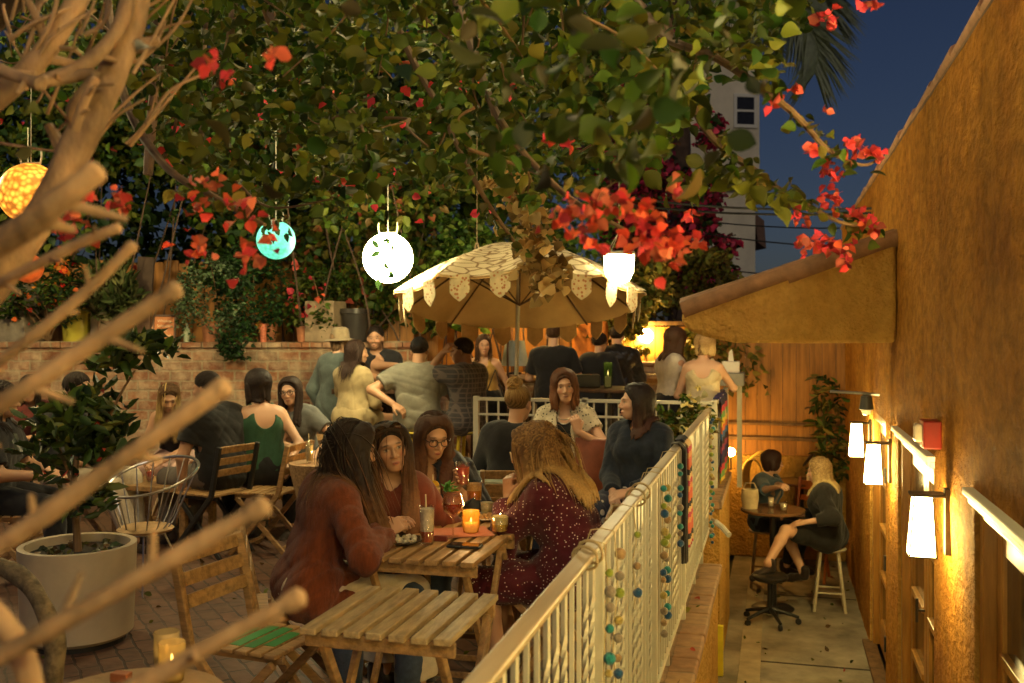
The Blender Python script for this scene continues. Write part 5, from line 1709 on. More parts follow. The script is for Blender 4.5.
# flowers: papery bracts in clusters
rgt = random.Random(9); m = MB()
for k in range(90):
    px, d = rgt.uniform(-20, 760), rgt.uniform(2.9, 5.5); py = rgt.uniform(-60, lowline(px) + 12)
    a_ = W(px, py, d); b_ = a_ + Vector((rgt.gauss(0, .22), rgt.gauss(0, .15), rgt.uniform(.05, .35)))
    limb(m, [a_, a_.lerp(b_, .5) + Vector((rgt.gauss(0, .04), 0, rgt.gauss(0, .04))), b_], .0025, .006, 5)
m.build('twigs', TWIG, vt, smooth=True, off=T2)['kind'] = 'stuff'
fl = []
for px, py, r, d, n in ((205, 190, 18, 2.3, 16), (240, 205, 14, 2.4, 12), (195, 245, 12, 2.4, 12), (255, 250, 16, 2.2, 16), (70, 205, 20, 2.2, 18), (120, 205, 14, 2.2, 14), (65, 235, 12, 2.3, 10), (215, 55, 9, 1.9, 6), (225, 72, 6, 1.9, 4), (270, 52, 6, 1.7, 5), (566, 214, 13, 2.1, 14), (590, 212, 14, 2.1, 14), (612, 206, 16, 2.1, 20), (645, 208, 12, 2.1, 12), (648, 228, 14, 2.1, 18), (660, 250, 13, 2.1, 16), (672, 244, 12, 2.1, 12), (642, 242, 9, 2.1, 9), (588, 226, 9, 2.1, 8), (690, 238, 8, 2.2, 5), (678, 188, 7, 2.3, 5), (594, 240, 7, 2.1, 5)):
    fl = [tuple(W(px + random.gauss(0, r * .80), py + random.gauss(0, r * .74), d + random.gauss(0, .06))) for k in range(int(n * 1.35))]
    leaves_mesh('blossoms', np.array(fl), .027, vt, BRACT, REDS + [(.58, .12, .07), (.62, .17, .10)], int(px * 7 + py), off=T2, aspect=1.0, fold=.25)
fl = []
for px, py, r, d, n in ((852, 145, 9, 3.0, 12), (862, 152, 7, 3.0, 8), (875, 156, 6, 3.0, 6), (808, 149, 6, 3.0, 6), (835, 170, 10, 3.0, 10), (830, 16, 9, 2.8, 9), (822, 20, 5, 2.8, 4), (830, 198, 12, 3.2, 16), (858, 215, 12, 3.2, 18), (875, 228, 8, 3.2, 8), (800, 213, 8, 3.2, 8), (808, 240, 12, 3.2, 14), (830, 243, 12, 3.2, 16), (848, 250, 6, 3.2, 6), (845, 260, 6, 3.2, 5), (862, 2, 5, 2.8, 4), (878, 0, 5, 2.8, 3), (772, 100, 6, 3, 4), (795, 87, 4, 3, 4), (825, 110, 3, 3, 2), (553, 137, 10, 2.6, 6), (570, 140, 6, 2.6, 4), (690, 215, 6, 2.8, 5)):
    fl = [tuple(W(px + random.gauss(0, r * .5), py + random.gauss(0, r * .45), d + random.gauss(0, .05))) for k in range(int(n * 1.5))]
    leaves_mesh('blossoms', np.array(fl), .030, vt, BRACT, REDS + PINKS + [(.60, .14, .10)], int(px * 7 + py), off=T2, aspect=1.0, fold=.25)
fl = [tuple(W(random.uniform(150, 520), random.uniform(60, 230), random.uniform(4.0, 5.5))) for k in range(70)]
leaves_mesh('blossoms', np.array(fl), .05, vt, BRACT, REDS + PINKS, 23, off=T2, aspect=1.0, fold=.25)
# dried tan bracts spilling over the parasol
fl = []
for k in range(210):
    t = random.random(); x = 515 + 36 * t + random.gauss(0, 9); y = 178 + 110 * t + random.gauss(0, 8)
    fl.append(tuple(W(x, y, 5.6 + random.gauss(0, .12))))
for px, py in ((562, 266), (530, 262), (545, 285), (490, 185)):
    for k in range(14): fl.append(tuple(W(px + random.gauss(0, 5), py + random.gauss(0, 5), 5.6)))
leaves_mesh('blossoms', np.array(fl), .07, vt, BRACT, [(.42, .30, .12), (.48, .33, .13), (.32, .20, .07)], 24, off=T2, aspect=1.0, fold=.3)
bough([W(480, 60, 5.4), W(500, 140, 5.5), W(520, 200, 5.6), W(545, 260, 5.6), W(556, 290, 5.6)], .012, .004)


# ---- the wall of climbers behind
def wall_climber(name, label, boxes, size, cols, seed, m_=LEAFM, extra=None, cat='climber', group=None, stems=14, thr=0.0, fr=1.1, aspect=.75):
    """boxes: (px0, px1, py0, py1, d0, d1, n)"""
    b0 = boxes[0]; base = WZ((b0[0] + b0[1]) / 2, b0[5], HP)
    o = empty(name, base, label, cat, group)
    rg = np.random.default_rng(seed); allp = []
    for (px0, px1, py0, py1, d0, d1, n) in boxes:
        t = 0; c = 0; cx, cy = (px0 + px1) / 2, (py0 + py1) / 2; hx, hy = (px1 - px0) / 2, (py1 - py0) / 2
        while c < n and t < n * 12:
            t += 1
            px, py, d = rg.uniform(px0, px1), rg.uniform(py0, py1), d0 + (d1 - d0) * rg.random()
            p = W(px, py, d)
            e = max(abs(px - cx) / hx, abs(py - cy) / hy)
            v = mnoise.noise(p * fr + Vector((seed, 0, 0))) + .5 * mnoise.noise(p * fr * 2.6) - max(0, e - .75) * 2.2
            if v > thr: allp.append(tuple(p)); c += 1
    leaves_mesh('leaves', np.array(allp), size, o, m_, cols, seed, off=base, aspect=aspect)
    if extra:
        cl, frac, sz = extra
        k = rg.random(len(allp)) < frac
        q = np.array(allp)[k] + rg.normal(size=(k.sum(), 3)) * .05
        if len(q): leaves_mesh('blossoms', q, sz, o, BRACT, cl, seed + 1, off=base, aspect=1.0, fold=.25)
    m = MB()
    for s in range(stems):
        a = allp[rg.integers(len(allp))]; x0 = base + Vector((rg.normal() * .5, rg.normal() * .1, 0))
        a = Vector(a); mid = x0.lerp(a, .55) + Vector((rg.normal() * .25, rg.normal() * .1, rg.normal() * .2))
        limb(m, [x0, x0.lerp(mid, .5) + Vector((rg.normal() * .1, 0, .15)), mid, a], .02, .005, 6, .1)
    m.build('stems', BARKD, o, smooth=True, off=base)
    return o


wall_climber('evergreen_hedge', 'deep green hedge rising above the board fence behind the vines', [(-120, 250, 30, 330, 11.9, 13.2, 5200), (220, 500, 30, 330, 11.9, 13.2, 5000)], .15, GREENSD + GREENS[:2], 37, cat='hedge', thr=-.5, stems=6)
wall_climber('climbing_vine', 'dark leafy vine covering the fence behind the flower pots at left', [(-80, 300, 60, 300, 10.95, 11.28, 3600), (-80, 330, -40, 245, 9.8, 11.0, 5200)], .105, GREENS + GREENSD + OLIVES[:2], 31, extra=(REDS + PINKS, .012, .08), stems=10)
wall_climber('climbing_vine', 'green vine with reddish leaves around the big white globe lantern', [(260, 460, 60, 325, 10.9, 11.25, 3600), (230, 500, -50, 235, 9.6, 11.0, 5200), (330, 440, 255, 335, 10.9, 11.3, 900)], .10, GREENS + OLIVES + [(.10, .06, .015)], 32, extra=([(.26, .05, .03), (.22, .07, .03)], .03, .10), stems=12)
wall_climber('ficus_tree', 'bright small leaved green tree above the pale parasol', [(415, 575, 60, 290, 10.6, 11.9, 7500), (450, 620, 30, 280, 12.0, 13.4, 4000)], .085, [(.05, .115, .012), (.075, .13, .014), (.035, .085, .012), (.10, .14, .02)], 33, cat='tree', stems=8)
wall_climber('bougainvillea_bush', 'dark purple flowered bougainvillea beside the white tower', [(595, 725, 110, 320, 15, 16.6, 7500), (560, 680, 20, 180, 15.5, 17, 3000), (690, 738, 225, 320, 15, 16.2, 1500)], .115, GREENSD + PURPS, 34, extra=([(.50, .03, .11), (.40, .03, .09), (.58, .06, .12)], .34, .13), cat='bush', stems=8)
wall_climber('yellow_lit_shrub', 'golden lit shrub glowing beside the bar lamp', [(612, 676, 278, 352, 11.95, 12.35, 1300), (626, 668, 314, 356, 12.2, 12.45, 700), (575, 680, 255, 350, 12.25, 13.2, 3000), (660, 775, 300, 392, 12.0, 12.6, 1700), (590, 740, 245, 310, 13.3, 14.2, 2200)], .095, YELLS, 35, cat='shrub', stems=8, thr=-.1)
wall_climber('bamboo_plant', 'slender leafy plant against the wall at the alley end', [(812, 846, 372, 478, 11.0, 11.9, 330)], .13, YELLS + GREENS, 36, cat='plant', stems=7, aspect=.28, thr=-.3)
for o in bpy.data.objects:
    if o.name.startswith('bamboo_plant'): BP = o


# ---- shrubs and pots along the top of the brick wall
def shrub(name, label, base, pts, size, cols, seed, m_=LEAFM, aspect=.6, extra=None, cat='plant', droop=.1, group=None):
    o = empty(name, base, label, cat, group)
    leaves_mesh('leaves', pts, size, o, m_, cols, seed, off=base, aspect=aspect, droop=droop)
    if extra: leaves_mesh('blossoms', extra[0], extra[2], o, BRACT, extra[1], seed + 5, off=base, aspect=1., fold=.25)
    m = MB(); rg = np.random.default_rng(seed)
    for k in range(9):
        a = Vector(pts[rg.integers(len(pts))]); limb(m, [base, Vector(base).lerp(a, .5) + Vector((rg.normal() * .04, 0, .06)), a], .009, .003, 5)
    m.build('stems', TWIG, o, smooth=True, off=base)
    return o


rgs = np.random.default_rng(77)
bs = wallpt(215, .2)
shrub('jasmine_shrub', 'pale speckled small leaved bush trailing on the wall beside the framed sign', bs, blob_pts(1700, W(210, 300, 10.6), (.42, .3, .48), rgs, fr=3, seed=2), .045, [(.06, .11, .04), (.10, .16, .07), (.16, .22, .12), (.03, .06, .02)], 51, cat='bush')
bs = wallpt(250, .2)
shrub('evergreen_bush', 'dark green drooping evergreen spilling over the wall edge', bs, np.concatenate([blob_pts(1900, W(250, 290, 10.75), (.40, .3, .62), rgs, fr=3, seed=3), blob_pts(350, W(238, 340, 10.5), (.22, .16, .22), rgs, fr=3, seed=4)]), .055, [(.018, .055, .012), (.03, .08, .015), (.012, .035, .01)], 52, cat='bush')
bs = wallpt(315, .25)
shrub('flowering_shrub', 'loose green shrub with few red flowers in front of the open fence boards', bs, blob_pts(1300, W(318, 305, 10.8), (.42, .25, .42), rgs, fr=3, seed=6), .06, GREENS + OLIVES[:1], 53, cat='bush', extra=(blob_pts(40, W(310, 290, 10.7), (.3, .2, .35), rgs, seed=1), PINKS + REDS, .07))
bs = wallpt(40, .2)
shrub('marigold_plant', 'leafy plant dotted with orange flowers over a grey planter at far left', bs, blob_pts(1100, W(40, 290, 10.6), (.62, .3, .40), rgs, fr=3, seed=7), .085, GREENS + GREENSD, 54, aspect=.35, extra=(np.concatenate([blob_pts(26, W(35, 300, 10.4), (.5, .1, .3), rgs), blob_pts(26, W(62, 266, 10.2), (.13, .06, .08), rgs)]), [(.6, .22, .02), (.6, .12, .02), (.55, .03, .02)], .055))
bs = wallpt(105, .25)
shrub('spiky_grass_plant', 'fine spiky grass tuft between the yellow pot and leaning board', bs, blob_pts(700, W(110, 295, 10.6), (.30, .2, .30), rgs, fr=3, seed=8), .16, [(.07, .10, .03), (.05, .08, .02), (.12, .13, .04)], 55, aspect=.08, droop=-.7)
GREYP = mat('grey concrete planter', (.22, .19, .14), .8, .3, 8, .2, 50)
for px, r, h, mm, lab, sq in ((12, .16, .62, GREYP, 'tall square grey planter at the far left wall end', True), (68, .17, .36, mat('yellow glazed pot', (.34, .30, .04), .25, .2, 5), 'glossy yellow green pot on the wall', False), (100, .13, .55, GREYP, 'narrow square grey planter with spiky grass', True), (322, .17, .44, mat('tan planter', (.30, .22, .13), .7, .3, 7), 'tan square planter at the wall end near the globe lantern', True), (352, .16, .36, mat('dark glazed pot', (.04, .035, .03), .3, .3, 6), 'dark round pot behind the bearded man', False), (205, .10, .2, TERRA, 'terracotta pot under the speckled bush', False), (262, .11, .2, TERRA, 'terracotta pot under the dark evergreen', False), (300, .09, .17, TERRA, 'small terracotta pot below the red flowered shrub', False)):
    planter(wallpt(px, .22), lab, r, h, mm, square=sq)
bd = empty('leaning_board', wallpt(137, .2), 'dark weathered board leaning upright on the brick wall', 'board')
m = MB(); m.box((0, 0, .46), (.20, .03, .92), Matrix.Rotation(R(4), 3, 'Y')); m.build('plank', mat('dark weathered wood', (.07, .045, .03), .8, .4, 5, .3, 30), bd, bevel=.004)

# framed sign
sg = empty('framed_sign', wallpt(163, .02), 'small orange sign in dark wood frame standing on the brick wall', 'sign', rz=wang + R(3))
tl_ = Matrix.Rotation(R(-8), 3, 'X')
m = MB()
w2, h2, fw = .125, .295, .022
for c, s in (((0, 0, h2 - fw / 2), (2 * w2, .025, fw)), ((0, 0, fw / 2 + .0), (2 * w2, .03, fw * 1.3)), ((-w2 + fw / 2, 0, h2 / 2), (fw, .024, h2 - 2 * fw)), ((w2 - fw / 2, 0, h2 / 2), (fw, .024, h2 - 2 * fw))):
    m.box(tl_ @ Vector(c), s, tl_)
m.build('frame', WOODDARK, sg, bevel=.004)
m = MB(); m.box(tl_ @ Vector((0, .002, h2 / 2)), (2 * w2 - 2 * fw, .008, h2 - 2 * fw), tl_); m.build('card', mat('orange card', (.52, .19, .06), .6, .12, 12), sg)
tx = bpy.data.curves.new('lettering', 'FONT'); tx.body = 'Whiskey\nSelection\nNot\nIncluded'; tx.align_x = 'CENTER'; tx.align_y = 'CENTER'; tx.size = .042; tx.extrude = .0008; tx.space_line = 1.25
tmp = bpy.data.objects.new('lettering_curve', tx); COL.objects.link(tmp); bpy.context.view_layer.update()
tm = bpy.data.meshes.new_from_object(tmp.evaluated_get(bpy.context.evaluated_depsgraph_get())); bpy.data.objects.remove(tmp)
to = bpy.data.objects.new('lettering', tm); COL.objects.link(to); to.parent = sg
tm.materials.clear(); tm.materials.append(mat('cream lettering', (.75, .62, .38), .6, .05))
to.location = tl_ @ Vector((0, -.0045, h2 / 2 + .0)); to.rotation_euler = (R(90 - 8), 0, 0)
candle(wallpt(150, .02), 'lit candle jar left of the framed sign', .045, .11, (.8, .7, .4), strength=6, light=.6)
candle(wallpt(104, .0), 'small lit candle further left on the wall top', .03, .09, (.8, .7, .4), strength=5, light=.3)
bt = MB(); bt.lathe([(0, 0), (.032, 0), (.034, .03), (.033, .13), (.012, .17), (.012, .20), (0, .20)], 14)
o = bt.build('bottle', mat('pale frosted bottle', (.40, .45, .30), .3, .1), smooth=True); o.location = wallpt(186, .03); tag(o, 'pale green bottle right of the framed sign', 'bottle')
vz = empty('flower_vase', wallpt(263, -.0), 'orange patterned vase with small flowers on the wall', 'vase')
m = MB(); m.lathe([(0, 0), (.035, 0), (.036, .19), (0, .19)], 14); m.build('vase_body', mat('coral vase', (.55, .16, .08), .4, .4, 40), vz, smooth=True)
leaves_mesh('blossoms', blob_pts(40, (-.06, 0, .14), (.09, .04, .07), rgs), .05, vz, BRACT, [(.5, .25, .05), (.5, .12, .04), (.3, .3, .05)], 3)

# ---- potted tree at left
PB = WZ(78, 5.42, HP)
pt = empty('potted_tree', PB, 'small glossy leaved tree in a big white round planter', 'potted tree')
m = MB(); m.lathe([(0, 0.03), (.262, .03), (.285, .05), (.302, .50), (.302, .525), (.29, .53), (.268, .525), (.262, .47), (0, .47)], 48); m.build('planter', mat('white planter fibre', (.47, .385, .265), .55, .10, 5, .05, 60), pt, smooth=True)
m = MB(); m.lathe([(.0, 0), (.25, 0), (.25, .035), (0, .035)], 30); m.build('saucer', METALB, pt)
m = MB(); m.lathe([(0, .485), (.262, .48)], 30); m.build('soil', EARTH, pt)
leaves_mesh('fallen_leaves', np.array([(.22 * math.sqrt(random.random()) * math.cos(a), .22 * math.sin(a) * math.sqrt(random.random()), .49) for a in np.linspace(0, 6.2, 60)]), .06, pt, LEAFD, [(.03, .05, .02), (.10, .10, .03), (.12, .07, .03)], 5, droop=0)
loc = lambda px, py, d: W(px, py, d) - PB
m = MB()
limb(m, [(0, 0, .48), loc(76, 520, 5.42), loc(74, 480, 5.4), loc(80, 440, 5.4)], .022, .014, 8, .2)
limb(m, [loc(76, 520, 5.42), loc(95, 470, 5.4), loc(104, 430, 5.4), loc(120, 395, 5.4), loc(135, 370, 5.4)], .012, .006, 7)
limb(m, [loc(74, 490, 5.4), loc(60, 450, 5.4), loc(45, 420, 5.4)], .010, .005, 7)
limb(m, [loc(80, 440, 5.4), loc(90, 410, 5.4), loc(85, 390, 5.4)], .008, .004, 7)
m.build('trunk', TWIG, pt, smooth=True)
cr_pts = np.concatenate([blob_pts(190, loc(138, 366, 5.4), (.21, .2, .16), rgs, .4, seed=1), blob_pts(230, loc(85, 430, 5.4), (.22, .25, .22), rgs, .35, seed=2), blob_pts(110, loc(50, 445, 5.4), (.18, .2, .22), rgs, .35, seed=3), blob_pts(50, loc(112, 440, 5.4), (.10, .1, .18), rgs, .3, seed=4), blob_pts(60, loc(70, 500, 5.35), (.22, .2, .10), rgs, .3, seed=5)])
leaves_mesh('crown', cr_pts, .105, pt, LEAFD, [(.045, .085, .015), (.065, .115, .02), (.03, .06, .015), (.10, .12, .02), (.03, .05, .015)], 61, aspect=.42, droop=-.25)
leaves_mesh('blossoms', blob_pts(12, loc(70, 430, 5.3), (.25, .2, .28), rgs), .04, pt, BRACT, REDS, 62)
# dark mottled trunk low at the left corner
TT = WZ(45, 3.4, HP)
dk = empty('old_trunk', TT, 'mottled old tree trunk leaning at the lower left corner', 'tree trunk')
m = MB(); limb(m, [TT, W(52, 690, 3.4), W(55, 645, 3.4), W(42, 605, 3.4), W(18, 575, 3.5), W(-40, 545, 3.6), W(-120, 470, 3.8)], .036, .03, 10, .25)
m.build('trunk', mat('lichen bark', (.16, .12, .07), .85, .6, 22, .6, 40), dk, smooth=True, off=TT)

# ---- plant by the far railing corner
bs = WZ(678, 8.1, HP)
shrub('potted_laurel', 'leafy green plant with pale flowers at the railing corner', bs, blob_pts(800, W(682, 430, 8.15), (.30, .26, .27), rgs, .3, fr=3, seed=9), .075, GREENS + YELLS, 57, aspect=.4, extra=(blob_pts(34, W(697, 415, 7.95), (.09, .1, .24), rgs), [(.6, .5, .2), (.65, .6, .35)], .06))
planter(bs + Vector((0, 0, .0)), 'round dark pot of the railing corner plant', .17, .34, mat('dark pot', (.08, .05, .03), .5), group='')

# ---- palm fronds against the sky, the trunk stands far behind the bougainvillea bush
PD = 19.0
pb = W(676, -150, PD)
pf = empty('palm_tree', Vector((pb.x, pb.y, 0)), 'tall palm with a frond hanging against the night sky', 'palm')
off = Vector((pb.x, pb.y, 0))
m = MB(); m.tube([off, off + Vector((.1, 0, 5)), pb], [.24, .20, .18], 10); m.build('trunk', BARKD, pf, smooth=True, off=off)
for fr_i, line in enumerate(([(676, -150), (735, -80), (780, -15), (806, 20), (818, 48), (815, 72)], [(676, -150), (715, -70), (735, -25), (750, 0), (760, 28)], [(676, -150), (690, -60), (680, 0), (678, 30)], [(676, -150), (790, -125), (840, -85), (868, -40)], [(676, -150), (760, -90), (800, -40), (824, -5), (830, 14)])):
    pts = [W(x, y, PD + .3 * fr_i) for x, y in line]
    mb = MB(); cl = limb(mb, pts, .035, .01, 6)
    for i in range(4, len(cl) - 1):
        for k in range(5):
            t = (cl[i + 1] - cl[i]).normalized(); pz = cl[i].lerp(cl[i + 1], k / 5)
            for sg_ in (1, -1):
                sd = t.cross(Vector((ST, -CT, 0))).normalized() * sg_
                dv = (sd * .75 + t * .75 + Vector((random.gauss(0, .1), random.gauss(0, .25), -.35 + random.gauss(0, .1)))).normalized()
                ln_ = 1.25 * (1 - (i / len(cl)) ** 2 * .45) * random.uniform(.8, 1.1); wv = Vector((ST, -CT, 0)).cross(dv).normalized() * .022
                a0 = pz; a1 = pz + dv * ln_ * .5 + Vector((0, 0, -.04)); a2 = pz + dv * ln_ + Vector((0, 0, -.18))
                mb.add([a0 - wv, a0 + wv, a1 + wv, a1 - wv, a2], [(0, 1, 2, 3), (3, 2, 4)])
    mb.build('frond', mat('palm leaf', (.10, .13, .07), .5, .3, 10), pf, off=off)

# fallen leaves on the paving and in the alley
lp = [(random.uniform(-.3, .75), random.uniform(3, 12), .012) for k in range(70)] + [(random.uniform(-4.5, -.75), random.uniform(2.5, 9), HP + .008) for k in range(160)] + [(random.uniform(-.62, -.40), random.uniform(2, 7), 1.108) for k in range(14)]
tag(leaves_mesh('fallen_leaves', np.array(lp), .045, None, LEAFM, OLIVES + [(.12, .07, .03), (.3, .05, .03), (.10, .06, .02)], 90, droop=0), 'dry leaves and bracts scattered over the paving', 'leaves', kind='stuff')
# ------------------------------------------------------------------ railing
XR = -0.52
rl = empty('railing', (XR, 4.5, 1.10), 'long cream iron railing with twisted balusters along the patio edge', 'railing')
RO = (XR, 4.5, 1.10)
ZT = 2.118
m = MB(); m.box2((XR - .025, 0.6, ZT - .014), (XR + .025, 7.95, ZT)); m.box2((XR - .013, 0.6, ZT - .036), (XR + .013, 7.95, ZT - .015)); m.build('top_rail', mat('worn handrail', (.36, .27, .16), .4, .25, 14, stretch=(1, .1, 1)), rl, bevel=.006, off=RO)
m = MB(); m.box2((XR - .014, 0.6, 1.165), (XR + .014, 7.95, 1.185)); m.build('bottom_rail', METALW, rl, bevel=.003, off=RO)


def baluster(p0, p1, tw, parent, off, w=.014):
    m = MB()
    if not tw: m.bar(p0, p1, w, w, (0, 1, 0)); return m.build('baluster', METALW, parent, off=off)
    p0, p1 = Vector(p0), Vector(p1); n = 44; vs, fs = [], []
    for i in range(n + 1):
        t = i / n; z = p0.lerp(p1, t)
        a = PI / 4 + max(0, min(1, (t - .12) / .76)) * 2 * PI * 3.2
        for k in range(4): vs.append((z.x + math.cos(a + k * PI / 2) * w * .78, z.y + math.sin(a + k * PI / 2) * w * .78, z.z))
    for i in range(n):
        for k in range(4): a, b = i * 4 + k, i * 4 + (k + 1) % 4; fs.append((a, b, b + 4, a + 4))
    m.add(vs, fs); return m.build('baluster', METALW, parent, off=off)


y = 0.7; k = 0
while y < 7.9:
    tw = (k % 5) in (1, 2, 3)
    if k % 14 == 9:
        m = MB(); m.box2((XR - .02, y - .02, 1.101), (XR + .02, y + .02, ZT - .037)); m.build('post', METALW, rl, bevel=.003, off=RO)
    else: baluster((XR, y, 1.186), (XR, y, ZT - .037), tw, rl, RO, .0115)
    y += .098; k += 1
m = MB()
for y in (3.3, 4.9, 6.5): m.box2((XR - .012, y - .012, 1.10), (XR + .012, y + .012, 1.165))
m.build('foot', METALW, rl, off=RO)

# railing round the far corner
YB = 8.72; zt2 = ZT
br = empty('back_railing', (-1.6, YB, HP), 'cream iron railing across the patio in front of the bar area', 'railing')
BO2 = (-1.6, YB, HP)
m = MB(); m.box2((-2.66, YB - .025, zt2 - .03), (XR, YB + .025, zt2)); m.box2((-2.66, YB - .014, zt2 - .165), (XR - .03, YB + .014, zt2 - .145)); m.box2((-2.66, YB - .014, HP + .10), (XR - .03, YB + .014, HP + .12))
m.box2((XR - .025, YB + .026, zt2 - .03), (XR + .025, 10.7, zt2)); m.box2((XR - .012, YB + .03, HP + .42), (XR + .012, 10.7, HP + .44))
m.build('top_rail', METALW, br, bevel=.004, off=BO2)
for (px_, py_) in ((-2.66, YB), (XR, YB), (XR, 10.7), (-1.65, YB)):
    m = MB(); m.box((px_, py_, (HP + zt2) / 2 + .01), (.05, .05, zt2 - HP + .0)); m.build('post', METALW, br, bevel=.004, off=BO2)
x = -2.56; k = 0
while x < XR - .05:
    baluster((x, YB, HP + .12), (x, YB, zt2 - .03), k % 3 == 1, br, BO2, .013); x += .11; k += 1
y = YB + .12
while y < 10.65:
    baluster((XR, y, HP + .44), (XR, y, zt2 - .03), k % 3 != 0, br, BO2, .013); y += .10; k += 1

# pompom garlands over the railing
POMC = [(.01, .20, .22), (.008, .06, .17), (.20, .25, .025), (.30, .19, .09), (.22, .18, .14), (.01, .16, .16), (.36, .28, .08)]
POM = [mat('wool pompom %d' % i, c, .95, .3, 60, .6, 90, sheen=.4) for i, c in enumerate(POMC)]


def garland(y, strands, n, zend, label, seed):
    rg = random.Random(seed)
    o = empty('pompom_garland', (XR, y, ZT), label, 'garland', 'pompom garlands on the railing')
    for s in range(strands):
        dy = (s - (strands - 1) / 2) * .16 + rg.uniform(-.02, .02); ln = zend * rg.uniform(.9, 1.02)
        pts = [(-.06, dy, -.06), (-.036, dy, .008), (0, dy, .014), (.036, dy, .008), (.042, dy, -.05)] + [(.040 + .006 * math.sin(i * 1.3), dy + .012 * math.sin(i * .9 + s), -.05 - ln * i / 8) for i in range(1, 9)]
        m = MB(); m.tube(pts, .0022, 5); m.build('string', mat('string', (.45, .36, .2), .9), o)
        for q in range(n):
            t = (q + .5 + rg.uniform(-.25, .25)) / n; i = rg.choice([0, 0, 1, 1, 2, 3, 4, 5, 6])
            r = rg.uniform(.012, .019); c = Vector((.042 + r * .6, dy + .012 * math.sin(8 * t * .9 + s) + rg.uniform(-.006, .006), -.04 - ln * t))
            mb = MB(); mb.ball(c, r, 14, 10)
            mb.v = [tuple(c + (Vector(v) - c) * (1 + .10 * mnoise.noise(Vector(v) * 190))) for v in mb.v]
            mb.build('pompom', POM[i], o, smooth='all')
    return o


garland(2.95, 2, 10, .62, 'pompom garland of blue, tan and green balls nearest on the railing', 1)
garland(4.35, 2, 12, .66, 'two strand teal and green pompom garland in the middle of the railing', 2)
garland(5.05, 1, 9, .45, 'short single pompom strand beside the woven scarf', 3)
garland(7.55, 2, 16, .98, 'teal and yellow pompom garland at the far end of the railing', 4)
o = garland(3.45, 1, 3, .30, 'very short pompom strand with one blue ball', 6)
# jute loops tied on the rail
JUTE = mat('jute twine', (.42, .32, .17), .9)
for lab, ys_ in (('pair of jute loops tied round the railing top nearest to us', (2.72, 2.80)), ('pair of jute loops tied round the railing top beside the floral trousers', (3.76, 3.90))):
    tw_ = empty('twine_wrap', (XR, ys_[0], ZT), lab, 'twine')
    for y in ys_:
        m = MB(); m.tube([(math.cos(t) * .040, y - ys_[0] + .05 * math.sin(t * .5), -.014 + math.sin(t) * .032) for t in np.linspace(0, 2 * PI, 16)], .0045, 6); m.build('loop', JUTE, tw_, smooth=True)


def stripe_cloth(name, cols, sc, ax='Z'):
    m = bpy.data.materials.new(name); m.use_nodes = True
    N, L, b = nodes(m)
    tc = N.new('ShaderNodeTexCoord'); sx = N.new('ShaderNodeSeparateXYZ'); L.new(tc.outputs['Object'], sx.inputs[0])
    ml = N.new('ShaderNodeMath'); ml.operation = 'MULTIPLY'; ml.inputs[1].default_value = sc; L.new(sx.outputs[ax], ml.inputs[0])
    fr = N.new('ShaderNodeMath'); fr.operation = 'FRACT'; L.new(ml.outputs[0], fr.inputs[0])
    cr = N.new('ShaderNodeValToRGB'); cr.color_ramp.interpolation = 'CONSTANT'; e = cr.color_ramp.elements
    for i, c in enumerate(cols):
        q = e[i] if i < 2 else e.new(i / len(cols)); q.position = i / len(cols); q.color = (*c, 1)
    L.new(fr.outputs[0], cr.inputs[0]); L.new(cr.outputs[0], b.inputs['Base Color']); b.inputs['Roughness'].default_value = .9
    return m


def hang_cloth(name, label, m_, y0, y1, x, ztop, zbot, cat, over=True, th=.006):
    """cloth draped over a rail that runs along y"""
    o = MB(); nu, nv = 10, 14; vs, fs = [], []
    for j in range(nv + 1):
        t = j / nv
        for i in range(nu + 1):
            y = y0 + (y1 - y0) * i / nu; w = .014 * math.sin(i * 1.7 + j * .25) * min(1, t * 2)
            if t < .15: z = ztop - .10 + t / .15 * .12; xx = x - .045 + t / .15 * .02
            elif t < .25: z = ztop + .018; xx = x - .035 + (t - .15) / .1 * .075
            else: z = ztop + .012 - (t - .25) / .75 * (ztop - zbot); xx = x + .044
            vs.append((xx + w, y + .02 * math.sin(t * 4) * (i / nu - .5), z))
    for j in range(nv):
        for i in range(nu): a = j * (nu + 1) + i; fs.append((a, a + 1, a + nu + 2, a + nu + 1))
    o.add(vs, fs); ob = o.build(name, m_, smooth='all'); sm = ob.modifiers.new('thick', 'SOLIDIFY'); sm.thickness = th
    return tag(ob, label, cat)


hang_cloth('woven_scarf', 'pink and orange woven scarf hanging over the railing', stripe_cloth('pink scarf', [(.50, .10, .08), (.55, .25, .10), (.40, .05, .10), (.55, .38, .2), (.02, .02, .03), (.5, .12, .05)], 5.5), 5.55, 5.78, XR, ZT, ZT - .60, 'scarf')
hang_cloth('black_strap', 'black bag strap hanging on the railing beside the pink scarf', fabric('black strap', (.015, .013, .013)), 5.36, 5.44, XR, ZT, ZT - .64, 'strap')
SER = [(.03, .02, .10), (.25, .04, .10), (.02, .015, .02), (.05, .12, .30), (.5, .12, .04), (.6, .40, .05), (.12, .28, .08), (.45, .04, .06), (.02, .02, .05)]
hang_cloth('striped_blanket', 'striped serape blanket hanging at the far railing end', stripe_cloth('serape', SER, 1.9), 8.95, 10.2, XR, zt2, zt2 - .85, 'blanket')

# ------------------------------------------------------------------ tables
slat_table((-1.225, 3.18, HP), 'empty weathered slatted table nearest to the viewer')
T1 = slat_table((-1.46, 4.155, HP), 'slatted wooden table carrying the plate and tall red drink', sx=.55, wood=WOOD)
T2_ = slat_table((-1.45, 4.715, HP), 'slatted wooden table pushed behind, under the goblet and tumblers', sx=.55, wood=WOOD)
TZ = HP + .741


def on_table(px, py, z=TZ):
    d = (CZ - z) * F / (py - 328); return W(px, py, d)


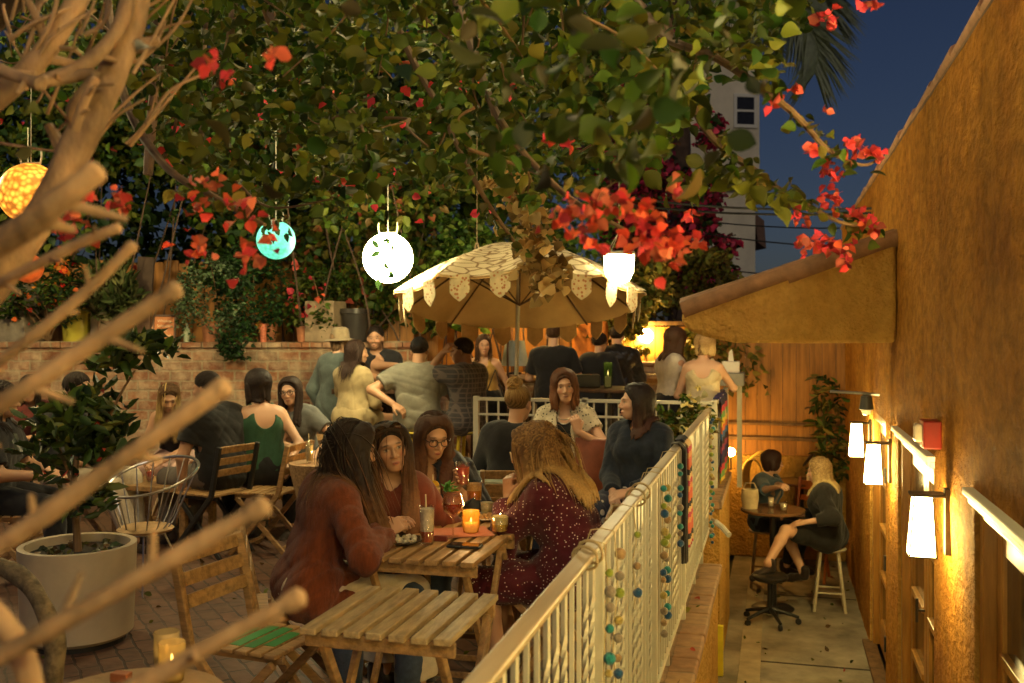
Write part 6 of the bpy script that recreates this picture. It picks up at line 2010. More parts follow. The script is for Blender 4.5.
tumbler(on_table(427, 544), 'tall glass of pale pink drink with paper straw on the near table edge', .034, .17, (.55, .10, .04), .34, True, liq2=(.62, .50, .36))
tumbler(on_table(434, 521), 'tall glass with orange slice behind the pale pink drink', .034, .18, (.62, .34, .04), .5, True, liq2=(.66, .48, .20), fruit=(.65, .38, .03))
tumbler(on_table(474, 514), 'tall glass of amber iced tea beside the red goblet', .042, .17, (.45, .14, .02), .72, False, liq2=(.55, .30, .10))
tumbler(on_table(500, 533), 'short tumbler of yellow drink with ice', .042, .085, (.60, .40, .05), .5, False, liq2=(.65, .52, .22), name='short_tumbler')
tumbler(on_table(487, 516), 'small pale glass near the food plate', .036, .075, (.55, .42, .16), .5, False, liq2=(.6, .5, .3), name='short_tumbler')
gb = empty('wine_goblet', on_table(453, 537), 'stemmed goblet of red cocktail topped with mint', 'glass', 'drinks on the tables')
m = MB(); m.lathe([(0, 0), (.036, 0), (.036, .003), (.005, .008), (.0042, .085), (.018, .098), (.045, .125), (.050, .155), (.042, .205), (.040, .205), (.048, .155), (.043, .127), (.016, .102), (0, .100)], 28); m.build('glass', GLASSM, gb, smooth='all')
m = MB(); m.lathe([(0, .103), (.016, .105), (.041, .128), (.046, .155), (0, .156)], 24); m.build('drink', mat('red cocktail', (.50, .035, .012), .1, .1, 20), gb, smooth=True)
m = MB(); m.lathe([(0, .157), (.0455, .157), (.041, .20), (0, .205)], 20); m.build('ice', mat('pink ice', (.62, .20, .12), .25, .3, 70, .4, 70), gb, smooth=True)
m = MB()
for k in range(26): leaf(m, Vector((-.02 + random.uniform(-.02, .02), random.uniform(-.02, .02), .20 + random.uniform(0, .04))), random.uniform(0, 6), random.uniform(-.4, 1), .034, .024)
m.build('mint_sprig', mat('mint', (.08, .26, .03), .5), gb)
candle(on_table(471, 533), 'glowing amber candle glass at the middle of the main table', .041, .105, (.60, .34, .07), strength=4.5, light=.7)
plate(on_table(402, 543), 'dark rimmed plate of pale snacks in front of the rust sweater woman', .10, mat('pale food', (.60, .55, .40), .7, .4, 60, .5, 60), BRONZE)
plate(on_table(488, 519), 'white plate with scraps of food by the far tumblers', .11, mat('orange food', (.55, .30, .10), .6, .5, 50, .5, 60))
m = MB(); m.box((0, 0, .002), (.30, .22, .003)); o = m.build('placemat', mat('pink paper placemat', (.50, .19, .11), .7, .15)); o.location = on_table(458, 533) + Vector((0, 0, .001)); o.rotation_euler = (0, 0, .5); tag(o, 'pink paper placemat under the goblet', 'placemat')
ph = empty('phone_tray', on_table(465, 547), 'dark phone lying on the near table front', 'phone')
m = MB(); m.box((0, 0, .006), (.15, .075, .010)); m.build('phone_body', METALB, ph, bevel=.004)
m = MB(); m.box((0, 0, .0122), (.14, .066, .002)); m.build('screen', mat('dark glossy screen', (.02, .02, .02), .05), ph)
m = MB(); m.box((0, 0, .012), (.06, .02, .024)); o = m.build('matchbox', mat('dark red box', (.16, .03, .02), .5), bevel=.002); o.location = on_table(441, 541); tag(o, 'small dark red box behind the pale pink drink', 'box')
m = MB(); m.prism([(-.07, -.03, .002), (.06, -.04, .002), (.07, .03, .012), (-.05, .04, .006)], (0, 0, .003)); o = m.build('napkin', mat('white paper napkin', (.72, .68, .6), .8)); o.location = on_table(520, 519); tag(o, 'white paper napkin at the right of the far table', 'napkin')
cl = empty('patterned_clutch', on_table(536, 531) + Vector((0, 0, .01)), 'rust patterned pouch at the table corner by the dotted dress', 'pouch', None, R(20))
m = MB(); m.ball((0, 0, .028), .10, 20, 10, .30); 
m.v = [(v[0], v[1] * .5, v[2]) for v in m.v]
m.build('pouch', dots_mat('pouch', (.30, .07, .03), (.6, .3, .12), 30, .2), cl, smooth='all')
m = MB(); m.tube([(-.09, 0, .035), (0, 0, .052), (.09, 0, .035)], .004, 6); m.build('zip', BRONZE, cl)

# marble table behind
MT = W(482, 477, 6.5); mt = empty('marble_table', (MT.x, MT.y, HP), 'pale marble topped table between the seated groups', 'table', None, 0)
m = MB(); m.box((0, .15, .735), (.62, .95, .03)); m.build('tabletop', mat('pale green marble', (.42, .45, .36), .2, .4, 6, detail=9), mt, bevel=.004)
m = MB(); m.box((0, .15, .685), (.60, .93, .065)); m.build('apron', WOOD, mt, bevel=.004)
for sx in (1, -1):
    for sy in (1, -1):
        m = MB(); m.bar((sx * .26, .15 + sy * .42, .66), (sx * .26, .15 - sy * .2, 0), .05, .03); m.build('leg', WOOD, mt, bevel=.003)
m = MB(); m.box((.10, -.15, .757), (.14, .07, .012), Matrix.Rotation(.4, 3, 'Z')); m.box((.0, -.20, .755), (.08, .05, .008)); o = m.build('wallet', METALB, bevel=.003); o.location = (MT.x + .1, MT.y, HP); tag(o, 'black wallet lying on the marble table', 'wallet')

# small candle table left of the rust sweater woman
CT_ = WZ(318, 7.4, HP); wk = empty('wicker_table', CT_, 'round wicker basket table with candle and cocktail', 'table')
m = MB(); m.lathe([(0, 0), (.13, 0), (.16, .45), (.21, .66), (.215, .70), (.20, .70), (0, .69)], 28); m.build('wicker_body', mat('wicker', (.38, .24, .12), .7, .5, 60, .8, 60), wk, smooth=True)
candle(CT_ + Vector((.08, .02, .70)), 'bright round candle on the wicker table', .05, .10, (.8, .6, .3), strength=10, light=1.0)
tumbler(CT_ + Vector((-.07, .0, .70)), 'stemmed cocktail with straw on the wicker table', .03, .16, (.45, .38, .2), .8, True)

# round table at the bottom left with candles
RT = WZ(130, 2.58, HP); rt = round_table(RT, 'small round wooden table at the bottom left corner', .245, .74, mat('scuffed round top', (.34, .22, .11), .4, .4, 5, .15, 40))
candle(RT + Vector((.03, .14, .741)), 'lit candle glass at the front of the bottom left table', .036, .105, (.62, .50, .25), strength=2.0, light=.12)
candle(RT + Vector((-.02, .19, .741)), 'unlit taller candle glass behind the lit one', .035, .115, (.55, .46, .28), strength=.4, light=0)
m = MB(); m.box((0, 0, .012), (.05, .03, .024)); o = m.build('matchbox', mat('small brown box', (.3, .1, .04), .5), bevel=.002); o.location = RT + Vector((-.10, .10, .741)); tag(o, 'small brown box on the bottom left table', 'box')
m = MB(); m.lathe([(0, 0), (.03, 0), (.04, .012), (.036, .012), (.02, .004), (0, .004)], 16); o = m.build('ashtray', METALB, smooth=True); o.location = RT + Vector((-.03, .08, .741)); tag(o, 'dark ashtray on the bottom left table', 'ashtray')

# ------------------------------------------------------------------ chairs
c0 = slat_chair(WZ(262, 3.98, HP), CF(-112), 'empty slatted wooden chair in front with green patch on its seat')
m = MB()
for k in range(1, 5): 
    rr = [0, .09, .13, .13, .09][k]
    m.box((.0, -.165 + k * .066, .4672), (rr * 2, .051, .002))
m.build('green_patch', mat('green slat patch', (.04, .22, .06), .45, .2, 10), c0)  # thin green pieces lying on the seat slats
slat_chair(WZ(300, 4.50, HP), CF(-75), 'slatted wooden chair under the rust sweater woman')
slat_chair(WZ(212, 7.55, HP), CF(62), 'black framed slatted chair of the man in black tee', frame=METALB)
slat_chair(WZ(268, 7.6, HP), CF(75), 'tilted wooden slat chair behind the green tank woman')
slat_chair(WZ(408, 7.9, HP), CF(-60), 'empty wooden slat chair beside the yellow stool')
slat_chair(WZ(556, 4.78, HP), CF(80), 'wooden slat chair under the dotted dress woman')
slat_chair(WZ(432, 5.75, HP), CF(188), 'wooden slat chair under the drinking woman in glasses')
slat_chair(WZ(372, 5.15, HP), CF(-135), 'wooden slat chair under the woman with sunglasses on her hair')
slat_chair(WZ(515, 6.35, HP), CF(0), 'wooden slat chair under the woman with blonde bun')
slat_chair(WZ(560, 7.75, HP), CF(178), 'wooden slat chair under the woman with necklaces')
slat_chair(WZ(640, 6.75, HP), CF(95), 'wooden slat chair under the woman in denim shirt')
slat_chair(WZ(298, 8.75, HP), CF(170), 'wooden slat chair under the woman in grey tee and glasses')
slat_chair(WZ(182, 8.75, HP), CF(170), 'wooden slat chair under the pink skirted woman')
slat_chair(WZ(66, 7.9, HP), CF(-100), 'wooden slat chair behind the potted tree')
slat_chair(WZ(20, 6.7, HP), CF(-80), 'wooden slat chair at the far left edge')
lt = empty('leather_chair', WZ(600, 7.2, HP), 'empty rust leather sling chair with pale rope edges', 'chair', None, R(CF(170)))
m = MB(); m.prism([(-.20, -.20, .44), (.20, -.20, .44), (.21, -.27, .88), (.0, -.275, .865), (-.21, -.27, .88)], (0, .025, 0)); m.build('backrest', mat('rust leather', (.22, .06, .025), .45, .3, 8, .15, 90), lt, bevel=.012)
m = MB(); m.box((0, 0, .43), (.42, .42, .035)); m.build('seat', mat('rust leather', (.2, .1, .05)), lt, bevel=.015)
for sx in (1, -1):
    m = MB(); m.tube([(sx * .215, -.17, .0), (sx * .215, -.21, .44), (sx * .225, -.27, .90)], .016, 8); m.build('rope_post', mat('pale rope', (.5, .42, .28), .8, .4, 60), lt, smooth=True)
    m = MB(); m.tube([(sx * .20, .2, 0), (sx * .20, .19, .42)], .016, 8); m.build('leg', METALB, lt, smooth=True)

# wire lounge chair
wc = empty('wire_chair', WZ(148, 6.55, HP), 'round wire lounge chair with fan of rods beside the planter', 'chair', None, R(CF(150)))
m = MB(); rim = []
for t in np.linspace(0, 2 * PI, 33): rim.append(Vector((.31 * math.cos(t), -.04 + .27 * math.sin(t), .72 - .10 * math.sin(t))))
m.tube(rim, .010, 8, cap=False); m.build('rim', STEEL, wc, smooth=True)
m = MB(); hub = [Vector((.13 * math.cos(t), .02 + .12 * math.sin(t), .36)) for t in np.linspace(0, 2 * PI, 33)]
m.tube(hub, .008, 8, cap=False)
for k in range(0, 32, 2): m.tube([rim[k], hub[k].lerp(rim[k], .3) + Vector((0, 0, -.04)), hub[k]], .0048, 6)
m.build('rod', STEEL, wc, smooth=True)
m = MB(); m.lathe([(0, .365), (.17, .37), (.18, .385), (.16, .40), (0, .40)], 24, (0, .02, 0)); m.build('seat', mat('tan seat pad', (.42, .27, .13), .7, .3, 8), wc, smooth=True)
for k in range(4):
    a = PI / 4 + k * PI / 2; m = MB(); m.tube([(.11 * math.cos(a), .02 + .11 * math.sin(a), .36), (.29 * math.cos(a), .02 + .27 * math.sin(a), 0)], .007, 6); m.build('leg', STEEL, wc, smooth=True)
lwt = empty('low_table', WZ(165, 7.9, HP), 'low wooden table between the left group and wire chair', 'table')
m = MB(); m.box((0, 0, .46), (.7, .5, .04)); m.build('tabletop', WOOD, lwt, bevel=.005)
for sx in (1, -1):
    for sy in (1, -1): m = MB(); m.box((sx * .3, sy * .2, .22), (.05, .05, .44)); m.build('leg', WOOD, lwt, bevel=.004)
tumbler(WZ(150, 7.9, HP + .48), 'red drink on the low wooden table', .032, .10, (.5, .08, .03), .8, False, name='short_tumbler')

# ------------------------------------------------------------------ bar area at the back
HT = WZ(396, 10.0, HP); hb_ = empty('high_table', HT, 'long high wooden table where the back guests sit', 'table', None, wang)
m = MB(); m.box((.15, 0, 1.08), (1.5, .55, .05)); m.build('tabletop', WOODDARK, hb_, bevel=.006)
for sx in (-.5, .8): m = MB(); m.box((sx, 0, .53), (.08, .4, 1.05)); m.build('leg', WOODDARK, hb_, bevel=.004)
candle(HT + Vector((.38, -.05, 1.105)), 'bright candle jar on the high table by the plaid shirt man', .05, .12, (.9, .8, .5), strength=12, light=1.5)
tumbler(HT + Vector((-.42, -.1, 1.105)), 'small drink in front of the bearded man', .03, .10, (.5, .35, .12), .7, False, name='short_tumbler')
tumbler(HT + Vector((.02, -.15, 1.105)), 'red drink at the middle of the high table', .03, .11, (.5, .10, .04), .7, False, name='short_tumbler')
bar_stool(WZ(353, 9.55, HP), 0, 'yellow stool under the woman in beige romper', .74)
bar_stool(WZ(418, 9.3, HP), 0, 'yellow stool under the man in grey shirt', .74, group='yellow bar stools')
bar_stool(WZ(470, 9.35, HP), 0, 'yellow stool under the plaid shirt man', .74, group='yellow bar stools')
bar_stool(WZ(412, 8.5, HP), 0.4, 'empty yellow stool beyond the wooden slat chair', .72, group='yellow bar stools')
BC = WZ(560, 12.1, HP); bc = empty('bar_counter', BC, 'wooden bar counter along the warm lit back wall', 'bar counter', None, wang)
m = MB(); m.box((0, 0, 1.12), (3.3, .55, .06)); m.build('countertop', WOODX, bc, bevel=.008)
m = MB(); m.box((0, .05, .545), (3.2, .40, 1.09)); m.build('front_panel', BRICK, bc, bevel=.006)
SHP = WZ(515, 11.9, HP + 1.15); sh = empty('table_lamp', SHP, 'unlit lamp with tapered grey shade on the bar counter', 'lamp')
m = MB(); m.lathe([(.17, .10), (.11, .40), (.105, .40), (.165, .10)], 24); m.build('lamp_shade', mat('grey shade', (.22, .25, .24), .8, .15), sh, smooth=True)
m = MB(); m.lathe([(0, 0), (.08, 0), (.08, .02), (.02, .03), (.02, .2), (0, .2)], 14); m.build('base', METALB, sh, smooth=True)
od = MB(); p = WZ(590, 12.25, HP); od.v = []
vs, fs = [], []
for j in range(12):
    for i in range(9): vs.append((-.22 + i * .055, .025 * math.sin(i * 2.1 + j * .2), 1.12 + j * .06))
for j in range(11):
    for i in range(8): a = j * 9 + i; fs.append((a, a + 1, a + 10, a + 9))
od.add(vs, fs); o = od.build('orange_curtain', mat('orange drape', (.50, .16, .02), .7, .3, 6), smooth='all'); o.location = p; o.rotation_euler = (0, 0, wang); o.modifiers.new('thick', 'SOLIDIFY').thickness = .01
tag(o, 'orange drape hanging behind the two dark clothed men', 'curtain')
BT = WZ(608, 9.5, HP); bt_ = round_table(BT, 'dark round standing table with green candle behind the railing', .36, 1.13, WOODDARK)
candle(BT + Vector((0, 0, 1.131)), 'tall green glass candle on the dark standing table', .042, .24, (.05, .10, .03), strength=4, light=.8, name='pillar_candle')
bx = MB(); bx.box((0, 0, .06), (.30, .2, .12)); o = bx.build('dark_case', METALB, bevel=.01); o.location = BT + Vector((-.24, .05, 1.131)); o.rotation_euler = (0, 0, wang); tag(o, 'dark case on the standing table left of the green candle', 'case')
# low orange brick planter wall by the glowing shrub
bp_ = empty('brick_planter', WZ(672, 12.3, HP), 'low brick planter under the glowing shrub', 'planter', None, wang)
m = MB(); m.box((-.25, 0, .62), (1.5, .4, 1.24)); m.build('brickwork', BRICK, bp_, bevel=.01)
m = MB(); m.box((-.25, 0, 1.262), (1.56, .46, .04)); m.build('coping', COPING, bp_, bevel=.008)
# ledge with tissue box
lg = empty('grey_ledge', WZ(727, 10.6, HP), 'grey counter ledge on the far railing corner', 'counter')
m = MB(); m.box((0, 0, 1.16), (.36, .42, .13)); m.build('countertop', mat('grey painted ledge', (.26, .25, .22), .6, .15), lg, bevel=.006)
m = MB(); m.box((0.13, .0, .55), (.05, .05, 1.08)); m.build('leg', METALW, lg)
tb = empty('tissue_box', WZ(731, 10.55, HP + 1.226), 'white tissue box on the grey ledge', 'tissue box')
m = MB(); m.box((0, 0, .06), (.18, .12, .12)); m.build('box', CERAMW, tb, bevel=.006)
m = MB(); m.prism([(-.03, 0, .12), (.03, 0, .12), (.01, 0, .25), (-.02, .0, .22)], (0, .012, 0)); m.build('tissue', CERAMW, tb)
# lit bar lamp in the shrub
bl = empty('bar_lamp', WZ(646, 12.62, CZ - .10), 'glowing amber lamp half hidden in the golden shrub', 'lamp')
m = MB(); m.ball((0, 0, 0), .09, 16, 10); m.build('globe', emit('amber lamp', (1.0, .62, .14), 46 * BAR), bl, smooth='all')
m = MB(); m.tube([(0, 0, .085), (0, .05, .3), (0, .3, .35)], .012, 8); m.build('bracket', METALB, bl, smooth=True)
for px, zz, st in ((455, .34, 45), (545, .34, 45)):
    b2 = empty('bar_lamp', WZ(px, 12.0, CZ + .42), 'amber bulb lamp hidden by the %s of the parasol' % ('left half' if px < 500 else 'right half'), 'lamp')
    m = MB(); m.ball((0, 0, 0), .06, 16, 10); m.build('globe', emit('amber lamp2', (1.0, .58, .16), 55 * BAR), b2, smooth='all')
    m = MB(); m.tube([(0, 0, .055), (0, .0, .3), (0, .35, .35)], .012, 8); m.build('bracket', METALB, b2, smooth=True)

# ------------------------------------------------------------------ parasol
UD = 8.95
ub_ = WZ(513, UD, HP); um = empty('parasol', ub_, 'large pale patterned parasol with hanging tassel flaps', 'parasol')
axis = Vector((-ST, CT, 0)); rightv = Vector((CT, ST, 0))
Rr = 1.15; tilt = R(11.5)
zc = CZ - (300 - 328) / F * UD     # rim centre height
apex_h = .52
bu = (axis * math.cos(tilt) + Vector((0, 0, -1)) * math.sin(tilt)); upv = (Vector((0, 0, 1)) * math.cos(tilt) + axis * math.sin(tilt))
Cc = Vector((ub_.x, ub_.y, zc)) - ub_ + rightv * .06
NS = 10
rimp = [Cc + (rightv * math.cos(a) + bu * math.sin(a)) * Rr for a in [2 * PI * (i + .5) / NS for i in range(NS)]]
vs, fs = [], []
rings = 9; sub = 8
for j in range(rings + 1):
    t = j / rings
    for i in range(NS):
        for s in range(sub):
            f = s / sub; e = rimp[i].lerp(rimp[(i + 1) % NS], f)
            sag = math.sin(PI * f) * .035 * t
            p = Cc.lerp(e, t) + upv * (apex_h * (1 - t ** 1.7) - sag)
            p -= (e - Cc) * (math.sin(PI * f) * .05 * t * t)
            vs.append(p)
n_ = NS * sub
for j in range(rings):
    for i in range(n_): a, b = j * n_ + i, j * n_ + (i + 1) % n_; fs.append((a, b, b + n_, a + n_))


def canopy_mat():
    m = bpy.data.materials.new('patterned parasol cotton'); m.use_nodes = True
    N, L, b = nodes(m); tc = N.new('ShaderNodeTexCoord')
    w = N.new('ShaderNodeTexVoronoi'); w.feature = 'DISTANCE_TO_EDGE'; w.inputs['Scale'].default_value = 6.5
    mp = N.new('ShaderNodeMapping'); mp.inputs['Scale'].default_value = (1, 2.2, 1); mp.inputs['Rotation'].default_value = (0, 0, .7)
    L.new(tc.outputs['Object'], mp.inputs[0]); L.new(mp.outputs[0], w.inputs['Vector'])
    cr = N.new('ShaderNodeValToRGB'); cr.color_ramp.elements[0].position = .03; cr.color_ramp.elements[0].color = (.16, .09, .04, 1); cr.color_ramp.elements[1].position = .10; cr.color_ramp.elements[1].color = (.72, .61, .38, 1)
    L.new(w.outputs['Distance'], cr.inputs[0]); L.new(cr.outputs[0], b.inputs['Base Color']); b.inputs['Roughness'].default_value = .85
    tr = N.new('ShaderNodeBsdfTranslucent'); mx = N.new('ShaderNodeMixShader'); mx.inputs[0].default_value = .22; tr.inputs['Color'].default_value = (.6, .38, .15, 1)
    out = N['Material Output']; L.new(b.outputs[0], mx.inputs[1]); L.new(tr.outputs[0], mx.inputs[2]); L.new(mx.outputs[0], out.inputs[0])
    return m


CANM = canopy_mat()
LINM = mat('ochre parasol lining', (.56, .38, .16), .85, .15, 3)
m = MB(); m.add(vs, fs); o = m.build('canopy', CANM, um, smooth='all')
m = MB(); m.add([v - upv * .02 for v in vs], fs); o = m.build('lining', LINM, um, smooth='all')
for i in range(NS):
    m = MB(); m.tube([rimp[i] - upv * .035, Cc.lerp(rimp[i], .5) + upv * (apex_h * (1 - .5 ** 1.7) - .04), Cc + upv * (apex_h - .05)], .009, 6); m.build('rib', WOODDARK, um)
    m = MB(); m.tube([Cc.lerp(rimp[i], .52) + upv * (apex_h * (1 - .52 ** 1.7) - .05), Cc + upv * (-.05)], .007, 6); m.build('strut', WOODDARK, um)
m = MB(); m.tube([(0, 0, 0), (0, 0, .9), Cc * .5 + Vector((0, 0, .3)) * .5, Cc + upv * (apex_h + .02)], .019, 12) if False else m.tube([(0, 0, .02), tuple(Cc + upv * (apex_h + .02))], .019, 12); m.build('pole', METALW, um, smooth=True)
m = MB(); m.lathe([(0, 0), (.24, 0), (.24, .05), (.03, .07), (.03, .25), (0, .25)], 24); m.build('base', METALB, um, smooth=True)
m = MB(); m.lathe([(0, 0), (.05, 0), (.02, .03), (.03, .05), (0, .09)], 12, tuple(Cc + upv * (apex_h - .01))); m.build('finial', WOODDARK, um, smooth=True)
TASM = dots_mat('embroidered flaps', (.58, .48, .27), (.40, .17, .07), 30, .3)
TASB = fabric('plain tan flap', (.45, .28, .11))
rg = random.Random(4)
for i in range(NS * 2):
    a0 = rimp[(i // 2) % NS]; a1 = rimp[(i // 2 + 1) % NS]; f = .25 + .5 * (i % 2)
    c = a0.lerp(a1, f) - (a0.lerp(a1, f) - Cc) * (math.sin(PI * f) * .05); tdir = (a1 - a0).normalized(); w = .085; h = .20 + .03 * rg.random()
    cw = c + ub_; far = (cw - Vector((0, 0, cw.z))).dot(axis) > UD + .25
    dn = Vector((0, 0, -1)) * .96 + (Cc - c).normalized() * .12 * rg.random()
    prof = [c - tdir * w, c - tdir * w + dn * h * .65, c - tdir * w * .55 + dn * h * .85, c + dn * h, c + tdir * w * .55 + dn * h * .85, c + tdir * w + dn * h * .65, c + tdir * w]
    m = MB(); nv = (c - Cc).normalized(); m.prism([p - upv * .012 for p in prof], nv * .008)
    m.build('tassel_flap', TASB if far else TASM, um)

# ------------------------------------------------------------------ lanterns
def lantern(px, py, d, r, m_, label, sz=1.0, top=True, drop=1.2):
    p = W(px, py, d); o = empty('paper_lantern', p, label, 'lantern', 'hanging lanterns')
    m = MB(); m.ball((0, 0, 0), r, 28, 18, sz); m.build('globe', m_, o, smooth='all')
    m = MB()
    for s in (1, -1): m.tube([(s * r * .35, 0, r * .93 * sz), (s * r * .42, 0, r * 1.2 * sz), (s * r * .40, 0, r * 1.42 * sz)], .006, 5)
    m.tube([(-r * .36, 0, r * 1.0 * sz), (r * .36, 0, r * 1.0 * sz)], .008, 6); m.tube([(0, 0, r * sz), (0, 0, r + drop)], .004, 5)
    m.build('wire_hanger', METALW, o)
    return o


lantern(388, 258, 8.6, .216, emit('white globe', LANT_COL, LANT_STR), 'big round white glowing globe lantern left of the parasol')
lv = [(393, 243), (391, 240), (388, 238), (380, 252), (384, 262), (389, 271), (394, 275), (378, 278), (381, 284), (372, 240)]
lvp = np.array([tuple(W(x, y, 8.25)) for x, y in lv] + [tuple(W(x, y, 7.6)) for x, y in ((264, 226), (270, 222), (276, 220), (283, 222), (289, 227), (267, 231), (279, 227), (273, 229), (286, 233), (261, 234))])
leaves_mesh('leaves', lvp, .095, vt, LEAFM, GREENSD, 71, off=T2, aspect=.55, droop=.9)
lantern(276, 240, 8.0, .155, emit('turquoise globe', (.14, .95, .60), .30, .5, 46), 'small turquoise glowing lantern under red blossoms')
lantern(31, 194, 6.2, .19, emit('orange globe', (1.0, .30, .03), .55, .75, 30), 'orange mottled glowing lantern behind the cut limbs')
lantern(28, 268, 9.5, .14, emit('dim orange globe', (.8, .12, .02), .09, .6, 30), 'dim red orange lantern half hidden in leaves at far left')
p = W(619, 265, 8.2); dl = empty('drum_lantern', p, 'white glowing drum lantern hung by strings right of the parasol', 'lantern')
m = MB(); m.lathe([(0, -.16), (.03, -.155), (.085, -.13), (.118, -.06), (.126, .08), (.126, .095), (0, .095)], 28); m.build('shade', emit('white drum', LANT_COL, LANT_STR * .8), dl, smooth=True)
m = MB(); m.lathe([(.130, .082), (.134, .09), (.134, .105), (.128, .108)], 28); m.build('rim', METALW, dl, smooth=True)
m = MB()
for k in range(4): a = PI / 4 + k * PI / 2; m.tube([(.125 * math.cos(a), .125 * math.sin(a), .10), (.01 * math.cos(a), .01 * math.sin(a), .26)], .003, 5)
m.tube([(0, 0, .26), (0, 0, 1.6)], .003, 5); m.build('strings', METALW, dl)
p = W(477, 290, 10.6); dl2 = empty('drum_lantern', p, 'string hung lantern mostly hidden behind the parasol top', 'lantern')
m = MB(); m.lathe([(0, -.16), (.085, -.13), (.118, -.06), (.126, .08), (.126, .095), (0, .095)], 24); m.build('shade', mat('unlit white shade', (.6, .5, .35), .7), dl2, smooth=True)
m = MB()
for k in range(4): a = PI / 4 + k * PI / 2; m.tube([(.125 * math.cos(a), .125 * math.sin(a), .10), (.01 * math.cos(a), .01 * math.sin(a), .50)], .006, 5)
m.tube([(0, 0, .50), (0, 0, 1.9)], .004, 5); m.build('strings', mat('tan string', (.4, .28, .15)), dl2)
# unseen lanterns added above and left of the view to light the patio
for i, (px, py, d, st) in enumerate(((300, -170, 6.4, 26), (470, -230, 4.6, 16), (-150, 120, 7.5, 24), (120, -260, 5.2, 14))):
    lantern(px, py, d, .17, emit('warm globe %d' % i, (1.0, .76, .34), st * PATIO), ['added unseen globe lantern high above the candle table', 'added unseen globe lantern high above the main table', 'added unseen globe lantern beyond the left edge', 'added unseen globe lantern high above the front chairs'][i])

# ------------------------------------------------------------------ alley furniture
b3 = empty('alley_lamp', Vector((-.52, 11.9, 1.30)), 'small amber lamp low in the corner behind the alley table', 'lamp')
m = MB(); m.ball((0, 0, 0), .05, 14, 9); m.build('globe', emit('amber lamp3', (1.0, .52, .10), 60), b3, smooth='all')
m = MB(); m.tube([(0, 0, -.048), (0, 0, -.20), (-.2, .2, -.25)], .010, 8); m.build('bracket', METALB, b3, smooth=True)
AT = WZ(773, 9.75, 0); at = round_table(AT, 'round dark bar table between the two women in the alley', .31, .98, mat('glossy brown top', (.16, .08, .035), .2, .3, 5), METALB)
tumbler(AT + Vector((.10, -.10, .981)), 'small white drink on the alley bar table', .035, .09, (.6, .5, .35), .8, False, name='short_tumbler')
tumbler(AT + Vector((-.02, .08, .981)), 'pale cup beside the elbow of the denim jacket woman', .03, .10, (.65, .58, .45), .9, False, name='short_tumbler')
bg_ = empty('canvas_tote', WZ(750, 9.75, .982), 'cream canvas pouch at the left of the alley table', 'bag')
m = MB(); m.lathe([(0, 0), (.07, 0), (.085, .10), (.08, .19), (.07, .19), (.07, .12), (0, .11)], 18, (0, 0, 0), 1, .7); m.build('bag_body', fabric('cream canvas', (.48, .38, .22)), bg_, smooth=True)
m = MB(); m.tube([(-.07, 0, .18), (-.04, 0, .25), (.04, 0, .25), (.07, 0, .18)], .006, 6); m.build('handle', fabric('cream canvas', (.48, .38, .22)), bg_)
WS = mat('white worn stool paint', (.55, .48, .33), .5, .2)
st1 = bar_stool(WZ(829, 9.75, 0), .3, 'white wooden stool under the blonde woman in the alley', .60, WS, splay=.09)
st2 = bar_stool(WZ(764, 10.6, 0), .2, 'tan wooden stool of the denim jacket woman', .60, mat('tan stool wood', (.30, .19, .09), .5), splay=.07)
ss = empty('swivel_stool', WZ(770, 9.28, 0), 'black swivel stool on castors used as a footrest', 'stool')
m = MB(); m.lathe([(0, .40), (.14, .40), (.165, .415), (.168, .44), (.15, .455), (0, .46)], 24); m.build('seat', mat('black vinyl', (.02, .018, .016), .35), ss, smooth=True)
m = MB(); m.lathe([(.025, .10), (.025, .40)], 12); m.build('column', METALB, ss, smooth=True)
for k in range(5):
    a = 2 * PI * k / 5 - 1.2; m = MB(); m.tube([(.02 * math.cos(a), .02 * math.sin(a), .13), (.15 * math.cos(a), .15 * math.sin(a), .10), (.26 * math.cos(a), .26 * math.sin(a), .065)], [.022, .018, .014], 8); lg_ = m.build('leg', METALB, ss, smooth=True)
    m = MB(); m.tube([(.255 * math.cos(a) - .012 * math.sin(a), .255 * math.sin(a) + .012 * math.cos(a), .028), (.255 * math.cos(a) + .012 * math.sin(a), .255 * math.sin(a) - .012 * math.cos(a), .028)], .028, 12); m.build('castor', METALB, lg_, smooth=True)
rt2 = round_table(WZ(801, 11.4, 0), 'second dark round table at the alley end', .30, 1.0, mat('glossy brown top', (.1, .1, .1)), METALB)
b_ = MB(); b_.lathe([(0, 0), (.035, 0), (.035, .12), (.012, .17), (.012, .22), (0, .22)], 14); o = b_.build('bottle', mat('clear sauce bottle', (.6, .5, .35), .15), smooth=True); o.location = WZ(810, 11.2, 1.001); tag(o, 'pale bottle on the second alley table', 'bottle')
oc = empty('orange_chair', WZ(812, 10.9, 0), 'orange folding chair behind the blonde woman', 'chair', None, R(CF(150)))
OC = mat('orange chair paint', (.52, .15, .02), .45, .2)
m = MB(); m.box((0, 0, .62), (.36, .34, .025)); m.build('seat', OC, oc, bevel=.006)
m = MB(); m.box((0, -.18, 1.0), (.36, .02, .10)); m.box((0, -.18, .86), (.36, .02, .06)); m.build('backrest', OC, oc, bevel=.005)
for sx in (1, -1):
    m = MB(); m.bar((sx * .17, -.18, 1.08), (sx * .17, .18, 0), .025, .035, (0, 1, .4)); m.build('leg', OC, oc)
    m = MB(); m.bar((sx * .14, .16, .61), (sx * .14, -.20, 0), .025, .035, (0, 1, .4)); m.build('leg', OC, oc)
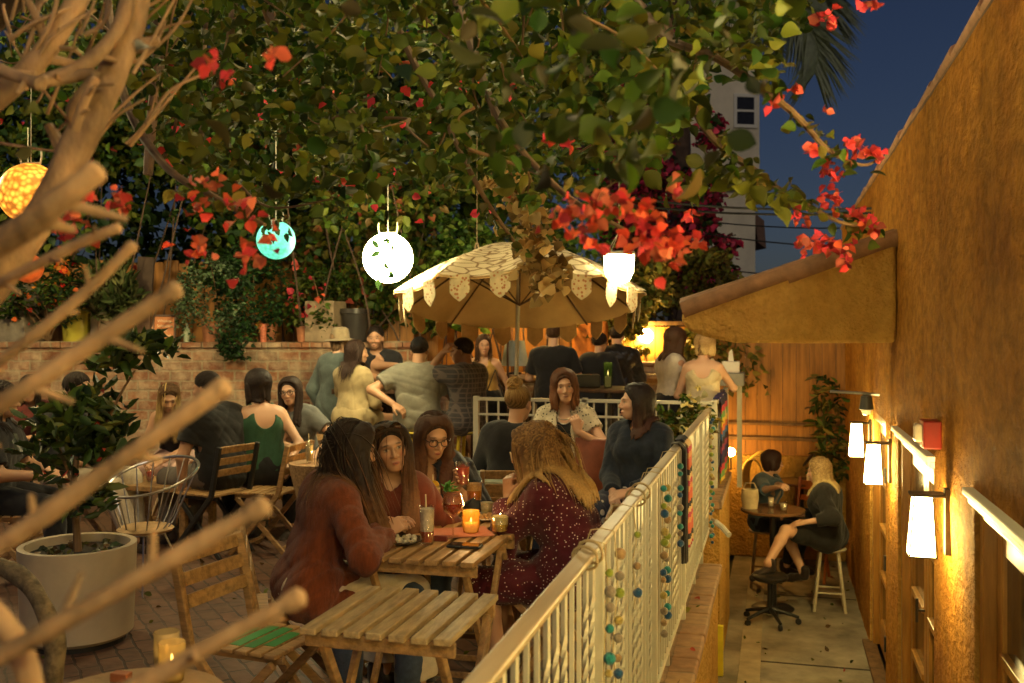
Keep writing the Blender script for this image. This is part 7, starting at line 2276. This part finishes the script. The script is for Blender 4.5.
# ------------------------------------------------------------------ the guests
SH = .45 + .095       # pelvis height on a chair
BLACK = fabric('black', (.016, .016, .018)); NAVY = fabric('dark denim', (.03, .04, .065), var=.3, scale=30); JEAN = fabric('jeans', (.05, .07, .11), var=.3, scale=30)
CHAR = fabric('charcoal', (.028, .028, .032)); KHAKI = fabric('khaki', (.40, .31, .16)); SHOE = fabric('dark shoe', (.03, .02, .015), .5)


def here(px, d, pel, z=HP):
    return WZ(px, d, z)


def loc_of(base, face, p):
    """world point -> the person's local frame"""
    v = Vector(p) - Vector(base); a = -R(face); return (v.x * math.cos(a) - v.y * math.sin(a), v.x * math.sin(a) + v.y * math.cos(a), v.z)


DK = (.022, .013, .009); BR = (.075, .036, .016); LB = (.28, .15, .055); BL = (.42, .27, .11)

# P: woman in rust sweater, left of the main table, back to us, leaning over the table
b = WZ(309, 4.42, HP); f = CF(-62)
P_ = person('woman in rust sweater with long dark hair leaning over the table, back turned', b, f, dict(
    pel=SH, lean=20, side=3, head=(-4, 14, 0), tone='tan', res=.0058, s=1.02, fat=.92,
    rh=loc_of(b, f, on_table(383, 545) + Vector((0, 0, .05))), re=(.8, -.2, -.6), rd=(.25, .75, .45), rn=(-.6, .2, -.5), rc=1.15,
    lh=loc_of(b, f, on_table(392, 523) + Vector((0, 0, .02))), le=(-.8, -.2, -.6), lc=.5,
    rf=(.14, .46, .09), lf=(-.14, .40, .09),
    wear=[dict(k='pants', m=fabric('cream trousers', (.55, .46, .32)), len=1.9, loose=.02, flare=.03), dict(k='top', name='sweater', m=fabric('rust knit', (.15, .036, .011), .95, .3, 18, .6, 120, stretch=(3, 3, .4)), sleeve=1.86, loose=.012, sl_loose=1.5, cuff=.95, neck='crew', wr=1.7, hem=.16), dict(k='shoes', m=SHOE)],
    hair=dict(style='long', len=.56, col=DK, tip=(.14, .06, .02), tipat=.45, n=420, w=.011, drift=(.32, .46, 0), seed=2, wave=.05, vol=.016, clear=.009)))
# O: woman facing us with sunglasses on her hair
b = WZ(378, 4.85, HP); f = CF(-172)
O_ = person('woman with sunglasses on her hair leaning in and facing the camera', b, f, dict(
    pel=SH - .02, lean=18, side=-10, head=(10, -2, 12), tone='tan', res=.0055, lip=(.42, .10, .07), gaze=0,
    rh=loc_of(b, f, on_table(378, 540) + Vector((0, .1, .04))), lh=loc_of(b, f, on_table(405, 525) + Vector((0, 0, .02))), lc=.6,
    wear=[dict(k='pants', m=JEAN), dict(k='top', m=fabric('dark rust blouse', (.13, .03, .016)), sleeve=1.7, neck='v', loose=.02, wr=1.3), dict(k='shoes', m=SHOE)],
    hair=dict(style='long', len=.52, col=DK, tip=(.13, .055, .02), n=380, w=.010, drift=(.0, .22, 0), seed=15, wave=.12, vol=.013)))
hh = lambda I, v: I['hc'] + I['H'] @ (np.array(v) * I['hs'])
sgm = MB()
for sx in (1, -1):
    sgm.add([tuple(hh(O_, (sx * .036 + .030 * math.cos(t), .070 + .012 * math.sin(t), .098 + .022 * math.sin(t)))) for t in np.linspace(0, 2 * PI, 15)[:-1]] + [tuple(hh(O_, (sx * .036, .082, .102)))], [(i, (i + 1) % 14, 14) for i in range(14)])
    sgm.tube([hh(O_, (sx * .066, .064, .098)), hh(O_, (sx * .086, .0, .06)), hh(O_, (sx * .084, -.03, .03))], .003, 6)
sgm.tube([hh(O_, (-.012, .078, .10)), hh(O_, (.012, .078, .10))], .004, 6)
o = sgm.build('sunglasses', mat('brown sunglass lens', (.03, .018, .012), .06, .2, 5, spec=.8), O_['root'])
o.modifiers.new('thick', 'SOLIDIFY').thickness = .003

# N: woman in glasses drinking
b = WZ(434, 5.42, HP); f = CF(168)
hand = W(458, 481, 5.08)
N_ = person('woman in dark glasses and black jacket drinking a red cocktail', b, f, dict(
    pel=SH - .01, lean=20, side=-4, head=(35, 16, 0), tone='tan', res=.0055, glasses='dark', lip=(.40, .09, .07),
    lh=loc_of(b, f, hand + Vector((-.03, .03, -.03))), le=(-.6, .1, -.8), ld=loc_of(Vector((0, 0, 0)), f, (.55, -.35, .45)), ln=(.7, .6, .0), lc=.9,
    rh=loc_of(b, f, on_table(415, 520) + Vector((0, .05, .03))), rc=.5,
    wear=[dict(k='pants', m=JEAN), dict(k='top', m=fabric('tan tee', (.32, .22, .13)), sleeve=.4, neck='scoop', loose=.008), dict(k='jacket', m=fabric('black leather jacket', (.022, .023, .027), .42, .3, 9, .4, 40), sleeve=1.6, loose=.024, open=True, wr=2.0), dict(k='shoes', m=SHOE)],
    hair=dict(style='long', len=.40, col=(.05, .022, .012), tip=(.10, .04, .018), n=360, w=.010, seed=8, wave=.15, drift=(0, -.05, 0), part=.03)))
tumbler(hand + Vector((.035, -.03, -.02)), 'red drink held to her lips by the woman in glasses', .036, .12, (.50, .09, .05), .8, False, name='short_tumbler')

# Q: woman in polka dot dress, back to us
b = WZ(580, 4.72, HP); f = CF(66)
hnd = W(508, 497, 4.92)
Q_ = person('woman in maroon dotted dress with highlighted hair, elbow on the table, back turned', b, f, dict(
    pel=SH - .02, lean=28, side=0, head=(12, 14, 0), tone='tan', res=.0055, glasses='pale', s=1.0, fat=1.08,
    lh=loc_of(b, f, hnd), le=(-.7, .1, -1.0), ld=(.25, .1, .95), ln=(.75, -.3, 0), lc=.9,
    rh=loc_of(b, f, hnd + Vector((.03, .08, -.02))), re=(.8, .2, -.9), rd=(-.2, .2, .95), rn=(-.7, -.2, 0), rc=.9,
    lf=(-.16, .34, .09), rf=(.08, .42, .09), lk=(-.3, 1, .5),
    wear=[dict(k='dress', m=dots_mat('maroon dotted crepe', (.075, .008, .014), (.62, .50, .42), 58, .17), sleeve=1.75, loose=.026, sl_loose=1.1, cuff=.95, hem=.45, wr=1.5), dict(k='shoes', m=SHOE)],
    hair=dict(style='long', len=.44, col=(.10, .045, .018), tip=(.32, .19, .065), tipat=.3, n=480, w=.0095, drift=(.05, -.42, .0), seed=12, wave=.22, streak=(.34, .20, .07), vol=.014, clear=.024)))

# K: woman with blonde bun, back to us
b = WZ(509, 6.55, HP); f = CF(-8)
K_ = person('woman with messy blonde bun and charcoal top seen from behind', b, f, dict(
    pel=SH + .01, lean=6, side=6, head=(-22, 6, 0), tone='light', res=.0065, s=1.03, male=False,
    rh=(.16, .36, .70), lh=(-.16, .36, .70),
    wear=[dict(k='pants', m=NAVY), dict(k='top', m=CHAR, sleeve=1.0, loose=.015, hem=.12), dict(k='shoes', m=SHOE)],
    hair=dict(style='bun', len=.1, col=(.26, .15, .055), tip=(.45, .30, .12), tipat=.1, n=260, w=.009, target=(0, -.075, .125), bun=.046, seed=4, steps=10)))
# L: woman with necklaces
b = WZ(566, 7.75, HP); f = CF(172)
hn = W(576, 452, 7.5)
L_p = person('woman with silver necklaces and crochet sleeves looking at the camera', b, f, dict(
    pel=SH + .02, lean=6, head=(8, -2, 5), tone='light', res=.0062, s=1.08,
    lh=loc_of(b, f, W(578, 432, 7.45)), le=(-.8, .2, -.8), ld=(.2, .1, .9), ln=(.3, -.9, 0), lc=1.0, rh=(.15, .38, .70),
    wear=[dict(k='top', m=BLACK, sleeve=.3, neck='scoop', loose=.008), dict(k='jacket', name='crochet_vest', m=dots_mat('crochet lace', (.50, .44, .32), (.03, .03, .03), 40, .24), sleeve=.45, loose=.016, open=True), dict(k='pants', m=BLACK), dict(k='shoes', m=SHOE)],
    hair=dict(style='bob', len=.25, col=(.09, .036, .016), tip=(.17, .07, .03), n=320, w=.010, seed=3, wave=.55, vol=.024, part=.02)))
nm = MB()
for k, dr in enumerate((.05, .085)):
    c = L_p['nb']; T_ = L_p['T']
    pts = [c + T_ @ A(.066 * math.cos(t), .045 + .045 * math.sin(t) + .02 * (1 - abs(math.cos(t))), -.005 - dr * max(0, math.sin(t))) for t in np.linspace(-.2, PI + .2, 16)]
    nm.tube([p + np.array([0, .045, .0]) * max(0, math.sin(t)) for p, t in zip(pts, np.linspace(-.2, PI + .2, 16))], .0035, 6)
nm.build('necklace', STEEL, L_p['root'])
# M: woman in denim shirt, profile to the left
b = WZ(640, 6.75, HP); f = CF(148)
M_ = person('dark haired woman in dark denim shirt looking left, hands in her lap', b, f, dict(
    pel=SH, lean=2, head=(-52, -2, 0), tone='light', res=.0058, s=1.03, lip=(.40, .10, .08),
    lh=(-.04, .27, .63), rh=(.06, .29, .61), rc=.7, lc=.7,
    wear=[dict(k='pants', m=dots_mat('navy floral', (.02, .025, .05), (.42, .38, .32), 16, .30), loose=.03, flare=.04), dict(k='top', m=fabric('indigo denim shirt', (.014, .020, .034), .8, .35, 20), sleeve=1.85, loose=.020, collar=True, neck='v', hem=.08), dict(k='shoes', m=SHOE)],
    hair=dict(style='long', len=.34, col=(.016, .010, .008), tip=(.05, .02, .012), n=320, w=.010, seed=7, wave=.12, over=.045, drift=(0, -.1, 0), part=-.02)))

# left group by the brick wall
b = WZ(222, 7.72, HP); f = CF(58)
person('man in black tee with leopard side panel, arm on his knee', b, f, dict(
    pel=SH + .02, lean=16, head=(18, 8, 0), tone='tan', male=True, res=.0075, s=1.08,
    lh=loc_of(b, f, W(182, 490, 7.6)), le=(-.6, 0, -.9), rh=(.2, .45, .62),
    wear=[dict(k='pants', m=fabric('grey trousers', (.16, .14, .12))), dict(k='top', m=[BLACK][0], sleeve=.62, loose=.022), dict(k='shoes', m=SHOE)],
    hair=dict(style='short', len=.035, col=DK, n=260, w=.008, seed=2)))
b = WZ(262, 7.95, HP); f = CF(30)
person('woman in green tank top with dark hair seen from behind', b, f, dict(
    pel=SH + .02, lean=6, head=(18, 8, 0), tone='light', res=.007, s=1.06, fat=1.12,
    rh=loc_of(b, f, W(290, 462, 7.7)), re=(.7, -.3, -.6), lh=(-.15, .4, .68),
    wear=[dict(k='pants', m=BLACK, high=True), dict(k='top', m=fabric('forest green knit', (.03, .085, .05)), tank=True, loose=.012, strap=.014, lowback=True), dict(k='shoes', m=SHOE)],
    hair=dict(style='long', len=.20, col=(.018, .011, .009), n=300, w=.011, seed=6, wave=.2, vol=.018)))
b = WZ(300, 8.6, HP); f = CF(165)
person('woman with glasses and long dark hair in grey tee leaning on her arms', b, f, dict(
    pel=SH, lean=18, head=(8, 2, 8), tone='light', res=.0065, glasses='dark',
    lh=loc_of(b, f, W(318, 452, 8.2)), rh=loc_of(b, f, W(290, 446, 8.2)), le=(-.9, -.1, -.5),
    wear=[dict(k='pants', m=BLACK), dict(k='top', m=fabric('grey tee', (.13, .135, .13)), sleeve=.6, loose=.018), dict(k='shoes', m=SHOE)],
    hair=dict(style='long', len=.36, col=(.022, .012, .009), n=300, w=.010, seed=9, wave=.08, drift=(0, .28, 0))))
b = WZ(180, 8.7, HP); f = CF(175)
person('blonde woman in black top and pale pink skirt hunched forward', b, f, dict(
    pel=SH, lean=32, head=(25, 24, 0), tone='tan', res=.0085, rh=(.10, .45, .62), lh=(-.05, .48, .60),
    wear=[dict(k='skirt', m=fabric('pale pink cotton', (.55, .36, .30)), hem=.40), dict(k='top', m=BLACK, tank=True, loose=.01), dict(k='shoes', m=SHOE)],
    hair=dict(style='long', len=.42, col=(.10, .05, .02), tip=(.42, .28, .10), tipat=.15, n=240, w=.012, seed=3, drift=(0, .35, 0))))
b = WZ(66, 7.75, HP); f = CF(-95)
person('man in black with beige trousers half hidden by the potted tree', b, f, dict(
    pel=SH + .02, lean=8, head=(-10, 6, 0), tone='tan', male=True, res=.0085, s=1.06, rf=(.14, .62, .09), lf=(-.14, .5, .09),
    wear=[dict(k='pants', m=fabric('beige trousers', (.50, .42, .30)), loose=.026), dict(k='top', m=BLACK, sleeve=1.8, loose=.024), dict(k='shoes', m=SHOE)],
    hair=dict(style='short', len=.05, col=DK, n=200, w=.009, seed=5)))
b = WZ(-6, 6.7, HP); f = CF(-85)
person('person in black at the left edge resting a bare forearm on the lap', b, f, dict(
    pel=SH + .02, lean=2, head=(0, 4, 0), tone='tan', male=True, res=.0085, s=1.04, rh=(.12, .36, .72), lh=(-.08, .38, .70),
    wear=[dict(k='pants', m=BLACK), dict(k='top', m=BLACK, sleeve=.8, loose=.022), dict(k='shoes', m=SHOE)],
    hair=dict(style='long', len=.4, col=DK, n=160, w=.012, seed=5)))
b = WZ(28, 8.9, HP); f = CF(-140)
person('seated guest in dark red shirt behind the potted tree', b, f, dict(
    pel=SH, lean=12, head=(-30, 12, 0), tone='tan', res=.0095, rh=(.1, .36, .75), lh=(-.1, .34, .95),
    wear=[dict(k='pants', m=BLACK), dict(k='top', m=fabric('dark red shirt', (.10, .02, .015)), sleeve=1.7, loose=.02), dict(k='shoes', m=SHOE)],
    hair=dict(style='long', len=.3, col=DK, n=140, w=.012, seed=6)))
slat_chair(WZ(28, 8.9, HP), CF(-140), 'wooden slat chair under the guest in dark red shirt')

# high table group
BS = .74 + .095
b = WZ(352, 9.55, HP); f = CF(-28)
person('woman in beige romper on a bar stool with long dark hair', b, f, dict(
    pel=BS, lean=4, head=(-42, 2, 0), tone='tan', res=.0078, s=1.0, fat=.92, rh=(.10, .30, .93), lh=(-.14, .35, 1.05), rf=(.14, .36, .40), lf=(-.14, .36, .40),
    wear=[dict(k='shorts', m=KHAKI, len=.55, loose=.024, high=True), dict(k='top', name='romper', m=KHAKI, sleeve=1.5, loose=.010, collar=True, wr=1.1), dict(k='shoes', m=SHOE)],
    hair=dict(style='long', len=.40, col=(.03, .015, .010), n=260, w=.011, seed=2, wave=.2, vol=.015, over=.055)))
b = WZ(336, 9.9, HP); f = CF(-40)
person('person in teal grey jacket and pale bucket hat behind the romper woman', b, f, dict(
    pel=.92, sit=False, lean=3, head=(-30, 4, 0), tone='light', res=.0095, s=1.02, hat=True,
    wear=[dict(k='pants', m=BLACK), dict(k='jacket', m=fabric('teal grey jacket', (.10, .13, .12)), sleeve=1.9, loose=.026, hem=.12), dict(k='shoes', m=SHOE)],
    hair=dict(style='bob', len=.12, col=(.2, .12, .06), n=120, w=.012, seed=2)))
b = WZ(377, 10.55, HP); f = CF(172)
person('bearded man in black shirt facing the high table with a glass', b, f, dict(
    pel=BS + .09, lean=4, head=(6, 2, 0), tone='tan', male=True, res=.0075, s=1.06, beard=True,
    rh=loc_of(b, f, W(399, 366, 10.2)), lh=loc_of(b, f, W(372, 376, 10.2)), lc=.9, rf=(.14, .36, .42), lf=(-.14, .36, .42),
    wear=[dict(k='pants', m=BLACK), dict(k='top', m=BLACK, sleeve=.75, loose=.02, neck='v'), dict(k='shoes', m=SHOE)],
    hair=dict(style='short', len=.03, col=DK, n=240, w=.008, seed=9)))
bar_stool(WZ(377, 10.55, HP), .3, 'dark stool under the bearded man', .83, WOODDARK)
b = WZ(418, 9.3, HP); f = CF(-3)
person('man in grey tee and black cap on a stool, back turned', b, f, dict(
    pel=BS, lean=6, head=(-6, 6, 0), tone='tan', male=True, res=.0075, s=1.04, cap=1, fat=1.0,
    lh=loc_of(b, f, W(393, 404, 9.15)), le=(-1, -.2, -.1), rh=(.2, .36, 1.12), rf=(.16, .36, .40), lf=(-.16, .36, .40),
    wear=[dict(k='pants', m=NAVY), dict(k='top', m=fabric('sage grey tee', (.20, .19, .15)), sleeve=.65, loose=.024, hem=.10, wr=1.5), dict(k='shoes', m=SHOE)],
    hair=dict(style='short', len=.03, col=DK, n=160, w=.008, seed=4)))
b = WZ(468, 9.35, HP); f = CF(58)
person('man in dark plaid shirt on a stool turned to the left', b, f, dict(
    pel=BS, lean=4, head=(22, 4, 0), tone='brown', male=True, res=.0075, s=1.03, fat=.95,
    lh=loc_of(b, f, W(443, 353, 9.25)), le=(-.15, .35, -1), rh=(.2, .36, 1.05), rf=(.16, .36, .40), lf=(-.16, .36, .40), lc=1.0,
    wear=[dict(k='pants', m=BLACK), dict(k='top', m=plaid_mat('plaid', (.06, .055, .06), (.20, .16, .14)), sleeve=.7, loose=.024, hem=.10, wr=1.4), dict(k='shoes', m=SHOE)],
    hair=dict(style='short', len=.02, col=DK, n=160, w=.008, seed=4)))
b = WZ(484, 11.2, HP); f = CF(165)
person('woman in yellow tank with brown hair and black bag behind the plaid shirt man', b, f, dict(
    pel=.88, sit=False, lean=3, head=(25, 4, 0), tone='tan', res=.0085, s=1.0,
    rh=(.25, .20, .95),
    wear=[dict(k='skirt', m=BLACK, hem=.5), dict(k='top', m=fabric('yellow cotton', (.42, .25, .06)), tank=True, loose=.01), dict(k='shoes', m=SHOE)],
    hair=dict(style='long', len=.28, col=BR, n=180, w=.012, seed=2, wave=.2)))
hbg = empty('shoulder_bag', WZ(494, 10.95, HP + .62), 'black shoulder bag at the hip of the yellow tank woman', 'bag')
m = MB(); m.box((0, 0, .14), (.30, .10, .28)); m.build('bag_body', BLACK, hbg, bevel=.04, seg=3); m = MB(); m.tube([(-.13, 0, .26), (0, .05, .62), (.13, 0, .26)], .010, 6); m.build('strap', BLACK, hbg)
b = WZ(553, 11.3, HP); f = CF(-12)
person('man in black tee standing under the parasol, back turned', b, f, dict(
    pel=.96, sit=False, lean=2, head=(10, 4, 0), tone='light', male=True, res=.009, s=1.04, fat=.95, rh=(.20, .26, 1.10), lh=(-.18, .30, 1.12),
    wear=[dict(k='pants', m=BLACK), dict(k='top', m=BLACK, sleeve=.75, loose=.018, hem=.12), dict(k='shoes', m=SHOE)],
    hair=dict(style='short', len=.03, col=BR, n=160, w=.009, seed=1)))
b = WZ(598, 11.3, HP); f = CF(-30)
person('person in plain black coat between the black tee man and leather jacket', b, f, dict(
    pel=.90, sit=False, lean=2, head=(0, 4, 0), tone='light', res=.0095, s=1.0,
    wear=[dict(k='pants', m=BLACK), dict(k='jacket', m=BLACK, sleeve=1.9, loose=.03, hem=.15), dict(k='shoes', m=SHOE)],
    hair=dict(style='short', len=.05, col=DK, n=120, w=.011, seed=2)))
b = WZ(617, 11.6, HP); f = CF(8)
person('man in shiny black leather jacket standing at the bar, back turned', b, f, dict(
    pel=.96, sit=False, lean=1, head=(-18, 4, 0), tone='light', male=True, res=.008, s=1.02, fat=.95, rh=(.22, .15, .92), lh=(-.22, .12, .92),
    wear=[dict(k='pants', m=BLACK), dict(k='jacket', m=fabric('black leather', (.022, .019, .016), .3, .3, 6, .35, 30), sleeve=1.92, loose=.018, hem=.12, wr=1.5, collar=True), dict(k='shoes', m=SHOE)],
    hair=dict(style='short', len=.025, col=DK, n=160, w=.008, seed=6)))
b = WZ(671, 9.9, HP); f = CF(-68)
person('woman in white sleeveless top and black skirt with crossed arms', b, f, dict(
    pel=.92, sit=False, lean=2, head=(6, 8, 0), tone='tan', res=.0068, s=1.04,
    rh=(-.10, .20, 1.18), re=(.8, .1, -.6), lh=(.10, .22, 1.14), le=(-.8, .1, -.6),
    wear=[dict(k='skirt', m=BLACK, hem=.75, high=True), dict(k='top', m=fabric('white ribbed knit', (.60, .53, .42)), sleeve=.0, loose=.014), dict(k='shoes', m=SHOE)],
    hair=dict(style='long', len=.30, col=(.06, .028, .013), n=260, w=.010, seed=2, drift=(0, -.2, 0))))
b = WZ(703, 9.55, HP); f = CF(-14)
person('blonde woman in cream slip dress leaning on the grey ledge, back turned', b, f, dict(
    pel=.90, sit=False, lean=5, head=(-30, 10, 0), tone='light', res=.0068, s=1.0,
    rh=loc_of(b, f, W(722, 374, 9.85)), re=(.7, -.3, -.9), lh=(-.12, .25, 1.02),
    wear=[dict(k='dress', m=fabric('cream satin', (.55, .45, .27), .4, .12), tank=True, lowback=True, loose=.012, hem=.6, strap=.012, wr=1.4), dict(k='shoes', m=SHOE)],
    hair=dict(style='bob', len=.13, col=(.30, .18, .07), tip=(.48, .33, .14), n=240, w=.010, seed=6, wave=.1)))

# alley pair
b = WZ(829, 9.75, 0); f = CF(52)
person('blonde woman in black dress on the white stool with crossed legs', b, f, dict(
    pel=.60 + .10, lean=8, head=(14, 8, 0), tone='light', res=.0062, s=1.03,
    lh=loc_of(b, f, W(806, 522, 9.5)), rh=(.12, .40, .86),
    lf=loc_of(b, f, W(768, 563, 9.35)), lk=(-.2, .9, 1.3), rf=loc_of(b, f, W(802, 570, 9.7)), rk=(.3, 1, .5), lt=loc_of(Vector((0, 0, 0)), f, (-.75, -.55, -.35)),
    wear=[dict(k='dress', m=fabric('black crepe', (.016, .015, .014)), sleeve=1.6, loose=.024, hem=.30, wr=1.3), dict(k='shoes', m=SHOE)],
    hair=dict(style='long', len=.36, col=(.20, .115, .045), over=.05, tip=(.52, .38, .17), tipat=.3, n=340, w=.0095, seed=2, wave=.06, streak=(.5, .36, .16))))
b = WZ(764, 10.6, 0); f = CF(-128)
person('dark bobbed woman in denim jacket across the alley table', b, f, dict(
    pel=.60 + .10, lean=8, head=(28, 4, 0), tone='light', res=.0065, s=1.0,
    rh=loc_of(b, f, W(778, 487, 9.95)), lh=loc_of(b, f, W(788, 488, 9.95)), rf=(.12, .30, .30), lf=(-.12, .30, .30),
    wear=[dict(k='pants', m=BLACK), dict(k='top', m=fabric('tan blouse', (.30, .20, .12)), sleeve=.3, neck='v', loose=.008), dict(k='jacket', m=fabric('blue denim', (.06, .085, .11)), sleeve=1.0, loose=.022, open=True), dict(k='shoes', m=SHOE)],
    hair=dict(style='bob', len=.12, col=(.03, .012, .008), n=240, w=.010, seed=6, fringe=1.2)))
